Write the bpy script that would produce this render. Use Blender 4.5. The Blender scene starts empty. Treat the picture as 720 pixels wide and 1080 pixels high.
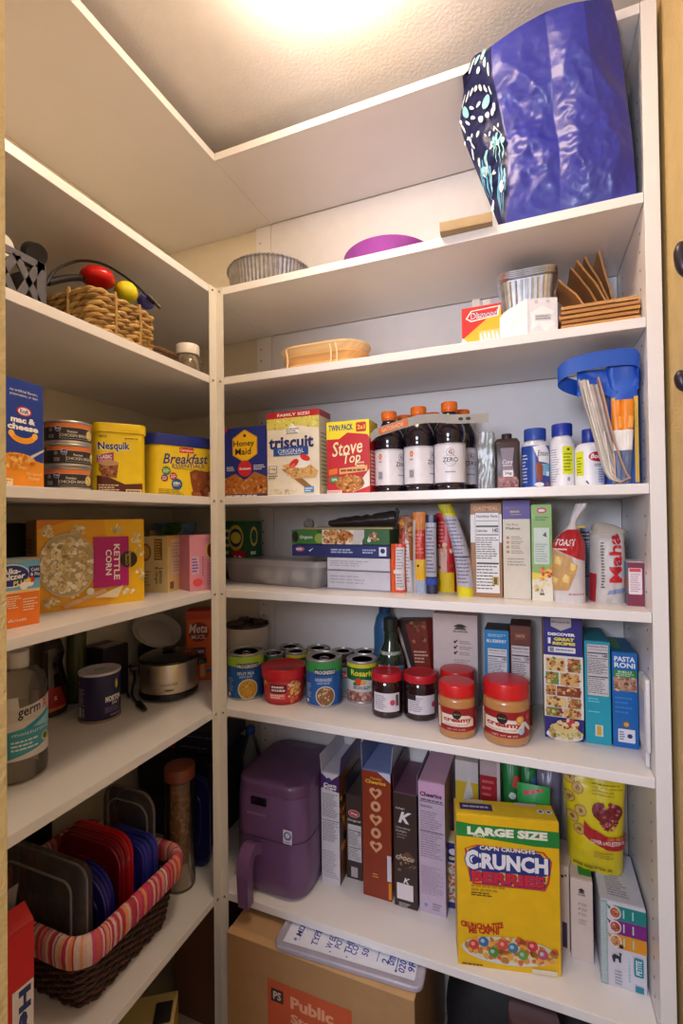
import bpy, bmesh, math, random
from mathutils import Vector, Matrix, noise
PI = math.pi
SC = bpy.context.scene
COL = SC.collection

# ---------------------------------------------------------------- camera model (floor is z = 0, camera stands at x = y = 0)
FOC, YAW, PIT, ROL, CZ = 501.9, .3792, .0125, -.012, 1.42
_c, _s = math.cos(YAW), math.sin(YAW)
_R, _F, _U = Vector((_c, _s, 0)), Vector((-_s, _c, 0)), Vector((0, 0, 1))
_F2 = _F*math.cos(PIT) + _U*math.sin(PIT)
_U2 = _U*math.cos(PIT) - _F*math.sin(PIT)
R3 = _R*math.cos(ROL) + _U2*math.sin(ROL)
U3 = _U2*math.cos(ROL) - _R*math.sin(ROL)
def ray(u, v): return _F2 + R3*((u-360)/FOC) - U3*((v-540)/FOC)
def onY(u, v, Y): d = ray(u, v); return d*(Y/d.y) + Vector((0, 0, CZ))
def onX(u, v, X): d = ray(u, v); return d*(X/d.x) + Vector((0, 0, CZ))
def onZ(u, v, Z): d = ray(u, v); return d*((Z-CZ)/d.z) + Vector((0, 0, CZ))
def hz(u, v, P):
    d = ray(u, v); return CZ + d.z*math.hypot(P[0], P[1])/math.hypot(d.x, d.y)

# ---------------------------------------------------------------- materials
def lin(c):
    c = c.lstrip('#'); out = []
    for i in (0, 2, 4):
        x = int(c[i:i+2], 16)/255
        out.append(x/12.92 if x <= .04045 else ((x+.055)/1.055)**2.4)
    return out
_mats = {}
def P(hexc, rough=.45, metal=0., var=.05, scale=30., bump=0., bscale=200., coat=0., stretch=None):
    """painted / printed / moulded surface: flat colour with a faint procedural mottle"""
    key = (hexc, rough, metal, var, scale, bump, bscale, coat, stretch)
    if key in _mats: return _mats[key]
    m = bpy.data.materials.new('surface_%s_%d' % (hexc.strip('#'), len(_mats))); m.use_nodes = True
    nt = m.node_tree; b = nt.nodes['Principled BSDF']
    c = lin(hexc)
    tc = nt.nodes.new('ShaderNodeTexCoord'); nz = nt.nodes.new('ShaderNodeTexNoise')
    src = tc.outputs['Object']
    if stretch:
        mp = nt.nodes.new('ShaderNodeMapping'); mp.inputs['Scale'].default_value = stretch
        nt.links.new(src, mp.inputs[0]); src = mp.outputs[0]
    nt.links.new(src, nz.inputs['Vector']); nz.inputs['Scale'].default_value = scale; nz.inputs['Detail'].default_value = 3
    rp = nt.nodes.new('ShaderNodeValToRGB')
    rp.color_ramp.elements[0].position = .3; rp.color_ramp.elements[1].position = .7
    rp.color_ramp.elements[0].color = [max(0, x*(1-var)) for x in c]+[1]
    rp.color_ramp.elements[1].color = [min(1, x*(1+var)) for x in c]+[1]
    nt.links.new(nz.outputs['Fac'], rp.inputs[0]); nt.links.new(rp.outputs[0], b.inputs['Base Color'])
    b.inputs['Roughness'].default_value = rough; b.inputs['Metallic'].default_value = metal
    b.inputs['Coat Weight'].default_value = coat
    if bump:
        n2 = nt.nodes.new('ShaderNodeTexNoise'); n2.inputs['Scale'].default_value = bscale; n2.inputs['Detail'].default_value = 2
        bp = nt.nodes.new('ShaderNodeBump'); bp.inputs['Strength'].default_value = bump; bp.inputs['Distance'].default_value = .003
        nt.links.new(src, n2.inputs['Vector']); nt.links.new(n2.outputs['Fac'], bp.inputs['Height']); nt.links.new(bp.outputs[0], b.inputs['Normal'])
    _mats[key] = m; return m
def CLEAR(tint='#f4f6f6', clear=.82, rough=.08, frost='#ffffff'):
    """clear or milky plastic / glass: see-through with a gloss and some body colour"""
    key = ('clear', tint, clear, rough, frost)
    if key in _mats: return _mats[key]
    m = bpy.data.materials.new('clear_%d' % len(_mats)); m.use_nodes = True
    nt = m.node_tree; nt.nodes.clear(); N = nt.nodes.new; L = nt.links.new
    o = N('ShaderNodeOutputMaterial'); t = N('ShaderNodeBsdfTransparent'); t.inputs[0].default_value = lin(tint)+[1]
    d = N('ShaderNodeBsdfPrincipled'); d.inputs['Roughness'].default_value = max(rough, .15)
    tc = N('ShaderNodeTexCoord'); nz = N('ShaderNodeTexNoise'); nz.inputs['Scale'].default_value = 25; L(tc.outputs['Object'], nz.inputs['Vector'])
    rp = N('ShaderNodeValToRGB'); f = lin(frost); rp.color_ramp.elements[0].color = [x*.94 for x in f]+[1]; rp.color_ramp.elements[1].color = f+[1]
    L(nz.outputs['Fac'], rp.inputs[0]); L(rp.outputs[0], d.inputs['Base Color'])
    tl = N('ShaderNodeBsdfTranslucent'); L(rp.outputs[0], tl.inputs[0]); m0 = N('ShaderNodeMixShader'); m0.inputs[0].default_value = .5; L(d.outputs[0], m0.inputs[1]); L(tl.outputs[0], m0.inputs[2])
    g = N('ShaderNodeBsdfGlossy'); g.inputs['Roughness'].default_value = rough
    m1 = N('ShaderNodeMixShader'); m1.inputs[0].default_value = clear; L(m0.outputs[0], m1.inputs[1]); L(t.outputs[0], m1.inputs[2])
    fr = N('ShaderNodeFresnel'); fr.inputs[0].default_value = 1.35
    m2 = N('ShaderNodeMixShader'); L(fr.outputs[0], m2.inputs[0]); L(m1.outputs[0], m2.inputs[1]); L(g.outputs[0], m2.inputs[2])
    L(m2.outputs[0], o.inputs[0]); _mats[key] = m; return m
def EMIT(hexc, s):
    m = bpy.data.materials.new('lamp_glow'); m.use_nodes = True
    b = m.node_tree.nodes['Principled BSDF']; b.inputs['Base Color'].default_value = lin(hexc)+[1]
    b.inputs['Emission Color'].default_value = lin(hexc)+[1]; b.inputs['Emission Strength'].default_value = s
    return m

# ---------------------------------------------------------------- geometry collector
class G:
    def __init__(s): s.v, s.f, s.m, s.ms, s.sm = [], [], [], [], []
    def add(s, vf, mat, smooth=True, M=None):
        vs, fs = vf
        if mat not in s.ms: s.ms.append(mat)
        mi = s.ms.index(mat); k = len(s.v)
        s.v += [tuple(M @ Vector(p)) if M else tuple(p) for p in vs]
        s.f += [[i+k for i in f] for f in fs]
        s.m += [mi]*len(fs); s.sm += [smooth]*len(fs); return s
    def obj(s, name, parent=None, loc=None, rot=None, ang=40):
        me = bpy.data.meshes.new(name); me.from_pydata(s.v, [], s.f)
        for m in s.ms: me.materials.append(m)
        me.polygons.foreach_set('material_index', s.m); me.polygons.foreach_set('use_smooth', s.sm)
        me.update()
        if any(s.sm): me.set_sharp_from_angle(angle=math.radians(ang))
        o = bpy.data.objects.new(name, me); COL.objects.link(o)
        if parent: o.parent = parent
        if loc is not None: o.location = loc
        if rot is not None: o.rotation_euler = rot
        return o
def tag(o, label=None, cat=None, group=None, kind=None):
    if label: o['label'] = label
    if cat: o['category'] = cat
    if group: o['group'] = group
    if kind: o['kind'] = kind
    return o
def root(kind, label, cat, loc=(0, 0, 0), rz=0., group=None, rx=0., ry=0.):
    o = bpy.data.objects.new(kind, None); COL.objects.link(o); o.empty_display_size = .02
    o.location = loc; o.rotation_euler = (rx, ry, rz); return tag(o, label, cat, group)

def bx(x0, x1, y0, y1, z0, z1, bev=0.):
    bm = bmesh.new(); bmesh.ops.create_cube(bm, size=1)
    for v in bm.verts: v.co = Vector(((x0+x1)/2+v.co.x*(x1-x0), (y0+y1)/2+v.co.y*(y1-y0), (z0+z1)/2+v.co.z*(z1-z0)))
    if bev: bmesh.ops.bevel(bm, geom=bm.edges[:], offset=bev, segments=2, affect='EDGES', profile=.5)
    bm.verts.index_update(); r = ([tuple(v.co) for v in bm.verts], [[v.index for v in f.verts] for f in bm.faces]); bm.free(); return r
def ring(hw, hd, r, n=5, cx=0., cy=0.):
    r = max(min(r, hw, hd), 1e-5); out = []
    for q, (sx, sy) in enumerate(((1, 1), (-1, 1), (-1, -1), (1, -1))):
        for i in range(n+1):
            a = q*PI/2 + i/n*PI/2
            out.append((cx+sx*(hw-r)+r*math.cos(a), cy+sy*(hd-r)+r*math.sin(a)))
    return out
def loft(secs, n=5, cap0=True, cap1=True):
    """secs: (z, half width, half depth, corner radius[, cx, cy])"""
    V, Fc = [], []; k = 4*(n+1)
    for s in secs:
        V += [(x, y, s[0]) for x, y in ring(s[1], s[2], s[3], n, *(s[4:6] if len(s) > 4 else ()))]
    for i in range(len(secs)-1):
        for j in range(k): Fc.append([i*k+j, i*k+(j+1) % k, (i+1)*k+(j+1) % k, (i+1)*k+j])
    if cap0: Fc.append(list(range(k))[::-1])
    if cap1: Fc.append([(len(secs)-1)*k+j for j in range(k)])
    return V, Fc
def lathe(prof, n=32, flute=0, famp=0.):
    V, Fc = [], []
    for r, z in prof:
        for j in range(n):
            a = 2*PI*j/n; q = max(r, 1e-4)*(1+(famp*math.cos(a*flute) if flute else 0))
            V.append((q*math.cos(a), q*math.sin(a), z))
    for i in range(len(prof)-1):
        for j in range(n): Fc.append([i*n+j, i*n+(j+1) % n, (i+1)*n+(j+1) % n, (i+1)*n+j])
    Fc.append(list(range(n))[::-1]); Fc.append([(len(prof)-1)*n+j for j in range(n)])
    return V, Fc
def tube(pts, r, n=8, closed=False):
    pts = [Vector(p) for p in pts]; V, Fc = [], []; m = len(pts); up = Vector((0, 0, 1)); rr = r if hasattr(r, '__len__') else [r]*m
    last = None
    for i, p in enumerate(pts):
        a = pts[(i+1) % m] if closed or i < m-1 else p; b = pts[i-1] if closed or i > 0 else p
        t = (a-b).normalized()
        x = t.cross(up) if last is None else last - t*last.dot(t)
        if x.length < 1e-4: x = t.cross(Vector((1, 0, 0)))
        x.normalize(); last = x; y = t.cross(x)
        for j in range(n):
            w = 2*PI*j/n; V.append(tuple(p + x*(rr[i]*math.cos(w)) + y*(rr[i]*math.sin(w))))
    for i in range(m if closed else m-1):
        for j in range(n):
            q = ((i+1) % m)*n; Fc.append([i*n+j, i*n+(j+1) % n, q+(j+1) % n, q+j])
    if not closed: Fc.append(list(range(n))[::-1]); Fc.append([(m-1)*n+j for j in range(n)])
    return V, Fc
def grid(f, na, nb):
    V = [f(i/na, j/nb) for j in range(nb+1) for i in range(na+1)]
    Fc = [[j*(na+1)+i, j*(na+1)+i+1, (j+1)*(na+1)+i+1, (j+1)*(na+1)+i] for j in range(nb) for i in range(na)]
    return V, Fc
def smoothpath(pts, k=8):
    pts = [Vector(p) for p in pts]; out = []
    for i in range(len(pts)-1):
        p0, p1, p2, p3 = pts[max(i-1, 0)], pts[i], pts[i+1], pts[min(i+2, len(pts)-1)]
        for j in range(k):
            t = j/k
            out.append(.5*((2*p1)+(p2-p0)*t+(2*p0-5*p1+4*p2-p3)*t*t+(3*p1-p0-3*p2+p3)*t**3))
    out.append(pts[-1]); return out

# ---------------------------------------------------------------- printed artwork
BODY = ('paper_label', 'shrink_label', 'carton', 'bottle', 'jar', 'pouch', 'tub', 'housing', 'cardboard_body', 'steel_wrap', 'bag_body', 'roll', 'strip', 'holder', 'lid')
_tx = {}
def textgeo(s, bold, shear):
    k = (s, bold, shear)
    if k not in _tx:
        cu = bpy.data.curves.new('lettering', 'FONT'); cu.body = s; cu.offset = bold; cu.shear = shear; cu.resolution_u = 2
        o = bpy.data.objects.new('lettering', cu); me = o.to_mesh()
        V = [(v.co.x, v.co.y) for v in me.vertices]; Fc = [list(p.vertices) for p in me.polygons]
        o.to_mesh_clear(); bpy.data.objects.remove(o); bpy.data.curves.remove(cu)
        x0, x1 = min(v[0] for v in V), max(v[0] for v in V); y0, y1 = min(v[1] for v in V), max(v[1] for v in V)
        _tx[k] = ([((x-x0)/(y1-y0), (y-y0)/(y1-y0)) for x, y in V], Fc, (x1-x0)/(y1-y0))
    return _tx[k]
class Art:
    def __init__(s, name, W, H, fmap, parent, cut=0, cuty=0, lift=.0004, step=.00006, rough=.4):
        s.name, s.W, s.H, s.fm, s.par, s.cut, s.cuty, s.z, s.st, s.rough = name, W, H, fmap, parent, cut, cuty, lift, step, rough
        s.g = G()
    def put(s, V, Fc, c, clip=False):
        """V in metres on the panel"""
        if clip: V = [(min(max(x, 0), s.W), min(max(y, 0), s.H)) for x, y in V]
        mat = P(c, s.rough, var=.04) if isinstance(c, str) else c
        z = s.z; s.z += s.st
        if s.cut or s.cuty:
            bm = bmesh.new(); vs = [bm.verts.new((x, y, 0)) for x, y in V]
            for f in Fc:
                try: bm.faces.new([vs[i] for i in f])
                except ValueError: pass
            xs = [p[0] for p in V]; ys = [p[1] for p in V]
            for n, L, lo, hi, ax in ((s.cut, s.W, min(xs), max(xs), 0), (s.cuty, s.H, min(ys), max(ys), 1)):
                for k in range(1, n):
                    q = L*k/n
                    if lo < q < hi:
                        co = [0, 0, 0]; no = [0, 0, 0]; co[ax] = q; no[ax] = 1
                        bmesh.ops.bisect_plane(bm, geom=bm.verts[:]+bm.edges[:]+bm.faces[:], plane_co=co, plane_no=no)
            bm.verts.index_update(); V = [(v.co.x, v.co.y) for v in bm.verts]; Fc = [[v.index for v in f.verts] for f in bm.faces]; bm.free()
        s.g.add(([s.fm(x, y, z) for x, y in V], Fc), mat, False); return s
    def poly(s, pts, c): return s.put([(x*s.W, y*s.H) for x, y in pts], [list(range(len(pts)))], c, True)
    def rect(s, x0, y0, x1, y1, c, r=0.):
        if not r: return s.poly([(x0, y0), (x1, y0), (x1, y1), (x0, y1)], c)
        hw, hh = (x1-x0)*s.W/2, (y1-y0)*s.H/2
        pts = ring(hw, hh, r*s.W, 4, (x0+x1)/2*s.W, (y0+y1)/2*s.H); return s.put(pts, [list(range(len(pts)))], c, True)
    def ell(s, cx, cy, rx, ry, c, n=24, rot=0.):
        ca, sa = math.cos(rot), math.sin(rot); P_ = []
        for i in range(n):
            a = 2*PI*i/n; x, y = rx*s.W*math.cos(a), ry*math.sin(a)
            P_.append((cx*s.W+x*ca-y*sa, cy*s.H+x*sa+y*ca))
        return s.put(P_, [list(range(n))], c, True)
    def oval(s, cx, cy, rx, ry, c, rot=0.): return s.ell(cx, cy, rx, ry*s.H, c, 24, rot)
    def circ(s, cx, cy, r, c, n=24): return s.ell(cx, cy, r, r*s.W, c, n)
    def text(s, t, x, y, h, c, w=None, rot=0., bold=.012, shear=0., al='C', arc=0.):
        V, Fc, asp = textgeo(t, bold, shear); hh = h*s.H if abs(math.sin(rot)) < .7 else h*s.W
        ww = asp*hh
        if w:
            lim = w*s.W if abs(math.sin(rot)) < .7 else w*s.H
            ww = lim
        ox = {'C': -.5, 'L': 0., 'R': -1.}[al]; ca, sa = math.cos(rot), math.sin(rot); out = []
        for a, b in V:
            q = a/asp; px, py = (q+ox)*ww, (b-.5)*hh + arc*hh*(1-(2*q-1)**2)
            out.append((x*s.W+px*ca-py*sa, y*s.H+px*sa+py*ca))
        return s.put(out, Fc, c)
    def lines(s, x0, y0, x1, y1, n, c, fill=.45, seed=1, ragged=.35):
        r = random.Random(seed); V, Fc = [], []
        for i in range(n):
            yy = y1-(i+.5)*(y1-y0)/n; hh = (y1-y0)/n*fill/2; x = x0; end = x1-(x1-x0)*ragged*r.random()
            while x < end-.01:
                e = min(x+(x1-x0)*r.uniform(.08, .25), end); k = len(V)
                V += [(x*s.W, (yy-hh)*s.H), (e*s.W, (yy-hh)*s.H), (e*s.W, (yy+hh)*s.H), (x*s.W, (yy+hh)*s.H)]; Fc.append([k, k+1, k+2, k+3])
                x = e+(x1-x0)*.03
        return s.put(V, Fc, c)
    def blobs(s, x0, y0, x1, y1, n, r0, r1, cols, seed=1, disc=False):
        """scatter of small irregular pieces (food pictures); radii as fractions of the width"""
        r = random.Random(seed)
        for ci, c in enumerate(cols):
            V, Fc = [], []
            for i in range(max(1, n//len(cols))):
                while True:
                    a, b = r.random(), r.random()
                    if not disc or (2*a-1)**2+(2*b-1)**2 < 1: break
                cx, cy, q = (x0+(x1-x0)*a)*s.W, (y0+(y1-y0)*b)*s.H, r.uniform(r0, r1)*s.W
                k = len(V); m = 8; e = r.uniform(.6, 1); ph = r.random()*PI
                for j in range(m):
                    t = 2*PI*j/m; rr = q*r.uniform(.75, 1.1); px, py = rr*math.cos(t), rr*e*math.sin(t)
                    V.append((cx+px*math.cos(ph)-py*math.sin(ph), cy+px*math.sin(ph)+py*math.cos(ph)))
                Fc.append(list(range(k, k+m)))
            s.put(V, Fc, c, True)
        return s
    def facts(s, x0, y0, x1, y1, seed=1, bg='#f2f0ee', ink='#2c2a2c', head=True):
        h = y1-y0; s.rect(x0, y0, x1, y1, ink); e = .012
        s.rect(x0+e, y0+e*s.W/s.H, x1-e, y1-e*s.W/s.H, bg)
        a, b = x0+.04*(x1-x0), x1-.04*(x1-x0)
        if head: s.text('Nutrition Facts', (a+b)/2, y1-.045*h, .035*h, ink, w=(b-a)*.95, bold=.02)
        for f, t in ((.1, .006), (.16, .022), (.27, .012), (.62, .02)): s.rect(a, y1-(f+t)*h, b, y1-f*h, ink)
        s.text('Calories', a, y1-.225*h, .035*h, ink, al='L', bold=.02, w=(b-a)*.5); s.text(random.Random(seed).choice(('120', '140', '160', '230')), b, y1-.22*h, .06*h, ink, al='R', bold=.02, w=(b-a)*.26)
        s.lines(a, y0+.42*h, b, y1-.3*h, 10, ink, .35, seed); s.lines(a, y0+.04*h, b, y0+.35*h, 8, ink, .3, seed+1)
        return s
    def done(s):
        body = next((c for c in s.par.children if c.type == 'MESH' and c.name.split('.')[0] in BODY), s.par)
        return s.g.obj(s.name, body) if s.g.v else None

# ---------------------------------------------------------------- boxes
class Box:
    def __init__(s, kind, label, cat, A, B, d, h, z, front, side=None, top=None, group=None, part='carton', bev=.0012, flat=False, rough=.45, seam=True):
        A, B = Vector((A[0], A[1])), Vector((B[0], B[1])); e = (B-A); s.w = e.length; s.d, s.h = d, h; e.normalize()
        inw = Vector((-e.y, e.x)); c = (A+B)/2+inw*(d/2)
        s.root = root(kind, label, cat, (c.x, c.y, z), math.atan2(e.y, e.x), group)
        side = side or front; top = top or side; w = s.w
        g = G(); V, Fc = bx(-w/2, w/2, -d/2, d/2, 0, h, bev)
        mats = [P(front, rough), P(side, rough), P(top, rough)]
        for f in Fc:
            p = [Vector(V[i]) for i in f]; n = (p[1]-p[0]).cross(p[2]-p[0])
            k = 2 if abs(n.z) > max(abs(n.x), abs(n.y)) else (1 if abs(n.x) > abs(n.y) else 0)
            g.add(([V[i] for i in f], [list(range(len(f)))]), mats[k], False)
        s.body = g.obj(part, s.root)
        if seam and d > .03:
            g = G(); g.add(bx(-w/2+.002, w/2-.002, -d/2+.003, d*.12, h, h+.0012), mats[2], False); g.obj('top_flap', s.root)
    def front(s, **k): w, d = s.w, s.d; return Art('front_print', w, s.h, lambda x, y, z: (x-w/2, -d/2-z, y), s.root, **k)
    def right(s, **k): w, d = s.w, s.d; return Art('side_print', d, s.h, lambda x, y, z: (w/2+z, x-d/2, y), s.root, **k)
    def left(s, **k): w, d = s.w, s.d; return Art('side_print', d, s.h, lambda x, y, z: (-w/2-z, d/2-x, y), s.root, **k)
    def top(s, **k): w, d, h = s.w, s.d, s.h; return Art('top_print', w, d, lambda x, y, z: (x-w/2, y-d/2, h+.0014+z), s.root, **k)
def cylart(name, R, z0, H, span, parent, cut=18, taper=0., **k):
    """label on a round body; the panel's middle faces local -Y"""
    W = R*span
    def fm(x, y, z):
        a = (x/W-.5)*span; r = R+taper*y/H+z; return (r*math.sin(a), -r*math.cos(a), z0+y)
    return Art(name, W, H, fm, parent, cut=cut, **k)
def face(x, y, tw=0.): return math.atan2(-x, y)+tw
def spot(uL, uR, vb, z, push=0.):
    """centre and radius of a round thing whose front foot shows at vb and whose sides show at uL, uR"""
    p = onZ((uL+uR)/2, vb, z); d = Vector((p.x, p.y)); L = d.length+push; d.normalize()
    a, b = ray(uL, vb), ray(uR, vb); half = abs(math.atan2(a.x, a.y)-math.atan2(b.x, b.y))/2
    R = L*math.sin(half)/(1-math.sin(half)); q = d*(L+R); return q.x, q.y, R
def spotY(uL, uR, Y, v=500):
    a, b = ray(uL, v), ray(uR, v); m = ray((uL+uR)/2, v); t = Y/m.y; q = Vector((m.x*t, Y))
    half = abs(math.atan2(a.x, a.y)-math.atan2(b.x, b.y))/2; return q.x, q.y, q.length*math.sin(half)

# ---------------------------------------------------------------- soft bags
class Bag:
    def __init__(s, kind, label, cat, A, B, h, z, t, mat, group=None, tb=None, wb=None, cy=None, cx=None, wr=.002, seed=0, part='pouch', na=20, nb=26, tilt=0.):
        A, B = Vector((A[0], A[1])), Vector((B[0], B[1])); e = (B-A); s.w = e.length; s.h = h; e.normalize(); inw = Vector((-e.y, e.x)); c = (A+B)/2+inw*(t/2)
        s.root = root(kind, label, cat, (c.x, c.y, z), math.atan2(e.y, e.x), group, ry=tilt)
        tb = tb or (lambda b: (1-abs(2*b-1)**4)); wb = wb or (lambda b: 1.); cy = cy or (lambda b: 0.); cx = cx or (lambda b: 0.)
        def S(a, b, sg):
            a = min(max(a, 0.), 1.); b = min(max(b, 0.), 1.); q = min(1., abs(2*a-1)); th = t/2*max(tb(b), .02)*(1-q**3)**.6
            n = noise.noise(Vector((a*5+seed, b*6, sg*3+seed)))*wr*(1-q*.7)+noise.noise(Vector((a*13+seed, b*15, sg+seed)))*wr*.4
            return Vector((cx(b)+(a-.5)*s.w*wb(b), cy(b)-sg*(th+n), b*h))
        s.S = S; g = G()
        V, Fc = grid(lambda a, b: S(a, b, 1), na, nb); g.add((V, Fc), mat)
        V2, F2 = grid(lambda a, b: S(a, b, -1), na, nb); g.add((V2, [f[::-1] for f in F2]), mat)
        k = (na+1)*(nb+1)
        st = []
        for j in range(nb):
            i = j*(na+1); st += [[i+na+1, i, i+k, i+k+na+1], [i+na, i+na+na+1, i+k+na+na+1, i+k+na]]
        for i in range(na):
            j = nb*(na+1); st += [[i, i+1, i+1+k, i+k][::-1], [j+i, j+i+1, j+i+1+k, j+i+k]]
        g.f += [f[::-1] for f in st]; g.m += [0]*len(st); g.sm += [True]*len(st)
        s.body = g.obj(part, s.root, ang=70)
    def front(s, **k):
        W, H, S = s.w, s.h, s.S
        def fm(x, y, z):
            a, b = x/W, y/H; p = S(a, b, 1); e = .01
            n = (S(min(a+e, 1), b, 1)-S(max(a-e, 0), b, 1)).cross(S(a, min(b+e, 1), 1)-S(a, max(b-e, 0), 1))
            n = n.normalized() if n.length > 1e-9 else Vector((0, -1, 0))
            return p+n*z
        return Art('front_print', W, H, fm, s.root, cut=20, cuty=26, lift=.0012, step=.0001, **k)
# ---------------------------------------------------------------- the pantry itself
X0, Y0, XR, XW, YB, TH = -.7946, 1.08, .2139, -1.231, 1.40, .0205
SH = {1: 2.0519, 2: 1.8063, 3: 1.4805, 4: 1.2296, 5: .9105, 6: .4193, 7: 2.4276}
CEIL = 2.475
def structure(name, g, **k): o = g.obj(name, **k); o['kind'] = 'structure'; return o
cream = P('#e9dfc9', .7, var=.02, bump=.15, bscale=260)
yellow = P('#d0b478', .75, var=.04, bump=.5, bscale=190)
melamine = P('#ece8e6', .33, var=.015, scale=8)
def slab(*a, **k): return G().add(bx(*a), k.get('m', cream), False)
structure('floor', slab(-1.6, 1.0, -1.2, 1.5, -.05, 0, m=P('#b9aea2', .5, var=.08, scale=12)))
structure('ceiling', slab(-1.6, .9, .18, 1.5, CEIL, CEIL+.06, m=P('#e6e0dc', .85, var=.02, bump=.35, bscale=150)))
structure('wall_back', slab(XW-.1, .4, YB, YB+.1, 0, CEIL))
structure('wall_left', slab(XW-.1, XW, .18, YB, 0, CEIL))
structure('wall_right', slab(.2515, .35, .0, YB, 0, CEIL, m=yellow))
structure('wall_front', slab(XW, -.4600, .18, .30, 0, CEIL, m=yellow))
# shelves: seven pairs, each board lifts out on its own
for k in (7, 1, 2, 3, 4, 5, 6):
    z = SH[k]; nm = {7: 'topmost', 1: 'second highest', 2: 'third highest', 3: 'fourth highest', 4: 'fifth highest', 5: 'sixth highest', 6: 'lowest'}[k]
    on = {7: 'bare board close under the ceiling', 1: 'nothing on it', 2: 'holding the rush basket', 3: 'holding the yellow drink mix tubs', 4: 'holding the kettle corn box', 5: 'holding the slow cooker', 6: 'holding the dark wicker basket'}[k]
    ob = {7: 'bare board close under the ceiling', 1: 'under the blue tote bag', 2: 'under the brown paper bags', 3: 'under the cracker boxes and sports drinks', 4: 'under the clear food container', 5: 'under the soup cans and peanut butter', 6: 'under the air fryer and cereal boxes'}[k]
    t = structure and G().add(bx(XW+.001, X0, .301, YB-.001, z-TH, z, .0012), melamine, False).obj('shelf_board')
    tag(t, 'white left wall shelf, %s, %s' % (nm, on), 'shelf', 'left wall shelf boards')
    t = G().add(bx(X0+.0008, XR, Y0, YB-.013, z-TH, z, .0012), melamine, False).obj('shelf_board')
    tag(t, 'white back wall shelf, %s, %s' % (nm, ob), 'shelf', 'back wall shelf boards')
# corner post of angle steel with a pair of screws at every shelf
cp = root('corner_post', 'white angle steel post where left and back shelves meet', 'post', (X0, Y0, 0))
steel = P('#e4dfd6', .4, var=.02)
g = G(); H = SH[1]
g.add(bx(.0006, .0026, -.031, -.0006, 0, H, .0004), steel, False); g.add(bx(.0006, .026, -.0026, -.0006, 0, H, .0004), steel, False)
g.obj('angle_bar', cp)
chrome = P('#b8b4ae', .25, 1.)
for k in (1, 2, 3, 4, 5, 6):
    for M in (Matrix.Translation((.0026, -.018, SH[k]-.011)) @ Matrix.Rotation(PI/2, 4, 'Y'), Matrix.Translation((.015, -.0026, SH[k]-.011)) @ Matrix.Rotation(PI/2, 4, 'X')):
        g = G(); g.add(lathe([(.0038, 0), (.0038, .001), (.0028, .0022), (.0008, .0026)], 12), chrome, M=M)
        g.add(bx(-.0026, .0026, -.0004, .0004, .0022, .0028), P('#4a4642'), False, M=M); g.obj('screw', cp)
# right end panel with a row of shelf pin holes
rp = root('end_panel', 'white upright end panel closing the shelves on the right', 'panel', (XR, Y0, 0))
g = G(); g.add(bx(.0008, .0275, -.002, YB-Y0-.001, 0, SH[7]-.0005, .0012), melamine, False); g.obj('panel', rp)
hole = P('#4a4440', .9)
g = G()
for i in range(52):
    zz = .3+i*.0385
    if min(abs(zz-(s-.01)) for s in SH.values()) < .02: continue
    for yy in (.045, .24): g.add(lathe([(.0026, 0), (.0026, .0003)], 8), hole, M=Matrix.Translation((.0006, yy, zz)) @ Matrix.Rotation(-PI/2, 4, 'Y'))
g.obj('pin_hole', rp)['kind'] = 'stuff'
# flat upright on the back wall, beside the left shelves
ps = root('back_upright', 'flat white upright with pin holes on back wall behind corner post', 'panel', (-.826, YB, 0))
g = G()
zs = [0, SH[6]-TH-.001]
order = [6, 5, 4, 3, 2, 1, 7]
g2 = G()
for a, b in zip([None]+order, order):
    lo = .001 if a is None else SH[a]+.0012; hi = SH[b]-TH-.0012
    g.add(bx(-.028, .028, -.0115, -.0008, lo, hi), melamine, False)
    zz = lo+.03
    while zz < hi-.02: g2.add(lathe([(.0026, 0), (.0026, .0003)], 8), hole, M=Matrix.Translation((-.012, -.0115, zz)) @ Matrix.Rotation(PI/2, 4, 'X')); zz += .0385
g.obj('strip', ps); o = g2.obj('pin_hole', ps); o['kind'] = 'stuff'
# white backing panels of the back bay
bk = G()
for a, b in zip([None]+order, order):
    lo = .001 if a is None else SH[a]+.0012; hi = SH[b]-TH-.0012
    bk.add(bx(-.796, XR-.001, YB-.011, YB-.0008, lo, hi), P('#e6e3e2', .5, var=.02), False)
structure('trim_1', bk)

# ceiling lamp
lx, ly = -.318, .735
cl = root('ceiling_light', 'round glowing flush ceiling light above the pantry', 'lamp', (lx, ly, CEIL))
G().add(lathe([(.135, 0), (.14, -.012), (.135, -.02), (.1, -.021)], 48), P('#e8e4de', .4)).obj('base_ring', cl)
G().add(lathe([(.122, -.0215), (.128, -.03), (.131, -.05), (.126, -.072), (.11, -.092), (.08, -.107), (.04, -.115), (.002, -.117)], 48), EMIT('#ffe5c6', 31.)).obj('lamp_dome', cl)

# dark knobs on the right wall (a coat hook rail's ends, cut by the frame)
for v0, v1, lab in ((255, 305, 'upper dark coat hook on the yellow wall at right edge'), (392, 418, 'lower dark coat hook on the yellow wall at right edge')):
    p = onX(729, (v0+v1)/2, .2515); L = abs(onX(721, v0, .2515).z-onX(721, v1, .2515).z)
    t = root('wall_hook', lab, 'hook', (.2515, p.y, p.z), group='dark hooks on the right wall'); dk = P('#2a2228', .35)
    G().add(lathe([(.016, 0), (.016, .003), (.008, .004), (.006, .006)], 16), dk, M=Matrix.Rotation(-PI/2, 4, 'Y')).obj('back_plate', t)
    G().add(tube(smoothpath([(-.004, 0, -L*.2), (-.012, 0, L*.0), (-.015, 0, L*.35), (-.011, 0, L*.5)]), [.006+.004*math.sin(i/24*PI) for i in range(25)], 10), dk).obj('peg', t)
p = onX(700, 756, XR+.012)
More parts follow.
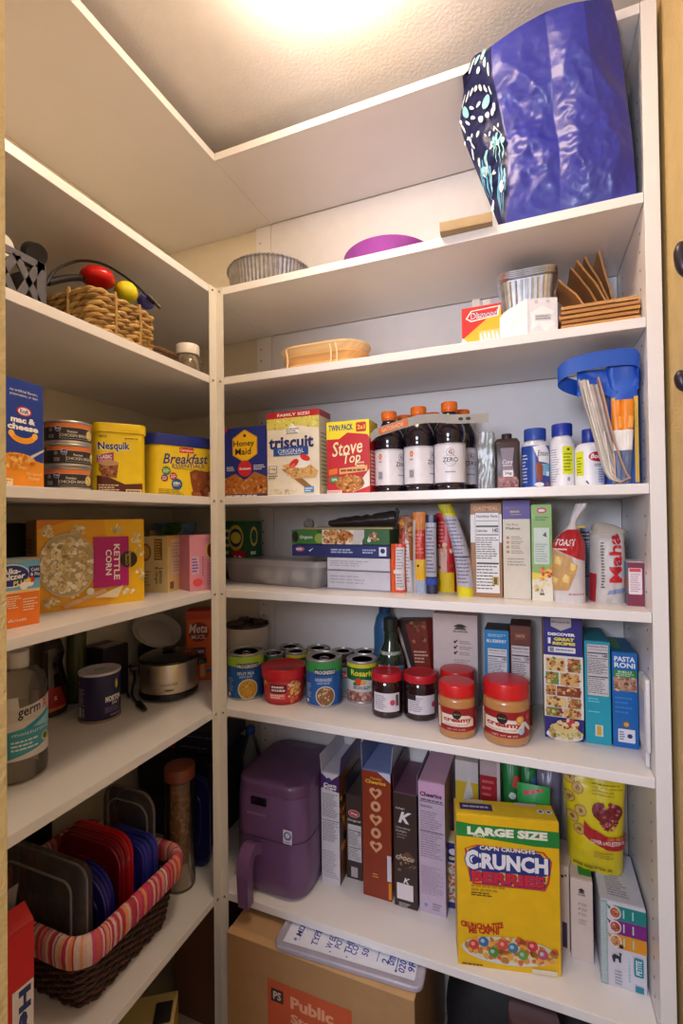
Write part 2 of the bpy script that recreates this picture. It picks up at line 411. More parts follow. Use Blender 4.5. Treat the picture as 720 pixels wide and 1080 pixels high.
# ---------------------------------------------------------------- hall ambience as world colour, plus an added area fill
w = bpy.data.worlds.new('hall'); SC.world = w; w.use_nodes = True
nt = w.node_tree; bgn = nt.nodes['Background']; tc = nt.nodes.new('ShaderNodeTexCoord'); sp = nt.nodes.new('ShaderNodeSeparateXYZ'); rp_ = nt.nodes.new('ShaderNodeValToRGB')
mr = nt.nodes.new('ShaderNodeMapRange'); mr.inputs[1].default_value = -1; mr.inputs[2].default_value = 1
nt.links.new(tc.outputs['Generated'], sp.inputs[0]); nt.links.new(sp.outputs[2], mr.inputs[0]); nt.links.new(mr.outputs[0], rp_.inputs[0]); nt.links.new(rp_.outputs[0], bgn.inputs[0])
rp_.color_ramp.elements[0].position = .3; rp_.color_ramp.elements[0].color = (.5, .38, .3, 1)
rp_.color_ramp.elements[1].position = .62; rp_.color_ramp.elements[1].color = (.86, .84, .95, 1)
bgn.inputs[1].default_value = .5
hl = bpy.data.lights.new('fill_light', 'AREA'); hl.shape = 'DISK'; hl.size = .5; hl.energy = 20; hl.color = (.80, .84, 1.)  # unseen area light added behind the camera, imitating a flash
ho = bpy.data.objects.new('fill_light', hl); COL.objects.link(ho); ho.location = (-.33, -.75, 1.7)
ho.rotation_euler = (Vector((-.3, 1.2, 1.1))-Vector(ho.location)).to_track_quat('-Z', 'Y').to_euler()

# ---------------------------------------------------------------- camera
cam = bpy.data.cameras.new('camera'); co = bpy.data.objects.new('camera', cam); COL.objects.link(co); SC.camera = co
cam.sensor_fit = 'VERTICAL'; cam.sensor_height = 36.; cam.lens = FOC/1080*36.; cam.clip_start = .01
co.matrix_world = Matrix(((R3.x, U3.x, -_F2.x, 0), (R3.y, U3.y, -_F2.y, 0), (R3.z, U3.z, -_F2.z, CZ), (0, 0, 0, 1)))
SC.view_settings.view_transform = 'Standard'; SC.view_settings.look = 'None'; SC.view_settings.gamma = 1; SC.view_settings.use_curve_mapping = False
SC.view_settings.exposure = .04
SC.cycles.use_denoising = True
SC.cycles.transparent_max_bounces = 40
# ================================================================ second highest back shelf: foil pan, purple plate, tray, tote bag
z1 = SH[1]
alu = P('#d6d8dc', .33, 1., var=.14, scale=60)
x, y, r = spotY(240, 330, 1.235, 285)
t = root('foil_roasting_pan', 'round fluted aluminium foil pan on shelf behind corner post top', 'pan', (x, y, z1))
hp = hz(285, 273, (x, y-r*.9))-z1
g = G(); r *= .97
g.add(lathe([(.02, .0006), (r*.86, .0006), (r*.9, .004), (r*.985, hp-.004), (r*1.0, hp-.002), (r*1.03, hp-.002), (r*1.035, hp), (r*1.02, hp+.002), (r*.98, hp), (r*.88, .006), (.02, .003)], 320, 64, .014), P('#a4a4a8', .42, .85, var=.2, scale=60))
g.obj('pan', t)
x, y, r = spotY(362, 455, 1.255, 258)
t = root('purple_bowl', 'wide shallow purple plastic bowl on shelf left of blue tote bag', 'bowl', (x, y, z1))
hp = hz(425, 247.5, (x, y-r))-z1
G().add(lathe([(.02, 0), (r*.5, 0), (r*.55, .002), (r*.85, hp*.6), (r, hp-.002), (r*1.01, hp), (r*.99, hp+.001), (r*.83, hp*.68), (r*.5, .005), (.02, .004)], 56), P('#a048aa', .4)).obj('bowl', t)
A, B = onY(464, 243, 1.083), onY(518, 231, 1.083)
t = root('cardboard_tray', 'flat tan cardboard tray at shelf edge beside blue tote bag', 'tray', ((A.x+B.x)/2, 1.122, z1), .05)
wd = (B-A).length; g = G(); cb = P('#a8916e', .8, bump=.2)
g.add(bx(-wd/2, wd/2, -.062, .06, .0, .004, .0008), cb, False)
for q in (((-wd/2, wd/2, -.062, -.058)), ((-wd/2, wd/2, .056, .06)), ((-wd/2, -wd/2+.004, -.058, .056)), ((wd/2-.004, wd/2, -.058, .056))): g.add(bx(*q, .004, .021), cb, False)
g.obj('tray', t)
for i, (dx, dy) in enumerate(((-.025, 0), (.012, .01))):
    c = root('paper_cup', ('left', 'right')[i]+' one of two small white cups standing in the tan tray', 'cup', (t.location.x+dx, t.location.y+dy, z1+.0042), 0, 'white cups in the tray')
    G().add(lathe([(.008, 0), (.011, .001), (.0145, .044), (.015, .045), (.013, .044), (.009, .003)], 20), P('#f0eee8', .6)).obj('cup', c)

# blue woven-plastic tote, crumpled, leaning out over the shelf edge
rows = [0, .22, .42, .62, .82, 1.]
def q3(*a): return [onY(u, v, Y) for u, v, Y in a]
ctl = [
 q3((527, 233, 1.10), (506, 190, 1.14), (489, 146, 1.16), (486, 120, 1.15), (499, 82, 1.10), (513, 54, 1.06)),
 q3((533, 229, 1.092), (536, 163, 1.085), (530, 128, 1.08), (524, 100, 1.07), (519, 75, 1.055), (518, 49, 1.045)),
 q3((590, 212, 1.088), (590, 165, 1.075), (584, 125, 1.08), (582, 85, 1.055), (578, 45, 1.04), (574, 14, 1.03)),
 q3((634, 201, 1.086), (634, 160, 1.06), (632, 120, 1.06), (625, 80, 1.045), (620, 40, 1.03), (615, 2, 1.02)),
 q3((671, 190, 1.086), (667, 150, 1.08), (662, 112, 1.08), (657, 70, 1.075), (653, 34, 1.065), (645, 1, 1.055)),
 q3((675, 196, 1.30), (672, 160, 1.29), (668, 130, 1.25), (662, 95, 1.2), (657, 60, 1.15), (648, 20, 1.10)),
 q3((540, 235, 1.30), (520, 190, 1.30), (508, 156, 1.28), (507, 126, 1.24), (515, 92, 1.19), (524, 62, 1.13)),
]
for c in ctl:
    c[0].z = z1+.002
for c in ctl[-2:]:
    for p in c: p.z = min(p.z, 2.35)
    c[0].z = z1+.002
for c in ctl: 
    for p in c:
        p.x = min(p.x, XR-.004)
        if p.z > 2.39: p.y = min(p.y, 1.06)
def catmull(p0, p1, p2, p3, t): return .5*((2*p1)+(p2-p0)*t+(2*p0-5*p1+4*p2-p3)*t*t+(3*p1-p0-3*p2+p3)*t**3)
def rowpt(c, b):
    k = 0
    while k < len(rows)-2 and b > rows[k+1]: k += 1
    t = (b-rows[k])/(rows[k+1]-rows[k]); n = len(rows)-1
    return catmull(c[max(k-1, 0)], c[k], c[k+1], c[min(k+2, n)], t)
NC = len(ctl)
def bagpt(a, b, dz=True):
    """a runs round the seven upright creases, b bottom to top"""
    s = (a % NC); i = int(s) % NC; t = s-int(s); t = t*t*(3-2*t)*.35+t*.65
    p = rowpt(ctl[i], b).lerp(rowpt(ctl[(i+1) % NC], b), t)
    if dz:
        f = min(1, b*5)*(1-max(0, b-.9)*5); edge = 4*t*(1-t)
        def rg(q): return 1-2*abs(noise.noise(q))
        n = rg(Vector((p.x*11, p.z*9+p.x*5, 3.1)))*.008+rg(Vector((p.x*24+p.z*16, p.z*21-p.x*9, 7)))*.0048*(1.2-b)+rg(Vector((p.x*52+p.z*20, p.z*47-p.x*26, 1)))*.0022*(1.25-b)
        p = p+Vector((-.15, -1, .1))*n*f*(.35+.65*edge)*(1 if i < 4 else .4)
    if p.z > 2.395 and p.y > 1.072:
        if p.y < 1.11: p.y = 1.072
        else: p.z = 2.395
    return p
lp = bagpt(0, 0, False)
tb = root('tote_bag', 'large crumpled shiny blue shopping bag on the shelf under the ceiling', 'bag', (.06, 1.15, z1))
off = Vector(tb.location)
g = G(); NA, NB = 196, 130; V = []
for j in range(NB+1):
    for i in range(NA): V.append(tuple(bagpt(i*NC/NA, j/NB)-off))
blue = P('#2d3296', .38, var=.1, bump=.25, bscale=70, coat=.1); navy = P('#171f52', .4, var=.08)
Fb = {0: [], 1: []}
for j in range(NB):
    for i in range(NA):
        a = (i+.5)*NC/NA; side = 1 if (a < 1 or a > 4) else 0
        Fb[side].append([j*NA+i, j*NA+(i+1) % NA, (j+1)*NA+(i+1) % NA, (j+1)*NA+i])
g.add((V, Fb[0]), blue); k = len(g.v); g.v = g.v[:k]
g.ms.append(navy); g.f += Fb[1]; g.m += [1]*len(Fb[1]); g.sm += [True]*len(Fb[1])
g.f += [list(range(NA))[::-1], [NB*NA+i for i in range(NA)]]; g.m += [1, 0]; g.sm += [False, False]
g.obj('bag_body', tb, ang=60)
# folk pattern of petals printed on the left gusset
def gus(x, y, z):
    a, b = 7+x, y; p = bagpt(a-7 if a >= 7 else a, b); e = .01
    n = (bagpt(x+e, b)-bagpt(x-e if x > e else x, b)).cross(bagpt(x, min(1, b+e))-bagpt(x, max(0, b-e)))
    n.normalize(); return p+n*z-off
ar = Art('petal_print', 1., 1., gus, tb, cut=12, cuty=40, lift=.003, step=.0002)
teal, wht, sky = '#8fd0d6', '#dfeef0', '#5fa8cf'
def petal(cx, cy, rx, ry, rot, c): ar.ell(cx, cy, rx, ry, c, 14, rot)
for k in range(5): petal(.5+(k-2)*.16, .80+.035*(2-abs(k-2)), .06, .028, (k-2)*-.35, teal if k % 2 else wht)
petal(.5, .9, .07, .03, 0, teal); petal(.5, .78, .06, .02, 0, wht)
for k in range(7): petal(.14+k*.12, .66+.03*math.sin(k*PI/6), .045, .016, (k-3)*-.25, wht)
for sx in (-1, 1): petal(.5+sx*.24, .58, .1, .04, sx*.4, teal); petal(.5+sx*.08, .58, .05, .016, sx*.3, wht); petal(.5+sx*.4, .53, .05, .025, sx*.5, wht)
for k in range(6): petal(.15+k*.14, .46+.02*((k*7) % 3), .05, .02, (k-3)*.25, wht)
for k in range(8): petal(.08+k*.12, .375+.018*math.sin(k*1.1), .03, .009, .3, wht)
for cx, cy in ((.8, .28), (.35, .2), (.85, .12)):
    for k in range(8): a = k*PI/4; petal(cx+.13*math.cos(a), cy+.036*math.sin(a), .06, .014, a*.3, sky if cy < .25 else teal)
    petal(cx, cy, .06, .016, 0, wht)
for k in range(14): r_ = random.Random(k); petal(r_.uniform(.15, .95), r_.uniform(.03, .36), .05, .013, r_.uniform(-.8, .8), wht if k % 3 else teal)
ar.done()

# ================================================================ third highest back shelf
z2 = SH[2]
# tan oval trays in a pack
a, b = onY(289, 375, 1.2), onY(388, 366, 1.2); cx, w_ = (a.x+b.x)/2, (b-a).length
t = root('tan_tray_pack', 'pack of nested tan oval trays lying on shelf left of red box', 'tray', (cx, 1.245, z2))
hp = hz(330, 363, (cx, 1.2))-z2; g = G()
for i in range(3):
    zz = i*hp*.25; s = (.84+.03*i)*w_/2; d = .055+.008*i
    g.add(loft([(zz+.0003, s*.86, d*.8, d*.8), (zz+hp*.36, s, d, d), (zz+hp*.4, s*1.03, d*1.06, d*1.06), (zz+hp*.44, s*1.03, d*1.06, d*1.06), (zz+hp*.46, s, d, d), (zz+hp*.3, s*.8, d*.75, d*.75)], 8), P(('#e6bb7e', '#dca868', '#ecc890')[i], .5, var=.14, scale=14, stretch=(.3, 6, 1)))
o = g.obj('tray', t)
for sx_ in (-.62, .3, .42): G().add(tube([(sx_*w_*.5+.004*math.sin(q_), .071*math.copysign(1, math.cos(q_*PI/8))*min(1, abs(math.cos(q_*PI/8))*1.6), max(.002, hp*(.5+.52*math.sin(q_*PI/8)))) for q_ in range(16)], .0022, 5, True), P('#f0dcb8', .3)).obj('wrap_crease', t)

# red and yellow box of plastic cutlery
A, B = onY(487, 355, 1.14), onY(529, 352, 1.14); h = hz(488, 326, A)-z2
b = Box('cutlery_box', 'red and yellow box of clear plastic forks beside white holder', 'box', A, B, .07, h, z2, '#f2b51d', '#d8231f', '#d8231f')
f = b.front(); f.poly([(0, 1), (1, 1), (1, .93), (.05, .3), (0, .3)], '#d8231f'); f.poly([(0, .3), (.05, .3), (.32, .0), (0, 0)], '#f3ece2')
f.poly([(.1, .75), (.24, .92), (.98, .95), (.92, .72), (.24, .66)], '#f3ece2'); f.poly([(.14, .75), (.26, .9), (.93, .92), (.88, .74), (.26, .69)], '#d8231f')
f.text('Diamond', .57, .80, .15, '#ffffff', w=.66, bold=.03); f.text('Diamond', .57, .81, .14, '#32357c', w=.64, bold=.0)
f.rect(.44, .02, .99, .42, '#e9c886')
for k in range(5): f.oval(.5+k*.1, .2+.03*(k % 2), .035, .17, '#e8e6e2', .15)
f.done()
g = G(); fk = P('#e3dfda', .3)
for i, dx in enumerate((-.012, .012)):
    for k in range(4): g.add(tube([(dx+(k-1.5)*.004, -b.d/2+.004, b.h-.004), (dx+(k-1.5)*.0045, -b.d/2+.004, b.h+.02-(i*.005))], .0013, 6), fk)
    g.add(bx(dx-.008, dx+.008, -b.d/2+.003, -b.d/2+.005, b.h-.012, b.h+.001), fk)
g.obj('fork_cutout', b.root)

# stack of foil loaf pans behind the holder
x, y = onY(556, 330, 1.235).x, 1.245
t0 = None
wl = (onY(587, 290, 1.19)-onY(524, 290, 1.19)).length/2; htop = hz(555, 281, (x, 1.18))-z2
for i in range(4):
    zz = i*.0045; hh = htop-.0135-.004
    t = root('foil_loaf_pan', ('lowest', 'second', 'third', 'topmost')[i]+' fluted foil loaf pan of the stack behind the white holder', 'pan', (x, y, z2+zz), 0, 'nested foil loaf pans'); g = G()
    g.add(loft([(0, wl*.62, .036, .02), (.001, wl*.7, .04, .02), (hh-.004, wl*.93, .056, .024), (hh-.002, wl*1.0, .063, .028), (hh, wl*1.02, .064, .028), (hh+.002, wl*1.0, .063, .028), (hh, wl*.9, .053, .024), (.004, wl*.66, .037, .02)], 6), alu)
    if i == 0:
        for k in range(9):
            u = (k-4)/4.6; g.add(tube([(u*wl*.66, -.0415, .006), (u*wl*.86, -.057, hh-.008)], .0024, 6), alu)
    g.obj('pan', t)
# white plastic holder, corner towards the viewer
A, B, C = onY(527, 355, 1.125), onY(556, 353, 1.098), onY(588, 348, 1.115)
h = hz(556, 315, B)-z2
t = root('white_plastic_holder', 'white plastic holder with embossed panel in front of foil pans', 'holder', (B.x, B.y, z2)); g = G(); pl = P('#f2f0f4', .35)
o3 = Vector((B.x, B.y, 0))
def wallq(p, q, hh0, hh1, th=.0025):
    p, q = Vector((p.x, p.y, 0))-o3, Vector((q.x, q.y, 0))-o3; n = (q-p).normalized(); n = Vector((-n.y, n.x, 0))*th
    n_ = 10; V = []
    for i in range(n_+1):
        s = i/n_; c = p.lerp(q, s); hh = hh0+(hh1-hh0)*(s**.5)
        V += [tuple(c), (c.x, c.y, hh), (c.x+n.x, c.y+n.y, hh), (c.x+n.x, c.y+n.y, 0)]
    Fc = []
    for i in range(n_):
        for k in range(4): Fc.append([i*4+k, i*4+4+k, i*4+4+(k+1) % 4, i*4+(k+1) % 4])
    return V, Fc+[[0, 1, 2, 3], [n_*4+3, n_*4+2, n_*4+1, n_*4]]
g.add(wallq(A, B, h*.72, h), pl, False); g.add(wallq(B, C, h, h), P('#dedde6', .3), False)
D = Vector((C.x-.01, C.y+.05, 0)); g.add(wallq(C, D, h, h), pl, False)
g.add(wallq(D, Vector((A.x+.01, A.y+.045, 0)), h*.8, h*.8), pl, False); g.add(wallq(Vector((A.x+.01, A.y+.045, 0)), A, h*.7, h*.72), pl, False)
g.obj('holder', t)
e = Vector((C.x-B.x, C.y-B.y, 0)); W = e.length; e.normalize(); nn = Vector((e.y, -e.x, 0))
ar = Art('embossed_panel', W, h, lambda x, y, z: e*x+nn*z+Vector((0, 0, y)), t, lift=.0008, step=.0003)
ar.rect(.08, .06, .92, .94, '#e6e5ee', .08); ar.poly([(.1, .62), (.5, .8), (.9, .62), (.72, .5), (.9, .3), (.6, .1), (.38, .3), (.1, .12), (.14, .4)], '#f6f5fa')
ar.rect(.25, .4, .78, .56, '#cfced9'); ar.lines(.28, .42, .75, .54, 2, '#8f8e9c', .5, 3); ar.circ(.3, .9, .06, '#c4c3cf'); ar.circ(.68, .9, .06, '#c4c3cf'); ar.done()

# brown paper bags: a flat stack in front, a loose fan behind
kraft = ['#b07c46', '#c08c52', '#a8743f', '#b98548']
A, B = onY(592, 346, 1.10), onY(679, 336, 1.10); w_ = (B-A).length; htot = hz(635, 313, ((A.x+B.x)/2, 1.1))-z2
for i in range(6):
    t = root('paper_bag', ('lowest', 'second from bottom', 'third from bottom', 'third from top', 'second from top', 'topmost')[i]+' brown paper bag of the flat stack on the shelf', 'bag', ((A.x+B.x)/2+.002*((i*3) % 3-1), 1.20, z2+htot*i/6+.0001), .012*((i*5) % 3-1), 'flat stack of brown paper bags'); hh = htot/6*.93
    def f(a, b_, s): return ((a-.5)*w_*(1-.02*(i % 3)), (b_-.5)*.17, hh/2+s*(hh/2*(1-abs(2*b_-1)**6*.3))+s*hh*.04*noise.noise(Vector((a*4, b_*3, i*3.))))
    g = G(); m = P(kraft[i % 4], .75, var=.07, bump=.2, bscale=60)
    N1, N2 = 18, 8; Vt, Ft = grid(lambda a, b_: f(a, b_, .98), N1, N2); Vb, Fb_ = grid(lambda a, b_: f(a, b_, -.98), N1, N2); k = len(Vt)
    E = []
    for q in range(N1): E += [[q, q+k, q+1+k, q+1], [N2*(N1+1)+q+1, N2*(N1+1)+q+1+k, N2*(N1+1)+q+k, N2*(N1+1)+q]]
    for q in range(N2): s_ = q*(N1+1); E += [[s_+N1+1, s_+N1+1+k, s_+k, s_], [s_+N1, s_+N1+k, s_+2*N1+1+k, s_+2*N1+1]]
    g.add((Vt+Vb, Ft+[[x+k for x in f_][::-1] for f_ in Fb_]+[e_[::-1] for e_ in E]), m, True); g.obj('bag', t, ang=30)
    if i == 5:
        G().add(bx(w_*.2, w_*.485, -.0853, -.085, .0005, hh*.3), P('#c49a62', .7), False).obj('folded_base', t)
fan = [(586, 312, 628, 345, 1.28), (598, 300, 640, 345, 1.29), (604, 293, 655, 340, 1.30), (612, 289, 662, 340, 1.31), (623, 278, 672, 338, 1.325)]
lb = ('leftmost', 'second from left', 'middle', 'second from right', 'rightmost')
for i, (u0, v0, u1, v1, Y) in enumerate(fan):
    p, q = onY(u0, v0, Y), onY(u1, v1, Y); q.z = z2+.001; q.x = min(q.x, XR-.012)
    t = root('paper_bag', lb[i]+' brown paper bag of the slanting fan behind the flat stack', 'bag', (q.x, Y, z2), 0, 'slanting brown paper bags'); g = G()
    d = p-q; m = P(kraft[(i+1) % 4], .75, var=.07, bump=.2, bscale=60); L = d.length; n = Vector((-d.z, 0, d.x)).normalized()
    if n.z < 0: n = -n
    def f(a, b_): return tuple(d*a+n*(.012*math.sin(a*PI)*(1-.2*i)+.003*noise.noise(Vector((a*5, b_*3, i))))+Vector((0, (b_-.5)*.11-.03, .0005)))
    V1, F1 = grid(f, 14, 5); V2 = [(x_+n.x*.004, y_, z_+n.z*.004) for x_, y_, z_ in V1]; k = len(V1); E = []
    for s_ in range(14): E += [[s_, s_+1, s_+1+k, s_+k], [5*15+s_+1, 5*15+s_, 5*15+s_+k, 5*15+s_+1+k]]
    for s_ in range(5): E += [[s_*15+15, s_*15, s_*15+k, s_*15+15+k], [s_*15+14, s_*15+29, s_*15+29+k, s_*15+14+k]]
    g.add((V1+V2, [f_[::-1] for f_ in F1]+[[x_+k for x_ in f_] for f_ in F1]+E), m, True); g.obj('bag', t, ang=30)

# ================================================================ third highest left shelf
XL = X0
# grey crate with cut-outs
A, B = onX(-16, 320, XL-.03), onX(48, 322, XL-.03); hcr = hz(45, 278, (XL-.03, B.y))-z2
t = root('grey_crate', 'grey plastic crate with triangular cut-outs on left shelf', 'crate', (XL-.03, B.y, z2)); g = G(); gr = P('#56555c', .5, var=.08)
W = B.y-A.y; Dp = .16
def bar(p, q, wdt=.012, th=.004, x0=0.):
    (y0, za), (y1, zb) = p, q; d = Vector((0, y1-y0, zb-za)); L = d.length; an = math.atan2(zb-za, y1-y0)
    return Matrix.Translation((x0, y0, za)) @ Matrix.Rotation(an, 4, 'X'), bx(-th, 0, 0, L, -wdt/2, wdt/2, .0008)
for xx in (0., -Dp+.004):
    for p, q, wd in (((-W, .006), (0, .006), .012), ((-W, hcr-.007), (0, hcr-.007), .014), ((-.008, 0), (-.008, hcr), .016), ((-W+.008, 0), (-W+.008, hcr), .016), ((-W*.5, .0), (-.012, hcr-.01), .014), ((-W*.5, hcr-.01), (-.012, .01), .014), ((-W*.5, 0), (-W+.012, hcr-.01), .014), ((-W*.5, hcr-.01), (-W+.012, .01), .014)):
        M, s_ = bar(p, q, wd, .004, xx); g.add(s_, gr, False, M)
for yy in (0, -W): g.add(bx(-Dp, 0, yy-.002, yy+.002, 0, hcr, .0008), gr, False)
g.add(bx(-Dp, 0, -W, 0, 0, .003), gr, False); g.obj('crate', t)
t2 = root('black_webbing', 'bundle of black straps inside the grey crate', 'strap', (XL-.1, B.y-W/2, z2+.0035)); g = G()
for k in range(4): g.add(tube([(.03*math.cos(a_*.4+k), (W*.32)*math.cos(a_*.4), hcr*.3+.02*k-.02+hcr*.18*math.sin(a_*.4)) for a_ in range(16)], .009, 8, True), P('#1d1b1e', .6))
g.obj('strap', t2)
p = onX(36, 265, XL-.07); ph = z2+hcr
t = root('strap_roll', 'rolled black strap with white lettering on top of grey crate', 'strap', (p.x, p.y, p.z-.004), -.3, None, 0, .45); g = G()
blk = P('#221f20', .55); g.add(lathe([(.004, -.016), (.018, -.017), (.0195, -.012), (.0195, .012), (.018, .017), (.004, .016)], 28), blk, M=Matrix.Rotation(.35, 4, 'X') @ Matrix.Rotation(PI/2, 4, 'Y')); g.obj('roll', t)
M = Matrix.Rotation(.35, 4, 'X') @ Matrix.Rotation(PI/2, 4, 'Y')
ar = Art('lettering', .05, .03, lambda x_, y_, z_: M @ Vector(((.0195+z_)*math.cos((x_-.025)/.0195-.6), (.0195+z_)*math.sin((x_-.025)/.0195-.6), y_-.015)), t, cut=8)
ar.text('SOUL', .5, .5, .4, '#e8e4de', w=.7, bold=.02); ar.done()
G().add(bx(-.02, .02, -.008, .008, -.028, -.016, .002), blk).obj('strap_tail', t)
p = onX(1, 258, XL-.08)
t = root('white_disc', 'round white lid standing at left edge behind the grey crate', 'lid', (p.x, p.y, p.z)); G().add(lathe([(.002, .006), (.02, .006), (.023, .002), (.023, -.006), (.02, -.004), (.002, 0)], 28), P('#e4e1de', .35), M=Matrix.Rotation(PI/2, 4, 'Y')).obj('lid', t)

# rush basket with its cargo
Pn, Pm, Pf = onX(52, 322, XL-.055), onX(112, 352, XL-.02), onX(168, 372, XL-.02)
yn, yf = onX(112, 345, XL-.012).y, onX(168, 368, XL-.012).y; wb_ = (yf-yn)
hb = hz(140, 318, (XL-.015, (yn+yf)/2))-z2
yn2 = yn-.03
cy_ = (yn2+yf)/2; hy, hx = (yf-yn2)/2, .125
t = root('rush_basket', 'square tan rush basket with thick twisted weave on left shelf', 'basket', (XL-.012-hx, cy_, z2), -.0)
g = G(); rcol = [P('#b08a4c', .7, var=.2, scale=80), P('#c4a062', .7, var=.2, scale=80), P('#8f6c38', .7, var=.2, scale=80)]
nrow = 7; rt = hb/nrow/2*1.0
for k in range(nrow):
    for s in (0, 1):
        pts = []
        base = ring(hx-.008, hy-.008, .02, 6); m = len(base); dense = []
        for i in range(m):
            p, q = Vector(base[i]), Vector(base[(i+1) % m]); n_ = max(1, int((q-p).length/.006))
            for j in range(n_): dense.append(p.lerp(q, j/n_))
        L = 0
        for i, p in enumerate(dense):
            if i: L += (p-dense[i-1]).length
            nrm = p.normalized(); ph = L/.028*PI+s*PI+k*1.3
            c = p+nrm*(.0045*math.cos(ph)); pts.append((c.x, c.y, rt+k*rt*2*.94+rt*.45*math.sin(ph)))
        g.add(tube(pts, rt*.66, 7, True), rcol[(k+s) % 3])
stk_ = [Vector(p) for p in (lambda b_: [(b_[j][0]+(b_[(j+1) % len(b_)][0]-b_[j][0])*q/20, b_[j][1]+(b_[(j+1) % len(b_)][1]-b_[j][1])*q/20) for j in range(0, len(b_)) for q in range(20) if (Vector(b_[j])-Vector(b_[(j+1) % len(b_)])).length > .03])(ring(hx-.004, hy-.004, .02, 6))]
for i in range(8):
    pp = stk_[int((i+.5)*len(stk_)/8)]; g.add(tube([(pp.x, pp.y, .003), (pp.x*1.03, pp.y*1.03, hb*.5), (pp.x, pp.y, hb)], .0035, 6), rcol[0])
g.add(loft([(.001, hx-.012, hy-.012, .02), (.005, hx-.012, hy-.012, .02)]), rcol[2], False)
g.obj('woven_body', t)
# two flat handles cut through the weave read as dark gaps on the near side
bl = (t.location.x, t.location.y)
def ball(kind, label, cat, u, v, X, r, col, sq=1., rough=.3):
    p = onX(u, v, X); o = root(kind, label, cat, p); o.location = p
    g = G(); g.add(lathe([(r*math.sin(a*PI/14), -r*sq*math.cos(a*PI/14)) for a in range(15)], 24, 5, .03), P(col, rough)); return o, g
o, g = ball('red_toy', 'shiny red rounded plastic toy on top of the rush basket', 'toy', 103, 293, XL-.09, .036, '#d81a1a', .62, .25); g.obj('body', o)
o, g = ball('yellow_ball', 'yellow knobbly ball in the rush basket beside red toy', 'ball', 133, 308, XL-.07, .026, '#e6d81c', .9, .6); g.obj('body', o)
o, g = ball('blue_ball', 'small violet blue ball at the far side of rush basket', 'ball', 154, 318, XL-.07, .02, '#4b4da8', .9, .6); g.obj('body', o)
o, g = ball('green_toy', 'dark green toy seen through the rush basket side', 'toy', 131, 328, XL-.06, .026, '#1e5a42', .8, .5); g.obj('body', o)
ck = P('#1b1819', .45)
def wire(kind, label, pts, r, tip=None, cat='cable', rad=None, m=None, k=8):
    pts = [Vector(p) for p in pts]; o = root(kind, label, cat, pts[0]); q = [p-pts[0] for p in smoothpath(pts, k)]
    G().add(tube(q, r, 8), m or ck).obj('cord', o); return o, [p-pts[0] for p in pts]
c1, q = wire('usb_cable', 'black cable arching over rush basket, with metal plug at far end', [onX(48, 300, XL-.06), onX(60, 284, XL-.07), onX(85, 275, XL-.09), onX(112, 280, XL-.09), onX(140, 298, XL-.07), onX(155, 312, XL-.05)], .0028)
e_ = onX(156, 312, XL-.05); g = G()
d = (onX(169, 325, XL-.03)-e_); g.add(tube([e_-c1.location, e_+d*.6-c1.location], .0065, 8), ck); g.obj('plug_grip', c1)
g = G(); g.add(tube([e_+d*.6-c1.location, e_+d-c1.location], .0055, 4), P('#b9b4aa', .3, .9)); g.obj('plug_tip', c1)
wire('black_wand', 'thick black plastic rod lying across back of rush basket', [onX(50, 298, XL-.09), onX(75, 293, XL-.1), onX(100, 294, XL-.1)], .007)
# dark flat basket and glass jar with white lid
a, b = onX(163, 372, XL-.08), onX(181, 380, XL-.08)
t = root('dark_basket', 'small dark woven tray behind rush basket beside glass jar', 'basket', (XL-.13, (a.y+b.y)/2+.02, z2)); g = G()
for k in range(4): g.add(tube([(x_, y_, .008+k*.0125) for x_, y_ in ring(.06, .05+.002*k, .02, 5)], .0068, 7, True), P(('#4a3220', '#6a4a2c')[k % 2], .6, var=.2, scale=90))
g.add(loft([(.0005, .055, .045, .02), (.004, .055, .045, .02)]), P('#3a281a', .7)); g.obj('woven_body', t)
x, y = onX(198, 386, XL-.05).x, onX(198, 386, XL-.05).y
ra = .030; hj = hz(198, 365, (x, y))-z2
t = root('glass_jar', 'small clear glass jar with white lid beside corner post', 'jar', (x, y, z2))
jw = .041
G().add(lathe([(.002, .0005), (jw*.8, .0005), (jw, .006), (jw, hj*.35), (jw*.85, hj*.55), (ra*.9, hj*.62), (ra*.9, hj*.7), (ra*.82, hj*.7), (jw*.75, hj*.5), (jw*.9, hj*.3), (jw*.9, .008), (.002, .004)], 32), CLEAR('#efe6da', .75, .06, '#d8c8b4')).obj('glass', t)
G().add(lathe([(.002, hj*.66), (ra, hj*.66), (ra*1.02, hj*.7), (ra*1.02, hj*.95), (ra*.95, hj), (.002, hj*1.01)], 32), P('#e9e4dc', .35)).obj('lid', t)
# ================================================================ fourth highest left shelf: mac & cheese, chicken tins, two drink mix tubs
z3 = SH[3]
A, B = onX(-12, 510, -.815), onX(46, 512, -.825); h = hz(46, 408, B)-z3
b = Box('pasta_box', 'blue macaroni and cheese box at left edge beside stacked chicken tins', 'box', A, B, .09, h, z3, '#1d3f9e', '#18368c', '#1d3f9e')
f = b.front(); f.rect(0, 0, 1, .22, '#f39a1f'); f.poly([(0, .2), (1, .2), (1, .24), (.6, .28), (.3, .3), (0, .24)], '#f39a1f')
f.text('no artificial flavors,', .62, .895, .028, '#e8ecf6', w=.52, bold=.01); f.text('preservatives, or dyes', .62, .855, .028, '#e8ecf6', w=.52, bold=.01)
f.oval(.62, .71, .14, .045, '#d3232b'); f.oval(.62, .71, .115, .033, '#ffffff'); f.text('Kraft', .62, .71, .04, '#1d3f9e', w=.16, bold=.03)
f.text('mac &', .6, .625, .058, '#ffffff', w=.46, bold=.05); f.text('cheese', .6, .558, .058, '#ffffff', w=.58, bold=.05)
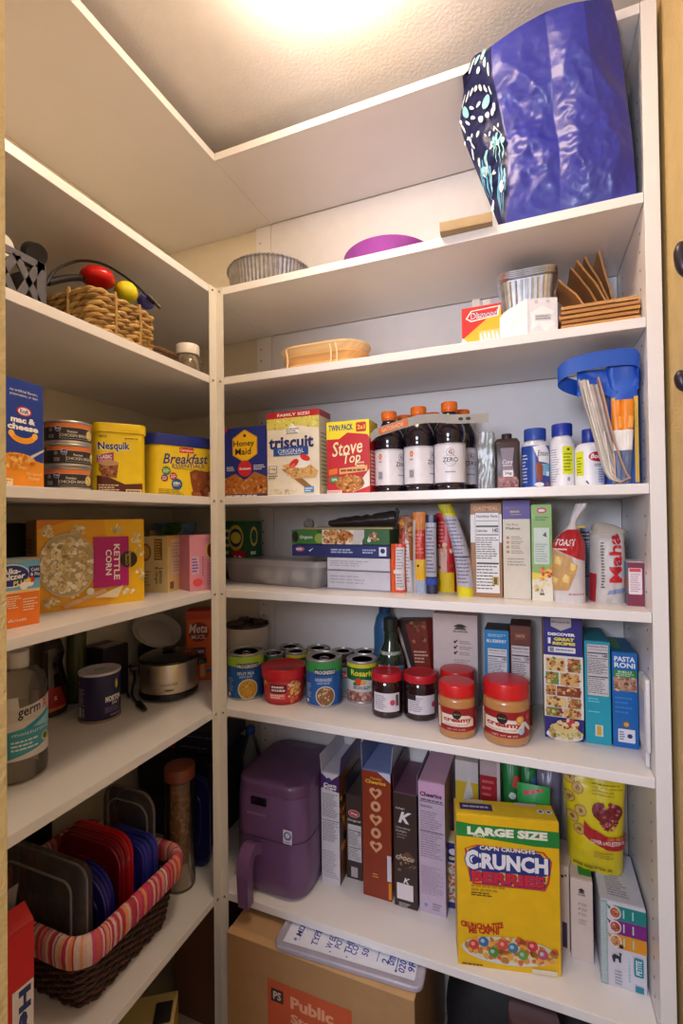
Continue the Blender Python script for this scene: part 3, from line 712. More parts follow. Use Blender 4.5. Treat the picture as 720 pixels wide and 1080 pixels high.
pts = [(.6+.27*math.cos(a), .505+.1*math.sin(a)) for a in [PI+.3+i*(PI-.6)/12 for i in range(13)]]+[(.6+.17*math.cos(a), .505+.045*math.sin(a)) for a in [2*PI-.3-i*(PI-.6)/12 for i in range(13)]]
f.poly(pts, '#f5a623'); f.circ(.38, .49, .055, '#ffc251'); f.circ(.82, .49, .055, '#ffc251')
f.oval(.5, .24, .34, .075, '#f3a632'); f.blobs(.2, .17, .8, .3, 60, .03, .06, ['#f7b548', '#ef9a26', '#ffc965', '#e58b1d'], 4, True)
f.poly([(.74, .27), (1, .36), (1, .38), (.73, .3)], '#d9d4cf'); f.text('Original', .8, .125, .035, '#fbd9a0', w=.3, bold=.01); f.text('Flavor', .8, .085, .035, '#fbd9a0', w=.22, bold=.01); f.rect(0, 0, .4, .07, '#fbe3bd'); f.lines(.05, .01, .38, .06, 3, '#a0642a', .4); f.done()

# tins of chicken breast, three high
x, y, r = spotY(46, 96, 1.0, 505)
q = onX(71, 510, -.83); L = math.hypot(q.x, q.y); dA = abs(math.atan2(*reversed(ray(46, 505)[:2]))-math.atan2(*reversed(ray(97, 505)[:2])))/2
r = L*math.sin(dA)*1.03; d = Vector((q.x, q.y)).normalized(); cx, cy = d*(L+r)
tp = hz(75, 443, (q.x, q.y))-z3; hc = tp/3
tin = P('#bab6b0', .4, .65, var=.06)
def tinbody(g, r, h, ribs=True):
    g.add(lathe([(.002, .0015), (r*.86, .0015), (r*.9, 0), (r*.99, 0), (r*1.012, .0015), (r*1.012, .004), (r*.985, .0055), (r*.985, h-.0055), (r*1.012, h-.004), (r*1.012, h-.0015), (r*.99, h-.0001), (r*.92, h-.0001), (r*.9, h-.003), (r*.7, h-.003), (r*.66, h-.0042), (.002, h-.0042)], 40), tin)
for i in range(3):
    t = root('chicken_tin', ('bottom', 'middle', 'top')[i]+' black and orange chicken breast tin of the stack beside the blue pasta box', 'tin', (cx+.002*(i == 1), cy+.002*(i == 2), z3+i*hc), face(cx, cy, (.0, .28, .02)[i]), 'stacked chicken tins')
    g = G(); tinbody(g, r, hc-.0003); g.obj('can', t)
    g = G(); g.add(lathe([(r*.987, .0062), (r*.994, .0062), (r*.994, hc-.0065), (r*.987, hc-.0065)], 48), P('#322e2f', .45)); g.obj('paper_label', t)
    ar = cylart('label_print', r*.996, .006, hc-.0125, 2.6, t, 26)
    ar.rect(0, .79, 1, 1, '#ee7a32'); ar.rect(0, .76, 1, .79, '#b8b2aa')
    ar.circ(.33, .68, .052, '#f2efe9'); ar.circ(.33, .68, .046, '#2b3f92'); ar.text('Kroger', .33, .68, .13, '#ffffff', w=.075, bold=.02)
    ar.text('Premium', .56, .52, .14, '#f0ece6', w=.16, bold=.01); ar.text('CHICKEN BREAST', .62, .30, .17, '#f0ece6', w=.5, bold=.0)
    ar.rect(.36, .1, .365, .6, '#d8d2c8'); ar.rect(.36, .1, .9, .115, '#d8d2c8'); ar.circ(.2, .6, .035, '#8f8a84'); ar.rect(.16, .12, .26, .34, '#9a958f'); ar.lines(.17, .14, .25, .32, 3, '#322e2f')
    ar.circ(.9, .42, .09, '#e8d37c'); ar.blobs(.84, .2, .97, .65, 18, .012, .022, ['#f2e6a8', '#d9b84a', '#7f9a3c', '#f5ead0'], i, True); ar.done()

# chocolate drink powder tub (rabbit mascot left off)
def tub(kind, label, A, B, d, h, lidh, bodyc, lidc, rr, z, cat='tub', k=.95):
    A, B = Vector(A[:2]), Vector(B[:2]); e = B-A; w = e.length; e.normalize(); inw = Vector((-e.y, e.x)); c = (A+B)/2+inw*d/2
    t = root(kind, label, cat, (c.x, c.y, z), math.atan2(e.y, e.x))
    G().add(loft([(0, w/2*k-.003, d/2*k-.003, rr), (.003, w/2*k, d/2*k, rr), (h-lidh, w/2*k, d/2*k, rr)], 7), P(bodyc, .35)).obj('tub', t)
    o = G().add(loft([(h-lidh, w/2*.98, d/2*.98, rr*1.05), (h-lidh+.001, w/2, d/2, rr*1.08), (h-.004, w/2, d/2, rr*1.08), (h-.001, w/2*.985, d/2*.98, rr), (h, w/2*.95, d/2*.93, rr), (h-.002, w/2*.9, d/2*.86, rr*.9)], 7), P(lidc, .3)).obj('lid', t)
    W, Hh = w*k-2*rr*.35, h-lidh
    ar = Art('front_print', W, Hh, lambda x, y, z_: (x-W/2, -d/2*k-z_+ (rr-math.sqrt(max(0, rr*rr-max(0, abs(x-W/2)-(w/2*k-rr))**2))), y), t, cut=40)
    return t, ar, w, d
A, B = onX(97, 512, -.902), onX(155.5, 515, -.832); h = hz(100, 444, A)-z3
t, ar, w, d = tub('drink_mix_tub', 'yellow chocolate drink mix tub with yellow lid beside chicken tins', A, B, .105, h, .022, '#f3d21b', '#f1cf16', .02, z3)
ar.text('NESTLE', .13, .93, .04, '#7a4a22', w=.17, bold=.02)
ar.text('Nesquik', .37, .76, .17, '#ffffff', w=.72, bold=.06, rot=.05); ar.text('Nesquik', .37, .765, .16, '#252b78', w=.69, bold=.03, rot=.05)
ar.poly([(0, .5), (.36, .54), (.36, .68), (0, .62)], '#a8327e'); ar.text('CLASSIC', .17, .6, .06, '#ffffff', w=.3, bold=.02, rot=.06); ar.text('25 RICH SERVINGS', .17, .54, .03, '#f3d7e8', w=.3, rot=.06)
ar.poly([(0, 0), (1, 0), (1, .18), (.6, .16), (.25, .27), (0, .3)], '#5a2416')
ar.poly([(.03, .5), (.46, .48), (.42, .26), (.1, .28)], '#9a5a36'); ar.blobs(.05, .3, .44, .5, 40, .02, .06, ['#8a4a2a', '#b9805a', '#a8683e', '#6e3a20'], 5, True); ar.oval(.25, .5, .22, .045, '#c89a72')
ar.lines(.03, .05, .5, .16, 3, '#e8cfae', .5, 4); ar.rect(.62, .02, .98, .08, '#e8d8b0'); ar.lines(.64, .03, .96, .07, 1, '#5a2416', .5); ar.lines(.6, .9, .95, .93, 1, '#7a6a20', .5, 9); ar.done()

A, B = onX(159, 516, -.895), onX(229, 518, -.822); h = hz(165, 455, A)-z3
t, ar, w, d = tub('drink_mix_tub', 'yellow breakfast drink mix tub with blue lid beside the corner post', A, B, .11, h, .03, '#f4d528', '#23338f', .03, z3)
ar.rect(.4, .875, .66, .98, '#d2262c'); ar.text('Carnation', .53, .93, .055, '#ffffff', w=.23, bold=.01, shear=.2)
ar.text('Breakfast', .52, .76, .2, '#263a8c', w=.82, bold=.015, shear=.3, rot=.06); ar.text('ESSENTIALS', .56, .62, .075, '#263a8c', w=.58, rot=.05); ar.lines(.3, .54, .85, .57, 1, '#a09440', .5)
for (cx_, cy_, rr_, c_) in ((.17, .5, .075, '#3f8e46'), (.14, .36, .06, '#8b2f66'), (.29, .4, .065, '#c42a3a'), (.35, .25, .095, '#1f5d9e')):
    ar.circ(cx_, cy_, rr_, c_); ar.lines(cx_-rr_*.7, cy_-.04, cx_+rr_*.7, cy_+.04, 3, '#eef2ee', .45, 3)
ar.text('10g', .35, .27, .06, '#ffffff', w=.1, bold=.03)
ar.poly([(.58, .5), (.66, .55), (1, .52), (1, 0), (.66, 0), (.6, .3)], '#8b4a2a'); ar.blobs(.62, .02, 1, .5, 26, .03, .08, ['#9a5632', '#7a3c20', '#a86640'], 8); ar.rect(.93, .0, 1, .12, '#e8e2d8'); ar.lines(.04, .03, .5, .16, 4, '#9a8a2a', .4, 6); ar.done()

# ================================================================ fourth highest back shelf
YF = 1.115
A, B = onY(236, 520, YF+.01), onY(282, 520, YF+.01); h = hz(240, 453, A)-z3
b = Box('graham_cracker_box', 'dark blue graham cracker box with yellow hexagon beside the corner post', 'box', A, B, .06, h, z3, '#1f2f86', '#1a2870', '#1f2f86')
f = b.front(); f.poly([(0, 1), (.12, 1), (0, .9)], '#c93a32'); hexp = lambda cx, cy, r, W=b.w, H=h: [(cx+r*math.sin(k*PI/3), cy+r*math.cos(k*PI/3)*W/H) for k in range(6)]
f.poly(hexp(.5, .73, .33), '#d89c1e'); f.poly(hexp(.5, .73, .305), '#f3c324'); f.text('Honey', .48, .76, .105, '#2a2320', w=.48, bold=.02); f.text('Maid', .46, .655, .095, '#2a2320', w=.36, bold=.02); f.circ(.5, .88, .03, '#2a2320')
f.circ(.5, .41, .16, '#c7283a'); f.text('Grahams', .5, .41, .035, '#ffffff', w=.25, bold=.02); f.lines(.08, .38, .3, .45, 3, '#d8def0', .5, 2); f.lines(.7, .38, .95, .46, 3, '#d8def0', .5, 3)
f.poly([(0, 0), (1, 0), (1, .28), (.72, .36), (.5, .24), (.28, .34), (0, .26)], '#b06a2e'); f.blobs(0, .02, 1, .27, 90, .015, .04, ['#8f4f1e', '#c98646', '#a3602a', '#d79a5a'], 3); f.rect(0, 0, 1, .045, '#3a3550'); f.lines(.05, .005, .8, .04, 1, '#d8d8e8', .6); f.done()

A, B = onY(282, 520, YF), onY(337, 520, YF); h = hz(284, 436.5, A)-z3
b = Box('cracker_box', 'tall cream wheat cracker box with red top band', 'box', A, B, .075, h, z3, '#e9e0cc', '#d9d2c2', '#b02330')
f = b.front(); f.rect(0, .925, 1, 1, '#b5202f'); f.text('FAMILY SIZE!', .52, .962, .035, '#f6ece0', w=.62, bold=.02)
f.poly([(0, .925), (1, .925), (1, .78), (.6, .83), (.3, .79), (0, .8)], '#d9cf62'); f.blobs(0, .8, 1, .92, 50, .01, .03, ['#c8b850', '#e8e08a', '#b0a848', '#d8c858'], 7)
f.poly([(.34, .74), (.5, .86), (.66, .74)], '#f6f2ea'); f.lines(.38, .73, .64, .8, 3, '#6a6a78', .5)
f.text('triscuit', .47, .63, .145, '#26306e', w=.86, bold=.035); f.rect(.13, .475, .8, .575, '#23509a'); f.text('ORIGINAL', .47, .53, .05, '#eef2f8', w=.5, bold=.0); f.lines(.25, .485, .68, .503, 1, '#c8d4ea', .6)
f.poly([(.28, .32), (.72, .1), (.86, .04), (.9, .08), (.5, .3)], '#9a7040'); f.poly([(.3, .36), (.72, .42), (.98, .28), (.94, .2), (.5, .2)], '#d8ac6c'); f.blobs(.36, .21, .9, .37, 60, .01, .025, ['#c08c4c', '#e4c48c', '#b07c40'], 11, True)
f.oval(.66, .38, .18, .06, '#f2efe8'); f.oval(.53, .38, .1, .04, '#d8352c', .6); f.oval(.74, .44, .1, .035, '#d8352c', -.4); f.oval(.5, .35, .06, .02, '#f0685a', .6)
f.rect(.03, .27, .2, .36, '#4a4a4a'); f.rect(.04, .275, .19, .355, '#e9e0cc'); f.text('15g', .115, .32, .03, '#3a3a3a', w=.11); f.lines(.03, .2, .22, .25, 2, '#6a6258', .5); f.rect(.72, .03, .9, .1, '#4f8fc4'); f.lines(.74, .04, .88, .09, 2, '#eef4fa', .5); f.blobs(.02, .02, .6, .08, 30, .01, .02, ['#d8cfb8', '#c8bc9c'], 5); f.done()
r_ = b.right(); r_.rect(.1, .05, .9, .8, '#e0dace'); r_.lines(.15, .1, .85, .75, 14, '#8a8478', .35); r_.rect(0, .925, 1, 1, '#a01e2c'); r_.done()

A, B = onY(345, 519, YF), onY(390, 519, YF); h = hz(346, 446, A)-z3
b = Box('stuffing_mix_box', 'red and yellow stuffing mix box with cream script lettering beside dark bottles', 'box', A, B, .07, h, z3, '#c3202b', '#e6d52a', '#e2d024')
f = b.front(); f.rect(0, .76, 1, 1, '#f0de2e'); f.poly([(0, .76), (.3, .76), (.5, .84), (.95, .8), (1, .76), (1, .6), (0, .6)], '#c3202b')
f.text('TWIN PACK', .34, .915, .085, '#2a3478', w=.58, bold=.03); f.rect(.7, .84, .93, .97, '#c3202b', .03); f.text('2x1', .815, .905, .06, '#f0de2e', w=.17, bold=.02)
f.text('Stove', .48, .635, .2, '#f3e6b8', w=.72, bold=.012, shear=.28, rot=.1); f.text('Top', .6, .47, .18, '#f3e6b8', w=.4, bold=.012, shear=.28, rot=.1)
f.lines(.7, .36, .95, .44, 2, '#e8c8a8', .5, 5); f.poly([(.05, .34), (.25, .36), (.25, .28), (.05, .26)], '#e0782a'); f.poly([(.3, .35), (.95, .38), (.95, .3), (.3, .27)], '#e8b070'); f.lines(.33, .29, .92, .35, 1, '#8a4a1e', .5)
f.oval(.18, .2, .13, .045, '#2f8f4a'); f.text('50%', .18, .2, .035, '#ffffff', w=.13); f.poly([(.6, .02), (1, .1), (1, .33), (.86, .22)], '#e8e2dc'); f.oval(.55, .14, .33, .11, '#b8742e'); f.blobs(.25, .04, .86, .26, 70, .02, .05, ['#d89a4a', '#a8642a', '#e8b868', '#8f5222', '#c8883c'], 6, True); f.rect(0, 0, .36, .055, '#e8c8c4'); f.lines(.03, .01, .33, .045, 2, '#b8707a', .5); f.done()
r_ = b.right(); r_.rect(0, 0, 1, .74, '#b51c28'); r_.lines(.15, .1, .85, .6, 10, '#f0d8b8', .35, 4); r_.done()

# six-pack of dark sports drink under a carrier strip
lq = P('#1e1622', .12, coat=.4); capo = P('#ec7420', .4); lab = P('#dcdae2', .4)
def spbottle(label, x, y, h, tw, zero):
    t = root('sports_drink_bottle', label, 'bottle', (x, y, z3), face(x, y, tw), 'sports drink six-pack'); r = .0365; k = h/.212
    G().add(lathe([(.002, .003), (.026, .001), (.033, .0), (.0355, .004), (.0362, .012), (.034, .017), (.036, .022), (.0362, .11), (.0345, .116), (.0362, .124), (.0372, .135), (.035, .15), (.028, .166), (.0195, .18), (.0165, .187), (.0165, .192)], 36), lq, M=Matrix.Diagonal((1, 1, k, 1))).obj('bottle', t)
    G().add(lathe([(.0172, .188*k), (.0176, .1885*k), (.0176, .1915*k), (.0172, .192*k), (.019, .1925*k), (.0193, .194*k), (.0193, .21*k), (.018, .2118*k), (.002, .212*k)], 40, 20, .012), capo).obj('cap', t)
    G().add(lathe([(.036, .02*k), (.0369, .02*k), (.0369, .111*k), (.036, .111*k)], 40), lab).obj('paper_label', t)
    ar = cylart('label_print', .0371, .02*k, .091*k, 2.7, t, 26)
    for cx in ((.5,) if zero else (.85, .28)):
        if cx in (.5, .85):
            ar.circ(cx, .56, .145, '#3a3640'); ar.circ(cx, .56, .135, '#cfcdd6'); ar.circ(cx, .77, .09, '#3a3640'); ar.circ(cx, .77, .08, '#dcdae2'); ar.text('G', cx, .77, .11, '#3a3640', w=.09, bold=.02); ar.circ(cx, .77, .02, '#ec7420')
            ar.rect(cx-.19, .5, cx+.19, .66, '#dcdae2'); ar.text('ZERO', cx, .575, .12, '#3a3640', w=.36, bold=.02); ar.lines(cx-.11, .38, cx+.11, .46, 2, '#dcdae2', .5); ar.lines(cx-.12, .24, cx+.12, .29, 1, '#8a8894', .6)
        else:
            for j in range(6): a = j*PI/3; ar.oval(cx+.03*math.cos(a), .8+.06*math.sin(a), .022, .03, '#e8803a', a)
            ar.lines(cx-.05, .62, cx+.05, .68, 1, '#8a8894', .6); ar.rect(cx-.06, .16, cx+.06, .38, '#b8b6c0'); ar.lines(cx-.055, .17, cx+.055, .37, 6, '#55535e', .5, 3, .05)
    ar.rect(0, .965, 1, 1, '#b0aeb8'); ar.done(); return t
fr = [(396, 424, 433), (426, 458, 427), (461, 493, 422)]; pos = []
for i, (u0, u1, v) in enumerate(fr):
    x, y, r = spotY(u0, u1, 1.165, 500); hh = hz((u0+u1)/2, v-1, (x, y-.018))-z3; pos.append((x, y))
xs = [pos[1][0]-.0755, pos[1][0], pos[1][0]+.0755]
for i in range(3):
    spbottle(('left', 'middle', 'right')[i]+' front dark sports drink bottle with orange cap', xs[i], 1.165, (.206, .211, .215)[i], (-.05, .1, .02)[i], i == 2)
    spbottle(('left', 'middle', 'right')[i]+' rear dark sports drink bottle with orange cap', xs[i]+.019, 1.246, .211, .6, i == 2)
t = root('bottle_carrier', 'grey paper carrier strip with orange print lying over the sports drink bottles', 'carrier', (xs[0]-.03, 1.125, z3+.135)); g = G()
car = [(-.01, .0, .0), (.01, -.008, .013), (.04, -.011, .02), (.075, -.0115, .028), (.12, -.012, .036), (.16, -.012, .035), (.2, -.010, .03), (.235, -.008, .0285), (.275, -.006, .027)]
sp_ = smoothpath(car, 6)
def cf(a, b_):
    k = a*(len(sp_)-1); i = min(int(k), len(sp_)-2); p = sp_[i].lerp(sp_[i+1], k-i); return (p.x, p.y+b_*.006, p.z+(b_-.5)*-.02+b_*.0)
V, Fc = grid(lambda a, b_: cf(a, b_), 40, 4); V2 = [(x, y-.0012, z_) for x, y, z_ in V]; k = len(V)
g.add((V+V2, Fc+[[q+k for q in f_][::-1] for f_ in Fc]), P('#aaa69e', .5, var=.04)); g.obj('strip', t)
ar = Art('carrier_print', 1, 1, lambda x, y, z_: (lambda p: (p[0], p[1]-.0014-z_*2, p[2]))(cf(x, 1-y)), t, cut=40)
ar.rect(.16, .15, .42, .85, '#ec7420'); ar.text('GATORADE', .29, .5, .5, '#f0c8a0', w=.2, bold=.02); ar.oval(.80, .5, .02, .18, '#3a3430'); ar.oval(.86, .5, .02, .18, '#3a3430'); ar.done()
# shrink film hanging at the pack's right side
p = onY(506, 480, 1.15)
t = root('plastic_sleeve', 'crumpled clear plastic sleeve standing right of the sports drink bottles', 'wrapper', (p.x+.014, 1.155, z3))
def slv(a, b_): s = -1 if a < .5 else 1; q = (a*2) % 1; return ((q-.5)*.036*s*-1+.003*noise.noise(Vector((a*6, b_*5, 1))), s*.012+.004*noise.noise(Vector((a*9, b_*8, 3))), b_*.135)
V, Fc = grid(slv, 20, 12); G().add((V, Fc), CLEAR('#e8ece8', .6, .2, '#c8ccd0')).obj('film', t)

def shoulderbottle(kind, label, uL, uR, Y, vtop, bodyc, capc, z, capr=.6, group=None, caph=.025, cat='bottle', prof=None, tw=0., neckc=None, flute=0):
    x, y, r = spotY(uL, uR, Y, 500); h = hz((uL+uR)/2, vtop, (x, y-r*capr))-z
    t = root(kind, label, cat, (x, y, z), face(x, y, tw), group); hb = h-caph
    prof = prof or [(.85, 0), (1, .02), (1, .8), (.93, .9), (.72, .97), (.68, 1.)]
    G().add(lathe([(.002, .001)]+[(r*a, hb*b_) for a, b_ in prof]+[(.002, hb)], 36), P(bodyc, .3)).obj('bottle', t)
    G().add(lathe([(r*capr*.96, hb-.002), (r*capr, hb-.001), (r*capr, h-.003), (r*capr*.94, h), (.002, h)], 36, 24 if flute else 0, .012), P(capc, .35)).obj('cap', t)
    return t, r, h, hb
# chocolate shake carton with a screw cap
A, B = onY(521, 514, 1.16), onY(548, 513, 1.16); h = hz(534, 461, A)-z3; w_ = (B-A).length
t = root('shake_carton', 'dark brown shake carton with screw cap left of blue-capped bottle', 'carton', ((A.x+B.x)/2, 1.185, z3), .08)
G().add(loft([(0, w_*.48, .024, .006), (.003, w_*.5, .025, .006), (h*.5, w_*.47, .0245, .006), (h*.88, w_*.5, .025, .006), (h*.9, w_*.5, .024, .006), (h*.985, w_*.42, .012, .005), (h*.99, w_*.4, .011, .005)], 4), P('#3c2d2e', .35)).obj('carton', t)
G().add(lathe([(.01, h*.97), (.0115, h*.972), (.0115, h+.009), (.0105, h+.0105), (.002, h+.011)], 24, 12, .02), P('#2a2426', .4)).obj('cap', t)
ar = Art('front_print', w_*.96, h*.88, lambda x_, y_, z_: (x_-w_*.48, -.0252-z_, y_), t)
ar.poly([(.1, .0), (.9, 0), (.95, .2), (.6, .35), (.1, .3)], '#8a5a58'); ar.blobs(.15, .02, .9, .25, 12, .06, .12, ['#a87470', '#6a3e3c'], 3); ar.poly([(.22, .9), (.78, .9), (.7, .55), (.78, .3), (.25, .3), (.32, .55)], '#7d6f80')
ar.text('Core', .5, .6, .09, '#e8e0e8', w=.42, bold=.0, shear=.3); ar.rect(.32, .28, .72, .42, '#e0dbe0'); ar.text('26g', .52, .35, .08, '#3a2c30', w=.3, bold=.02); ar.lines(.3, .5, .7, .54, 1, '#d8ced8', .5); ar.done()

t, r, h, hb = shoulderbottle('shake_bottle', 'blue and white nutrition shake bottle with blue cap, chocolate drop on label', 550, 579, 1.175, 451, '#c9cdda', '#2546a0', z3, .82)
G().add(lathe([(r*1.0, .002), (r*1.008, .002), (r*1.008, hb*.86), (r*1.0, hb*.86)], 40), P('#24469c', .35)).obj('shrink_label', t)
ar = cylart('label_print', r*1.012, .002, hb*.86, 2.8, t, 24); ar.poly([(.45, .95), (.75, 1), (1, .8), (1, .55), (.6, .6)], '#e6e8f0'); ar.text('Ensure', .74, .8, .13, '#2a3a78', w=.36, bold=.01, shear=.2)
ar.poly([(.52, .55), (1, .55), (1, .25), (.6, .3)], '#74b4dc'); ar.poly([(.5, .55), (.62, .58), (.7, .5), (.68, .2), (.6, .08), (.54, .2)], '#8f4c3c'); ar.rect(.56, .57, .58, .75, '#8f4c3c'); ar.oval(.6, .07, .12, .05, '#e8e4ea'); ar.rect(.8, .27, .95, .37, '#e8ecf4'); ar.lines(.08, .1, .3, .8, 9, '#c8d0e8', .35, 3); ar.oval(.85, .08, .1, .05, '#8a4a78'); ar.done()

t, r, h, hb = shoulderbottle('shake_bottle', 'white nutrition shake bottle with yellow panel, left of the red oval one', 580, 606, 1.175, 446, '#dcdde6', '#2038a0', z3, .86)
ar = cylart('label_print', r*1.004, .004, hb*.78, 2.8, t, 24); ar.rect(0, 0, 1, 1, '#e2e2ea'); ar.rect(.5, .28, .86, .94, '#d6de1e', .02); ar.lines(.54, .34, .82, .8, 6, '#7a8420', .45, 4); ar.circ(.68, .87, .04, '#2a2a30'); ar.text('8', .68, .16, .09, '#55557a', w=.08); ar.lines(.1, .08, .42, .9, 14, '#8a8a98', .3, 5); ar.done()
t, r, h, hb = shoulderbottle('shake_bottle', 'white nutrition shake bottle with red oval logo and yellow strip beside open magazine pouch', 606, 637, 1.165, 452, '#e4e4ec', '#1c3494', z3, .5, prof=[(.85, 0), (1, .02), (1, .8), (.95, .9), (.8, .97), (.5, 1.)], caph=.03)
ar = cylart('label_print', r*1.004, .004, hb*.8, 2.8, t, 24); ar.rect(0, 0, 1, 1, '#e8e8ee'); ar.rect(.12, .26, .36, .94, '#d6de1e', .02); ar.lines(.15, .32, .33, .8, 6, '#7a8420', .45, 4)
ar.oval(.72, .78, .24, .14, '#b81e2c'); ar.text('Boost', .72, .79, .13, '#ffffff', w=.38, bold=.02, shear=.25); ar.lines(.62, .5, .84, .58, 2, '#5a5a66', .5); ar.lines(.72, .05, .9, .45, 6, '#6a6a76', .4, 2); ar.rect(.1, .3, .95, .305, '#c8c8d2'); ar.poly([(.4, .1), (.46, .02), (.5, .02), (.44, .12)], '#2a2a3a'); ar.done()

# bright blue tote standing against the end panel
A, B = onY(640, 505, 1.13), onY(687, 505, 1.1); xb = XR-.004
tw_, hh = .062, hz(686, 385, (xb, 1.15))-z3
t = root('blue_tote', 'bright blue reusable shopping tote standing against right end panel', 'bag', (xb-tw_/2, 1.213, z3)); bb = P('#1b57c4', .45, var=.07, bump=.3, bscale=30)
def tote(a, b_, k):
    th = a*2*PI; p = ring(tw_/2*.9, .105, .012, 6); i = int(a*len(p)) % len(p); f = a*len(p)-int(a*len(p)); q = Vector(p[i]).lerp(Vector(p[(i+1) % len(p)]), f)
    n = noise.noise(Vector((q.x*30, q.y*22+k, b_*7)))*.006*min(1, b_*4)*(1-.3*b_); s = 1-.06*math.sin(b_*PI)
    return (min(q.x*s+n, tw_/2-.0005), q.y*s+n, b_*hh)
N = 84; V, Fc = [], []
for j in range(25):
    for i in range(N): V.append(tote(i/N, j/24, 2))
for j in range(24):
    for i in range(N): Fc.append([j*N+i, j*N+(i+1) % N, (j+1)*N+(i+1) % N, (j+1)*N+i])
k = len(V)
V2 = [(x*.97, y*.975, max(z_, .002)) for x, y, z_ in V]
Fc2 = [[q+k for q in f_][::-1] for f_ in Fc]; rim = [[24*N+i, 24*N+(i+1) % N, k+24*N+(i+1) % N, k+24*N+i] for i in range(N)]
g = G(); g.add((V+V2, Fc+Fc2+rim+[list(range(N))[::-1], [k+i for i in range(N)]]), bb); g.obj('bag_body', t, ang=60)
yl = P('#d8b23c', .5)
g = G()
for y_ in (-.1065,): 
    for x_ in (-.02, .02): g.add(bx(x_-.0035, x_+.0035, y_-.0012, y_+.004, .004, hh*.72, .0004), yl, False)
g.obj('yellow_trim', t)
hd = [(.026, -.1, hh*.9), (.027, -.112, hh*.99), (.01, -.118, hh*1.035), (-.05, -.118, hh*1.04), (-.1, -.115, hh*1.01), (-.122, -.105, hh*.95), (-.112, -.095, hh*.9), (-.085, -.08, hh*.86), (-.055, -.05, hh*.85), (-.03, -.02, hh*.85)]
spx = smoothpath(hd, 8)
def strap(a, b_):
    k_ = a*(len(spx)-1); i = min(int(k_), len(spx)-2); p = spx[i].lerp(spx[i+1], k_-i); return (p.x, p.y+.001, p.z+(b_-.5)*.034*(1 if a < .8 else .8))
V, Fc = grid(strap, 50, 3); V2 = [(x, y+.0016, z_) for x, y, z_ in V]; k = len(V)
tt = G().add((V+V2, Fc+[[q+k for q in f_][::-1] for f_ in Fc]), P('#1750b4', .45, var=.06)).obj('handle', t)
def flap(a, b_): return (-.085+a*.112, -.099+.004*math.sin(a*PI)-.004*(1-b_)*math.sin(a*3.)-.004*noise.noise(Vector((a*7, b_*4, 2))), hh*(.76+.22*b_)+.01*math.sin(a*7)*(1-b_))
V, Fc = grid(flap, 24, 10); V2 = [(x, y+.0015, z_) for x, y, z_ in V]; k = len(V)
G().add((V+V2, Fc+[[q+k for q in f_][::-1] for f_ in Fc]), bb).obj('folded_flap', t, ang=80)

# open pouch of leaflets leaning in front of the tote
pA, pB = onY(612, 380, 1.09), onY(658, 506, 1.085)
t = root('document_pouch', 'open plastic-edged pouch of white papers leaning in front of blue tote', 'pouch', (pB.x, 1.085, z3))
def col(u0, v0, u1, v1, Y): a, b_ = onY(u0, v0, Y), onY(u1, v1, Y); return a-Vector(t.location), b_-Vector(t.location)
# left sheets run from the top left down to the fold, right panel goes back up
Lp = [Vector(onY(u, v, Y))-Vector(t.location) for u, v, Y in ((610, 400, 1.088), (616, 424, 1.086), (625, 455, 1.083), (634, 485, 1.081), (642, 503, 1.08), (655, 510, 1.08))]
Rp = [Vector(onY(u, v, Y))-Vector(t.location) for u, v, Y in ((630, 398, 1.088), (636, 420, 1.086), (643, 450, 1.083), (652, 480, 1.081), (659, 498, 1.08), (664, 505, 1.08))]
def fix(ps):
    for p in ps: p.z = max(p.z, .002)
    return ps
Ls, Rs = smoothpath(fix(Lp), 6), smoothpath(fix(Rp), 6)
def leaf(ps, dx, dy, depth, m, th=.0012, top=1.):
    n = len(ps)-1
    def f(a, b_):
        k_ = (1-a*top)*n; i = min(int(k_), n-1); p = ps[i].lerp(ps[i+1], k_-i); return (p.x+dx*(a), p.y+dy+b_*depth, max(p.z, .0008))
    V, Fc = grid(f, 24, 4); V2 = [(x+th, y, z_+th*.3) for x, y, z_ in V]; k = len(V)
    E = []
    for i in range(24): E += [[i, i+1, i+1+k, i+k], [100+i+1, 100+i, 100+i+k, 100+i+1+k]]
    for j in range(4): E += [[j*25+24, j*25+49, j*25+49+k, j*25+24+k], [j*25+25, j*25, j*25+k, j*25+25+k]]
    return (V+V2, [q[::-1] for q in Fc]+[[x+k for x in q] for q in Fc]+E), m
def fill(b_lo, b_hi, dy, c0, c1):
    n = min(len(Ls), len(Rs))-1
    def f(a, b_):
        k_ = (b_lo+(b_hi-b_lo)*b_)*n; i = min(int(k_), n-1); p = Ls[i].lerp(Ls[i+1], k_-i); q = Rs[i].lerp(Rs[i+1], k_-i); s = p.lerp(q, c0+(c1-c0)*a); return (s.x, s.y+dy+.004*math.sin(a*9), max(s.z, .001))
    return grid(f, 12, 20)
edge_, paper = P('#b08a74', .5), P('#d8d0c6', .6, var=.1, scale=60)
g = G(); s_, m_ = leaf(Ls, 0, 0, .018, P('#c8beb4', .45)); g.add(s_, m_); s_, m_ = leaf(Rs, 0, 0, .018, edge_, .003); g.add(s_, m_)
g.add(tube([tuple(Ls[-1]+Vector((0, 0, .002))), tuple(Rs[-1]+Vector((0, 0, .002)))], .002, 6), edge_); g.obj('pouch', t, ang=60)
for q_, (a_, b2, dy_, c0, c1, cl_) in enumerate(((0, .98, .010, .04, .55, '#d2cac2'), (.06, .98, .015, .3, .97, '#b3a8a0'), (.3, .96, .006, .05, .35, '#e4ddd4'))):
    V, Fc = fill(a_, b2, dy_, c0, c1); V2 = [(x, y+.0012, z_) for x, y, z_ in V]; k = len(V); G().add((V+V2, Fc+[[w_+k for w_ in f_][::-1] for f_ in Fc]), P(cl_, .6, var=.08, scale=50)).obj('paper_sheet', t, ang=60)
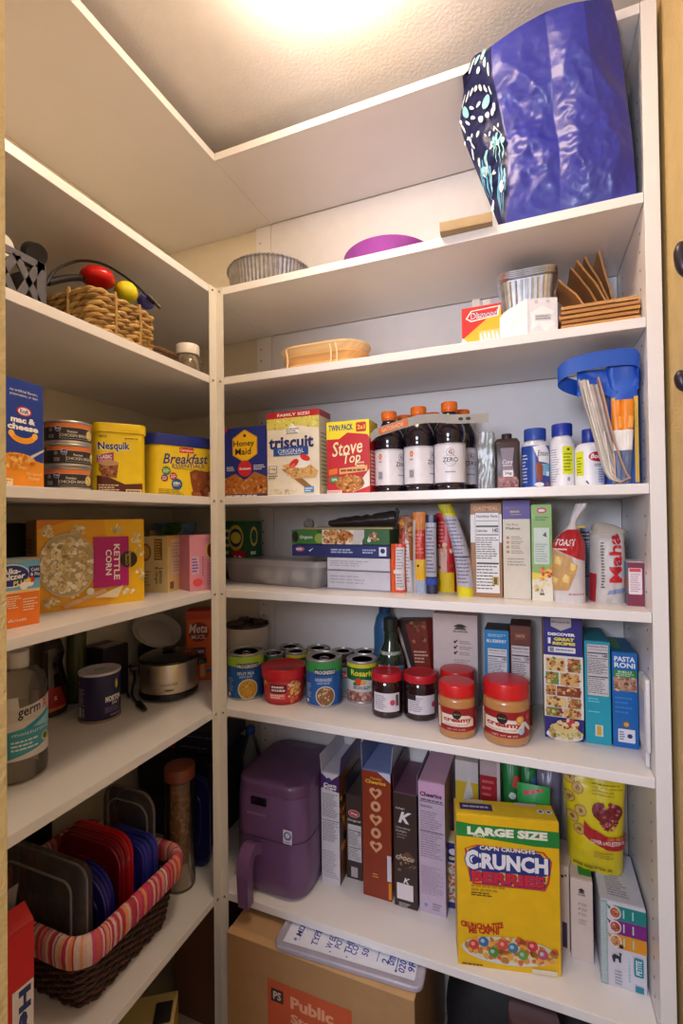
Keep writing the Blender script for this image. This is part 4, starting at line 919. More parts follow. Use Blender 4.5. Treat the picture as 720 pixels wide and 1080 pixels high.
for i, (dx, dy, tp_) in enumerate(((.006, .006, .92), (.012, .01, .80), (.02, .012, .60), (.026, .014, .45))):
    g = G(); s_, m_ = leaf(Ls, dx, dy*.5, .01, P(('#e2dbd2', '#cfc6bc', '#ded8d2', '#d9b49a')[i], .6, var=.08, scale=70), .002, tp_); g.add(s_, m_); g.obj('paper_sheet', t, ang=60)
# orange, white and slate sachets behind the pouch
for i, (u0, u1, vt, Y) in enumerate(((646, 658, 422, 1.088), (657, 671, 421, 1.084))):
    A, B = onY(u0, 505, Y), onY(u1, 505, Y); h = hz(u0, vt, A)-z3
    b = Bag('snack_sachet', ('left', 'right')[i]+' orange, white and slate sachet in front of blue tote', 'sachet', A, B, h, z3, .012, P('#e88a1e', .4), group='orange topped sachets', tb=lambda q: .35+.65*math.sin(min(1, q*1.1)*PI*.8), wb=lambda q: .62+.38*q, wr=.0015, seed=i, nb=18, na=10, cx=lambda q, i=i: (-.006+.006*q)*(1 if i else -.6))
    f = b.front(); f.rect(0, 0, 1, .42, '#5a6a8c'); f.rect(0, .40, 1, .64, '#e6e2de'); f.rect(.55, .66, .95, .8, '#f0a848'); f.done()
# ================================================================ fifth highest left shelf
z4 = SH[4]
A, B = onZ(-14, 668, z4), onZ(42, 657, z4); h = hz(42, 588, B)-z4
b = Box('antacid_box', 'orange and light blue antacid tablet box at left edge in front of popcorn box', 'box', A, B, .055, h, z4, '#ee7a22', '#d8cfc4', '#9cc4dc', rough=.5)
f = b.front(); f.rect(0, .52, 1, .97, '#6fb4dd'); f.rect(0, .97, 1, 1, '#b8a48c'); f.rect(0, .5, 1, .545, '#f3c988')
f.oval(.44, .76, .36, .17, '#f0f4f8'); f.oval(.44, .76, .34, .155, '#1d2f80'); f.text('Alka-', .44, .83, .085, '#ffffff', w=.36, bold=.03, shear=.15); f.text('Seltzer', .46, .745, .085, '#ffffff', w=.5, bold=.03, shear=.15, rot=.08); f.text('PLUS', .62, .655, .07, '#f2e03a', w=.3, bold=.03, shear=.15, rot=.1)
f.rect(.78, .7, 1, .88, '#1d2f80'); f.text('Cold', .9, .83, .05, '#ffffff', w=.16); f.text('& Flu', .9, .76, .05, '#ffffff', w=.18); f.circ(.68, .6, .08, '#f2f0ea'); f.circ(.8, .63, .07, '#f2f0ea'); f.circ(.84, .68, .055, '#d8332c'); f.circ(.77, .68, .045, '#f2d43a')
f.lines(.28, .28, .62, .47, 6, '#fbe0c0', .4, 3); f.lines(.66, .22, .96, .42, 5, '#fbe0c0', .4, 4); f.text('20 effervescent', .5, .11, .05, '#fbe8d0', w=.44, bold=.01); f.done()

A, B = onZ(39, 647, z4), onZ(152, 633, z4); h = hz(41, 549, A)-z4
b = Box('popcorn_box', 'large yellow kettle corn box lying on its side with magenta panel', 'box', A, B, .12, h, z4, '#f0ac1c', '#b8926a', '#e0a030')
f = b.front(); f.poly([(.6, 1), (1, 1), (1, 0), (.66, 0)], '#f4bf10'); f.poly([(0, .9), (.3, 1), (0, 1)], '#e88a1c')
pc = ['#f3ead0', '#faf5e6', '#e3d2a4', '#ecdcb2', '#d2ba80']
for (cx_, cy_, n_) in ((.1, .88, 20), (.35, .88, 16), (.73, .88, 16), (.92, .78, 14), (.97, .63, 8), (.96, .33, 12), (.83, .13, 14), (.12, .1, 16), (.3, .17, 10)):
    f.blobs(cx_-.055, cy_-.06, cx_+.055, cy_+.06, n_, .012, .026, pc, int(cx_*99), True)
f.oval(.26, .5, .255, .36, '#c9bfae'); f.oval(.26, .5, .245, .345, '#b8a67c'); f.blobs(.03, .19, .49, .81, 170, .018, .036, pc, 5, True); f.blobs(.06, .25, .46, .75, 60, .008, .014, ['#a88a58', '#c8ac74'], 6, True)
f.rect(.49, .21, .835, .80, '#b8107a'); f.text('KETTLE', .715, .5, .058, '#ffffff', w=.42, rot=-PI/2, bold=.02); f.text('CORN', .635, .5, .058, '#ffffff', w=.3, rot=-PI/2, bold=.02)
f.lines(.515, .25, .525, .75, 14, '#e8a0d0', .5); f.circ(.835, .52, .088, '#2c2119'); f.text('Signature', .845, .52, .04, '#d8b860', w=.2, rot=-PI/2, shear=.2); f.text('SELECT', .81, .52, .018, '#d8b860', w=.14, rot=-PI/2)
f.poly([(.2, .06), (.6, .2), (.62, .16), (.24, .02)], '#d8b080'); f.poly([(.5, .1), (.78, .22), (.72, .08)], '#efe0c0'); f.circ(.46, .18, .035, '#dfe8d8'); f.done()
l_ = b.left(); l_.rect(.1, .2, .9, .85, '#a88660'); l_.lines(.15, .25, .85, .8, 12, '#5a4026', .4); l_.done()

# dark things deep on the shelf
t = root('black_lunch_box', 'black fabric box deep on left shelf behind the antacid box', 'box', (XW+.09, .66, z4))
G().add(loft([(0, .07, .11, .02), (.004, .078, .118, .025), (.17, .078, .118, .025), (.185, .07, .11, .025), (.188, .05, .09, .02)], 5), P('#1c1a1a', .7)).obj('fabric_box', t)
G().add(tube([(.0, -.06, .187), (.0, -.05, .2), (.0, .05, .2), (.0, .06, .187)], .006, 8), P('#141313', .6)).obj('handle', t)
# cream tea box and pink box with a corner towards the viewer
A, B = onZ(177, 625, z4), onZ(194, 620, z4); C = onZ(152, 622, z4)
h = hz(177, 566, A)-z4
b = Box('tea_box', 'cream tea box with one corner forward between popcorn box and pink box', 'box', A, B, .085, h, z4, '#e8cf92', '#d9c48a', '#e0c070')
f = b.front(); f.rect(.0, .82, 1, 1, '#e8b858'); f.rect(.2, .3, .85, .95, '#ead8c8'); f.lines(.25, .6, .8, .9, 5, '#c0a888', .35); f.rect(.12, .05, .35, .18, '#7a6448'); f.lines(.3, .34, .8, .55, 4, '#c8b090', .4, 3); f.done()
l_ = b.left(); l_.rect(0, 0, 1, 1, '#d8c48c'); l_.text('Lemon', .78, .3, .14, '#3a3226', w=.28, rot=-PI/2); l_.text('& Ginger', .62, .3, .14, '#3a3226', w=.32, rot=-PI/2); l_.rect(.55, .58, .82, .96, '#7a5a30'); l_.lines(.57, .6, .8, .94, 7, '#d8b060', .5); l_.oval(.25, .72, .2, .16, '#9a7040'); l_.oval(.25, .72, .14, .12, '#d8a850'); l_.lines(.1, .1, .45, .4, 5, '#a08a5a', .4); l_.done()
A, B = onZ(200, 624, z4), onZ(226, 621, z4); h = hz(200, 565, A)-z4
b = Box('pink_box', 'pink carton with purple script beside the corner post', 'box', A, B, .075, h, z4, '#e497ae', '#d98aa2', '#eab0c0')
f = b.front(); f.oval(.88, .72, .24, .17, '#e8c070'); f.oval(.9, .72, .19, .14, '#7a3420'); f.rect(.08, .3, .38, .62, '#d8b4dc'); f.lines(.1, .33, .36, .6, 5, '#5a3a9a', .5, 6); f.lines(.5, .25, .58, .62, 8, '#8a5aa0', .5); f.oval(.32, .15, .2, .07, '#e8505a'); f.lines(.7, .08, .95, .5, 8, '#c87a98', .4); f.done()
x, y = XW+.11, 1.29
t = root('blue_bowl', 'blue and white patterned bowl at the back behind pink carton', 'bowl', (x, y, z4))
hb_ = hz(207, 551, (x+.03, y-.05))-z4
G().add(lathe([(.03, 0), (.032, .004), (.06, hb_*.5), (.07, hb_-.002), (.0705, hb_), (.068, hb_), (.058, hb_*.5), (.03, .008), (.002, .007)], 40), P('#7392b8', .3, var=.35, scale=40)).obj('bowl', t)
p = onX(180, 556, XW+.16)
t = root('leafy_sprig', 'small green leafy sprig lying on top behind the cream tea box', 'plant', (XW+.16, p.y, z4)); g = G(); gn = P('#4f7a2c', .5, var=.25, scale=90)
hL = p.z-z4
for i in range(9):
    a_ = -.7+i*.18; L = .065+.025*((i*3) % 4)/3
    def lf(u, v_): w_ = .024*math.sin(u*PI)**.8; d = Vector((.25*math.sin(i*2.1), -math.cos(a_)*.9, -math.sin(a_)*.0+.35-.08*i)).normalized(); return tuple(Vector((.02, .03, hL-.004))+d*(L*u)+Vector((math.cos(i), .2, .6))*(v_-.5)*w_+Vector((0, 0, -.02*u*u)))
    V, Fc = grid(lf, 8, 2); g.add((V, Fc), gn)
g.obj('leaf_cluster', t); G().add(tube(smoothpath([(0, .045, 0), (0, .04, hL*.5), (0, .03, hL-.006)]), .0022, 6), P('#6a7a3a', .6)).obj('stem', t)
for i, u in enumerate((158, 167)):
    p = onX(u, 563, XW+.2)
    t = root('dark_tin', ('left', 'right')[i]+' of two small dark round tins behind the cream tea box', 'tin', (XW+.17, p.y, z4), group='dark tins behind tea box'); hh = p.z-z4+.012
    G().add(lathe([(.002, 0), (.018, 0), (.019, .002), (.019, hh*.75), (.0185, hh*.76)], 28), P('#2c241c', .4)).obj('tin', t); G().add(lathe([(.0185, hh*.76), (.02, hh*.765), (.02, hh-.002), (.018, hh), (.002, hh)], 28), P('#8a7a50', .4, .5)).obj('lid', t)

# ================================================================ fifth highest back shelf
A, B = onY(238, 600, 1.245), onY(280, 600, 1.262); h = hz(262, 550, onY(262, 600, 1.2))-z4
C = onY(258, 600, 1.22)
t = None
A = onY(237, 600, 1.28); Bm = onY(259, 600, 1.255); Cm = onY(279, 600, 1.26)
b = Box('snack_box', 'dark green box with yellow oval and red panel behind clear food container', 'box', A, Bm, .07, h, z4, '#2c6030', '#1d5234', '#245a32')
f = b.front(); f.rect(.0, .45, 1, 1, '#2f6a34'); f.oval(.55, .72, .36, .22, '#e8c832'); f.oval(.55, .72, .3, .16, '#2a3a8a'); f.oval(.55, .72, .24, .1, '#e8d84a'); f.rect(.38, .0, 1, .5, '#c8202c'); f.text('12', .68, .3, .24, '#ffffff', w=.4, bold=.03); f.lines(.45, .05, .95, .16, 2, '#f0c8c8', .5); f.lines(.05, .4, .3, .9, 4, '#d8e0c0', .4); f.done()
r_ = b.right(); r_.oval(.5, .74, .22, .17, '#d8b84a'); r_.oval(.5, .74, .16, .12, '#1d5234'); r_.lines(.3, .42, .75, .5, 1, '#e8ece8', .7, 2); r_.lines(.15, .32, .85, .38, 1, '#d8e0d8', .6, 4); r_.lines(.2, .05, .8, .22, 3, '#c8d8c8', .4); r_.done()

# clear food container with boiled eggs inside
A, B = onZ(232, 613, z4), onZ(340, 622, z4); wv = (B-A).length; e = (B-A).normalized(); inw = Vector((-e.y, e.x, 0)); dd = .115
ctr = (A+B)/2+inw*(dd/2); hc_ = hz(300, 590, (A+B)/2)-z4
t = root('clear_food_container', 'clear plastic food container with lid holding white round pieces', 'container', (ctr.x, ctr.y, z4), math.atan2(e.y, e.x))
cl = CLEAR('#ffffff', .5, .06, '#f6f4f6'); hw, hd = wv/2*.94, dd/2
G().add(loft([(.0004, hw*.9, hd*.88, .02), (.002, hw*.94, hd*.93, .022), (hc_*.78, hw, hd, .026), (hc_*.8, hw*1.03, hd*1.04, .028), (hc_*.82, hw*1.03, hd*1.04, .028)], 6, True, False), cl).obj('container', t)
G().add(loft([(hc_*.78, hw*1.045, hd*1.055, .03), (hc_*.9, hw*1.05, hd*1.06, .03), (hc_*1.0, hw*1.03, hd*1.03, .03), (hc_*1.02, hw*.98, hd*.97, .028), (hc_*.985, hw*.94, hd*.92, .026), (hc_*.98, .002, .002, .001)], 6, False), CLEAR('#ffffff', .4, .06, '#f6f4f8')).obj('lid', t)
M = Matrix.Translation(ctr) @ Matrix.Rotation(math.atan2(e.y, e.x), 4, 'Z')
for i, (dx, dy) in enumerate(((-.028, -.024), (.018, -.02), (-.07, -.012), (-.004, .026), (.06, .014))):
    o = root('white_egg', ('front left', 'front middle', 'far left', 'rear', 'rightmost')[i]+' white egg inside the clear food container', 'egg', M @ Vector((dx, dy, .0205+.0045)), .6*i, 'eggs in the clear container')
    G().add(lathe([(max(.0005, .0205*math.sin(a*PI/16)*(1-.12*math.cos(a*PI/16))), -.0265*math.cos(a*PI/16)) for a in range(17)], 28), P('#eee8de', .5), M=Matrix.Rotation(PI/2, 4, 'X')).obj('shell', o)
o = root('pink_white_strip', 'flat white strip with pink ends lying in front of eggs inside clear container', 'packet', M @ Vector((.015, -hd+.016, .0048)), math.atan2(e.y, e.x))
G().add(bx(-.032, .032, -.004, .004, 0, .008, .001), P('#efe6ea', .5), False).obj('strip', o)
for s in (-1, 1): G().add(bx(s*.036-.0045, s*.036+.0045, -.0045, .0045, 0, .009, .001), P('#e86a7a', .5), False).obj('end_cap', o)

# stack of flat freezer-style boxes with things lying on top
A0, B0 = onY(308, 600, 1.18), onY(411, 600, 1.17)
lv = [hz(360, v, (A0+B0)/2)-z4 for v in (614.5, 601.5, 587.5, 574, 558)]
lv[0] = 0
spec = [('#c9c7d2', 'lowest plain white flat box of the stack behind the clear container'), ('#d3d1da', 'second plain white flat box of the stack behind the clear container'), ('#252f6c', 'navy blue flat box in the stack under the green meal box'), ('#2e5a38', 'green and white flat meal box with nut picture on top of the stack')]
for i in range(4):
    hh = lv[i+1]-lv[i]; dx = (.0, .0, 0, -.001)[i]
    A, B = (onY(345, 600, 1.18), onY(411, 600, 1.17)) if i < 2 else (A0, B0)
    b = Box('flat_box', spec[i][1], 'box', A, B, .15, hh-.0016, z4+lv[i]+(.0001 if i else 0), spec[i][0], group='stacked flat boxes', seam=False)
    f = b.front()
    if i < 2: f.rect(0, 0, 1, .08, '#8f8d9a'); f.lines(.05, .3, .7, .8, 3, '#a6a4b2', .4, i)
    if i == 2: f.oval(.09, .6, .05, .2, '#b86a8a'); f.lines(.05, .45, .14, .75, 1, '#e8ecf6', .5, 2); f.poly([(.18, .5), (.2, .4), (.24, .75), (.2, .55)], '#e8ecf6'); f.lines(.42, .3, .72, .7, 2, '#aab6dc', .6, 2); f.lines(.74, .3, .88, .7, 2, '#aab6dc', .6, 4); f.rect(.9, .15, .97, .85, '#e8ecf6'); f.circ(.935, .55, .022, '#252f6c')
    if i == 3: f.rect(0, 0, .28, 1, '#3f7a3a'); f.oval(.04, .5, .035, .4, '#1d2020'); f.text('Organic', .16, .45, .3, '#f0f4e8', w=.14); f.oval(.3, .4, .05, .35, '#8fae4a'); f.rect(.33, 0, .74, 1, '#e4dccc'); f.blobs(.33, .05, .66, .95, 90, .012, .028, ['#b06a30', '#d89a58', '#8f4a20', '#e0b878', '#c07a3a'], 4, True); f.poly([(.66, 1), (.8, 1), (.72, 0), (.64, 0)], '#c8c4c0'); f.rect(.76, 0, 1, 1, '#33663a'); f.blobs(.78, .15, .9, .8, 16, .01, .02, ['#e8e0d0', '#d8a868', '#b06a40'], 5, True)
    f.done()
ztop = z4+lv[4]
p0, p1 = onY(320, 556, 1.19), onY(414, 553, 1.19)
b = Box('yellow_folder', 'thin yellowish flat packet lying on top of the flat box stack', 'packet', p0, p1, .13, .005, ztop-.0013, '#b8a468', '#a8945a', '#c0ac70', seam=False)
p0, p1 = onY(345, 548, 1.2), onY(413, 540, 1.19)
t = root('black_bag_clip', 'long crinkled black pouch lying on top of the flat box stack', 'pouch', ((p0.x+p1.x)/2, 1.235, ztop+.0042)); L = p1.x-p0.x; g = G()
def bp_(a, b_):
    th = b_*2*PI; hh_ = .010+.012*a; w_ = .03; return ((a-.5)*L, w_*math.cos(th)*(1-.3*a), hh_*(1+math.sin(th)*.95)*(1+.25*noise.noise(Vector((a*9, th, 1))))+.0005)
V, Fc = grid(bp_, 26, 16); n_ = 27; g.add((V, Fc+[[j*n_ for j in range(17)], [j*n_+26 for j in range(17)][::-1]]), P('#2b2426', .3, bump=.4, bscale=60)); g.obj('pouch', t, ang=70)
G().add(tube([(L/2-.004, -.005, .01), (L/2+.008, -.008, .04), (L/2+.002, -.01, .05)], .004, 8), P('#2b2426', .35)).obj('twisted_end', t)
p = onY(324, 550, 1.22)
t = root('crumpled_wrap', 'small crumpled piece of clear wrap at left on top of flat boxes', 'wrapper', (p.x, 1.23, ztop-.0012)); g = G()
r_ = random.Random(3); cen = [(.014*math.cos(a), .012*math.sin(a)) for a in (0, 1.2, 2.4, 3.7, 5)]
V, Fc = grid(lambda a, b_: (.016*math.sin(b_*PI)*math.cos(a*2*PI)*(1+.4*noise.noise(Vector((a*5, b_*5, 2)))), .014*math.sin(b_*PI)*math.sin(a*2*PI)*(1+.4*noise.noise(Vector((a*6, b_*5, 7)))), .014*(1-math.cos(b_*PI))*(1+.3*noise.noise(Vector((a*4, b_*6, 4))))), 14, 10)
g.add((V, Fc), CLEAR('#e8e6e2', .55, .15, '#cfcac8'), False); g.obj('wrap', t)

# row of packets
def packet(kind, label, u0, u1, vt, Y, t_, colr, seed, group='packets between flat boxes and brown box', cx=None, wb=None, tb=None, h=None, wr=.002, cat='packet', tilt=0.):
    A, B = onY(u0, 615, Y), onY(u1, 615, Y); h = h or hz((u0+u1)/2, vt, (A+B)/2)-z4
    return Bag(kind, label, cat, A, B, h, z4, t_, P(colr, .38), group=group, tb=tb or (lambda q: .45+.6*math.sin(min(1., q*.9+.12)*PI)), wb=wb, wr=wr, seed=seed, na=10, nb=22, cx=cx, tilt=tilt)
b = packet('snack_packet', 'short orange red packet leaning at left end of packet row', 411, 426, 574, 1.165, .035, '#e8502a', 1); f = b.front(); f.rect(.42, .06, .95, .93, '#d8d2d6'); f.lines(.48, .1, .9, .9, 13, '#8a8088', .35); f.rect(.1, .4, .95, .47, '#e8e2e0'); f.rect(.0, .0, .3, 1, '#f0642a'); f.done()
b = packet('snack_packet', 'tall brown topped packet second from left in packet row', 420, 437, 545, 1.19, .05, '#9a5a34', 2, cx=lambda q: -.004*q); f = b.front(); f.rect(0, 0, 1, .42, '#cfc8c4'); f.rect(.0, .42, 1, .72, '#b86a3a'); f.blobs(.1, .72, .95, .95, 18, .1, .2, ['#c8823a', '#7a3a22', '#d89a50'], 3); f.poly([(.3, .1), (.8, .06), (.72, .66), (.45, .74)], '#d8d4d6'); f.lines(.4, .12, .74, .66, 12, '#8a848a', .35); f.rect(.3, .5, .5, .8, '#c0392f'); f.done()
b = packet('snack_packet', 'red and yellow packet with orange top in middle of packet row', 435, 449, 540, 1.175, .03, '#c8362c', 3); f = b.front(); f.rect(0, .0, 1, .16, '#a8b4c8'); f.rect(0, .16, 1, .42, '#e8b42a'); f.circ(.45, .34, .1, '#3a3226'); f.rect(.0, .78, 1, 1, '#d8843a'); f.lines(.1, .48, .9, .74, 6, '#e87a5a', .5); f.rect(0, .0, .25, .9, '#c8c4c0'); f.done()
b = packet('snack_packet', 'navy topped white label packet right of the red and yellow one', 448, 460, 543, 1.17, .028, '#2b2f4e', 4); f = b.front(); f.rect(.08, .22, .95, .9, '#b4b2c2'); f.lines(.15, .26, .88, .86, 13, '#5a5870', .35); f.rect(0, .12, 1, .2, '#2a48b0'); f.done()
b = packet('snack_packet', 'bright red packet behind curved yellow bag', 459, 480, 541, 1.215, .04, '#c8242c', 5); f = b.front(); f.rect(.1, .1, .6, .55, '#e0b0a0'); f.blobs(.1, .3, .9, .6, 16, .06, .14, ['#d8a080', '#a85a3a', '#e8c8a0'], 2); f.lines(.15, .62, .6, .9, 6, '#e8786a', .5); f.rect(0, 0, .9, .25, '#e8c422'); f.done()
b = packet('curved_bag', 'yellow bag with curled top and grey text panel beside brown box', 478, 497, 531, 1.15, .05, '#e0d222', 6, group=None, cx=lambda q: -.048*q**2.2+.004, wb=lambda q: 1-.25*q, cat='bag'); f = b.front(); f.poly([(.1, .12), (.98, .1), (.98, .86), (.1, .88)], '#b8b6c8'); f.lines(.16, .14, .92, .84, 18, '#6a6880', .35); f.rect(.1, .42, .98, .435, '#4a485a'); f.rect(0, .9, 1, 1, '#b8b41e'); f.done()

# brown, cream-purple and green cartons
A, B = onY(497, 620, 1.17), onY(530, 620, 1.17); h = hz(498, 531, A)-z4
b = Box('brown_carton', 'brown kraft carton with large white nutrition panel facing out', 'box', A, B, .14, h, z4, '#a5713e', '#96653a', '#96653a'); f = b.front(); f.text('OATMEAL', .5, .945, .05, '#c8975a', w=.8, bold=.03); f.rect(.0, .58, 1, .88, '#e6e2de'); f.facts(.15, .04, .92, .9, 3, '#e9e6e4'); f.rect(.68, .13, .88, .22, '#c8a83a'); f.rect(.73, .14, .83, .21, '#5a4a20'); f.done()
A, B = onY(531, 620, 1.165), onY(560, 620, 1.165); h = hz(532, 528, A)-z4
b = Box('cream_carton', 'cream carton with purple top band and gold script', 'box', A, B, .14, h, z4, '#ddd3c2', '#cfc4b2', '#472a8a'); f = b.front(); f.rect(0, .81, 1, 1, '#472a8a'); f.lines(.28, .87, .78, .9, 1, '#c8a848', .6, 2); f.lines(.1, .92, .24, .93, 1, '#8a6ab8', .6, 3); f.lines(.3, .85, .7, .86, 1, '#c8a848', .5)
f.text('Oat Bran', .35, .755, .022, '#8a7450', w=.45); f.text('Flakes', .38, .715, .024, '#5a4a3a', w=.52, bold=.02)
for k in range(4): f.circ(.18, .62-.048*k, .06, '#b88a4a'); f.lines(.3, .6-.048*k, .75, .64-.048*k, 2, '#9a8c7a', .45, k)
f.lines(.15, .33, .85, .42, 3, '#a89c8a', .4, 7); f.done()
A, B = onY(561, 620, 1.155), onY(583, 620, 1.155); h = hz(562, 532.5, A)-z4
b = Box('green_carton', 'narrow light green mix carton with red oval logo, beside cream carton', 'box', A, B, .13, h, z4, '#8fb86a', '#7aa858', '#8fb86a'); f = b.front(); f.rect(0, 0, 1, .25, '#e6dfcc'); f.oval(.52, .94, .24, .03, '#c82838'); f.oval(.52, .94, .16, .015, '#e8e0e0'); f.lines(.2, .83, .85, .88, 2, '#4a7a3a', .5); f.rect(.12, .38, .86, .76, '#cfdcd0'); f.lines(.18, .4, .8, .6, 8, '#8a9a90', .35); f.poly([(.55, .68), (.75, .66), (.7, .72)], '#3a4a48'); f.poly([(.0, .3), (.4, .28), (.95, .36), (1, .25), (0, .22)], '#e8c84a'); f.blobs(.4, .22, 1, .34, 14, .07, .14, ['#d8402a', '#e88a3a', '#c83a28'], 3); f.blobs(.1, .1, .9, .22, 10, .08, .15, ['#e8d8a0', '#d8c488'], 4); f.poly([(.35, .06), (.6, .06), (.48, .13)], '#3a4a3a'); f.poly([(.42, .08), (.54, .08), (.48, .11)], '#e6dfcc'); f.done()

# croutons bag, tied white neck
A, B = onY(581, 622, 1.13), onY(618, 622, 1.125); h = hz(600, 531, (A+B)/2)-z4
b = Bag('crouton_bag', 'red and white bag of bread cubes with clear twisted neck', 'bag', A, B, h, z4, .075, P('#d8d2d4', .35), tb=lambda q: (.55+.5*math.sin(min(1, q*1.3)*PI*.9)) if q < .72 else max(.12, .75-1.6*(q-.72)), wb=lambda q: .98 if q < .6 else (.98-.75*(q-.6)/.2 if q < .8 else .23+.8*(q-.8)), cx=lambda q: .0 if q < .6 else .02*(q-.6)/.4+.01*max(0, q-.85)/.15, wr=.004, seed=9, na=22, nb=32)
f = b.front(); f.poly([(0, .56), (1, .42), (1, .7), (.9, .74), (.3, .74), (.1, .7)], '#b8202a'); f.text('TOAST', .42, .61, .065, '#f0e6e4', w=.62, bold=.03, shear=.1); f.lines(.1, .53, .5, .555, 1, '#f0d8d4', .6); f.poly([(0, .12), (0, .55), (.6, .47), (.72, .3), (.5, .13)], '#c8a070')
for cx_, cy_, s_ in ((.2, .42, .17), (.62, .36, .15), (.42, .24, .17), (.12, .22, .13)):
    f.poly([(cx_-s_, cy_-s_*.36), (cx_+s_*.6, cy_-s_*.4), (cx_+s_, cy_+s_*.2), (cx_-s_*.4, cy_+s_*.42)], '#d8a85a'); f.poly([(cx_-s_*.5, cy_-s_*.1), (cx_+s_*.5, cy_-s_*.2), (cx_+s_*.7, cy_+s_*.2), (cx_-s_*.3, cy_+s_*.36)], '#ecd08a')
f.lines(.5, .08, .95, .11, 1, '#b8848a', .5); f.done()
G().add(tube([(.026+.011*math.cos(a*.5), -.001+.014*math.sin(a*.5), h*.765) for a in range(13)], .003, 6, True), P('#c8b468', .4)).obj('twist_tie', b.root)
A, B = onY(613, 622, 1.25), onY(632, 622, 1.25); h = hz(622, 556, A)-z4
b = Bag('nutrition_packet', 'narrow grey blue packet showing a nutrition table between bread cube bag and rice bag', 'packet', A, B, h, z4, .04, P('#a3abc6', .4), wr=.002, seed=4, na=10, nb=20, tb=lambda q: .6+.4*math.sin(q*PI)); f = b.front(); f.lines(.1, .3, .95, .78, 14, '#4a4e6a', .4); f.rect(.05, .28, .98, .3, '#33364e'); f.rect(.05, .8, .98, .93, '#3a3c52'); f.lines(.1, .82, .95, .92, 2, '#d8dcec', .5); f.done()
A, B = onY(627, 622, 1.155), onY(666, 622, 1.165); h = hz(645, 560, (A+B)/2)-z4
b = Bag('rice_bag', 'white bag of rice with big red upright lettering', 'bag', A, B, h, z4, .08, P('#cfc9c4', .4, var=.05), tb=lambda q: .75+.3*math.sin(q*PI) if q < .85 else 1.0-.7*(q-.85)/.15, wr=.004, seed=12, na=22, nb=24, wb=lambda q: 1-.06*q)
f = b.front(); f.rect(.0, .0, .1, .4, '#b8303a'); f.text('Maha', .58, .62, .36, '#c8202e', w=.66, rot=PI/2, bold=.03); f.lines(.2, .2, .3, .85, 16, '#55505a', .5, 4); f.poly([(.35, .12), (.9, .16), (.85, .22), (.4, .18)], '#8a98c0'); f.done()
G().add(loft([(h*.9, .03, .015, .012), (h*.96, .034, .02, .015), (h*1.01, .032, .02, .014, .004, .004), (h*1.07, .024, .014, .012, -.004, .006), (h*1.11, .01, .006, .005, -.012, .004)], 5), P('#bfb6a6', .5, bump=.5, bscale=40)).obj('folded_top', b.root)
A, B = onZ(662, 639, z4), onZ(680, 640, z4); h = hz(663, 593, A)-z4
b = Box('tea_box', 'small maroon box with white label beside the right end panel', 'box', A, B, .085, h, z4, '#7a2440', '#6a9aac', '#d8c8cc'); f = b.front(); f.rect(.06, .27, .86, .87, '#e2d8dc', .08); f.rect(.12, .78, .8, .86, '#d84a54'); f.lines(.18, .32, .78, .75, 9, '#b07a8a', .4); f.done()
l_ = b.left(); l_.rect(0, 0, .4, 1, '#4a6a80'); l_.oval(.6, .5, .3, .2, '#c87a5a'); l_.poly([(.1, 0), (1, 0), (1, .3), (.4, .2)], '#7a5a68'); l_.done()
# ================================================================ sixth highest left shelf
z5 = SH[5]
x, y, r = spot(-14, 52, 829, z5, 0.)
A = onZ(28, 826, z5)
t = root('sanitizer_bottle', 'large clear hand sanitizer bottle with white cap at left edge', 'bottle', (x, y, z5), face(x, y, .2)); hS = hz(20, 702, (x, y))-z5
pr = [(.8, .0), (.97, .006), (1, .02), (1, hS*.78), (.96, hS*.86), (.84, hS*.93), (.6, hS*.98), (.4, hS*.992), (.36, hS)]
G().add(lathe([(.002, .004)]+[(r*a, z_) for a, z_ in pr]+[(.002, hS+.001)], 40), CLEAR('#fafafa', .78, .05, '#d4ccc4')).obj('bottle', t)
G().add(lathe([(r*.36, hS-.004), (r*.38, hS-.002), (r*.38, hS+.028), (r*.35, hS+.03), (.002, hS+.03)], 32, 24, .015), P('#e6e0da', .4)).obj('cap', t)
G().add(lathe([(.002, .005), (r*.93, .006), (r*.955, .02), (r*.955, hS*.62), (.002, hS*.62)], 36), CLEAR('#f2f0ee', .95, .05, '#c8c0b8')).obj('gel', t)
ar = cylart('label_print', r*1.003, hS*.22, hS*.56, 2.4, t, 22); ar.poly([(.05, .0), (1, .0), (1, .6), (.3, .78), (.05, .8)], '#dcd6d2'); ar.poly([(.0, .62), (.45, .68), (.42, 1), (.0, .98)], '#d6d2ce')
ar.poly([(.28, .6), (1, .6), (1, .92), (.6, .84), (.28, .8)], '#cfcac4'); ar.text('germ', .58, .72, .16, '#2a2a2c', w=.34, bold=.02, shear=.2, rot=.12); ar.text('X', .83, .80, .17, '#d83a3a', w=.12, bold=.05, shear=.2, rot=.1)
ar.poly([(.28, .46), (.5, .5), (.7, .6), (.95, .7), (.97, .2), (.7, .12), (.28, .03)], '#3f9fb4'); ar.poly([(.28, .46), (.5, .5), (.98, .42), (.98, .6), (.9, .66), (.7, .52)], '#8fd0de'); ar.poly([(.5, .48), (.9, .66), (.92, .63), (.6, .47)], '#2a8aa4')
ar.text('moisturizing', .64, .4, .07, '#e8eef0', w=.6, shear=.1, bold=.0); ar.lines(.33, .14, .72, .32, 3, '#d8ecf0', .5, 4); ar.circ(.84, .25, .075, '#d8c83a'); ar.circ(.84, .25, .05, '#4a5a3a'); ar.done()

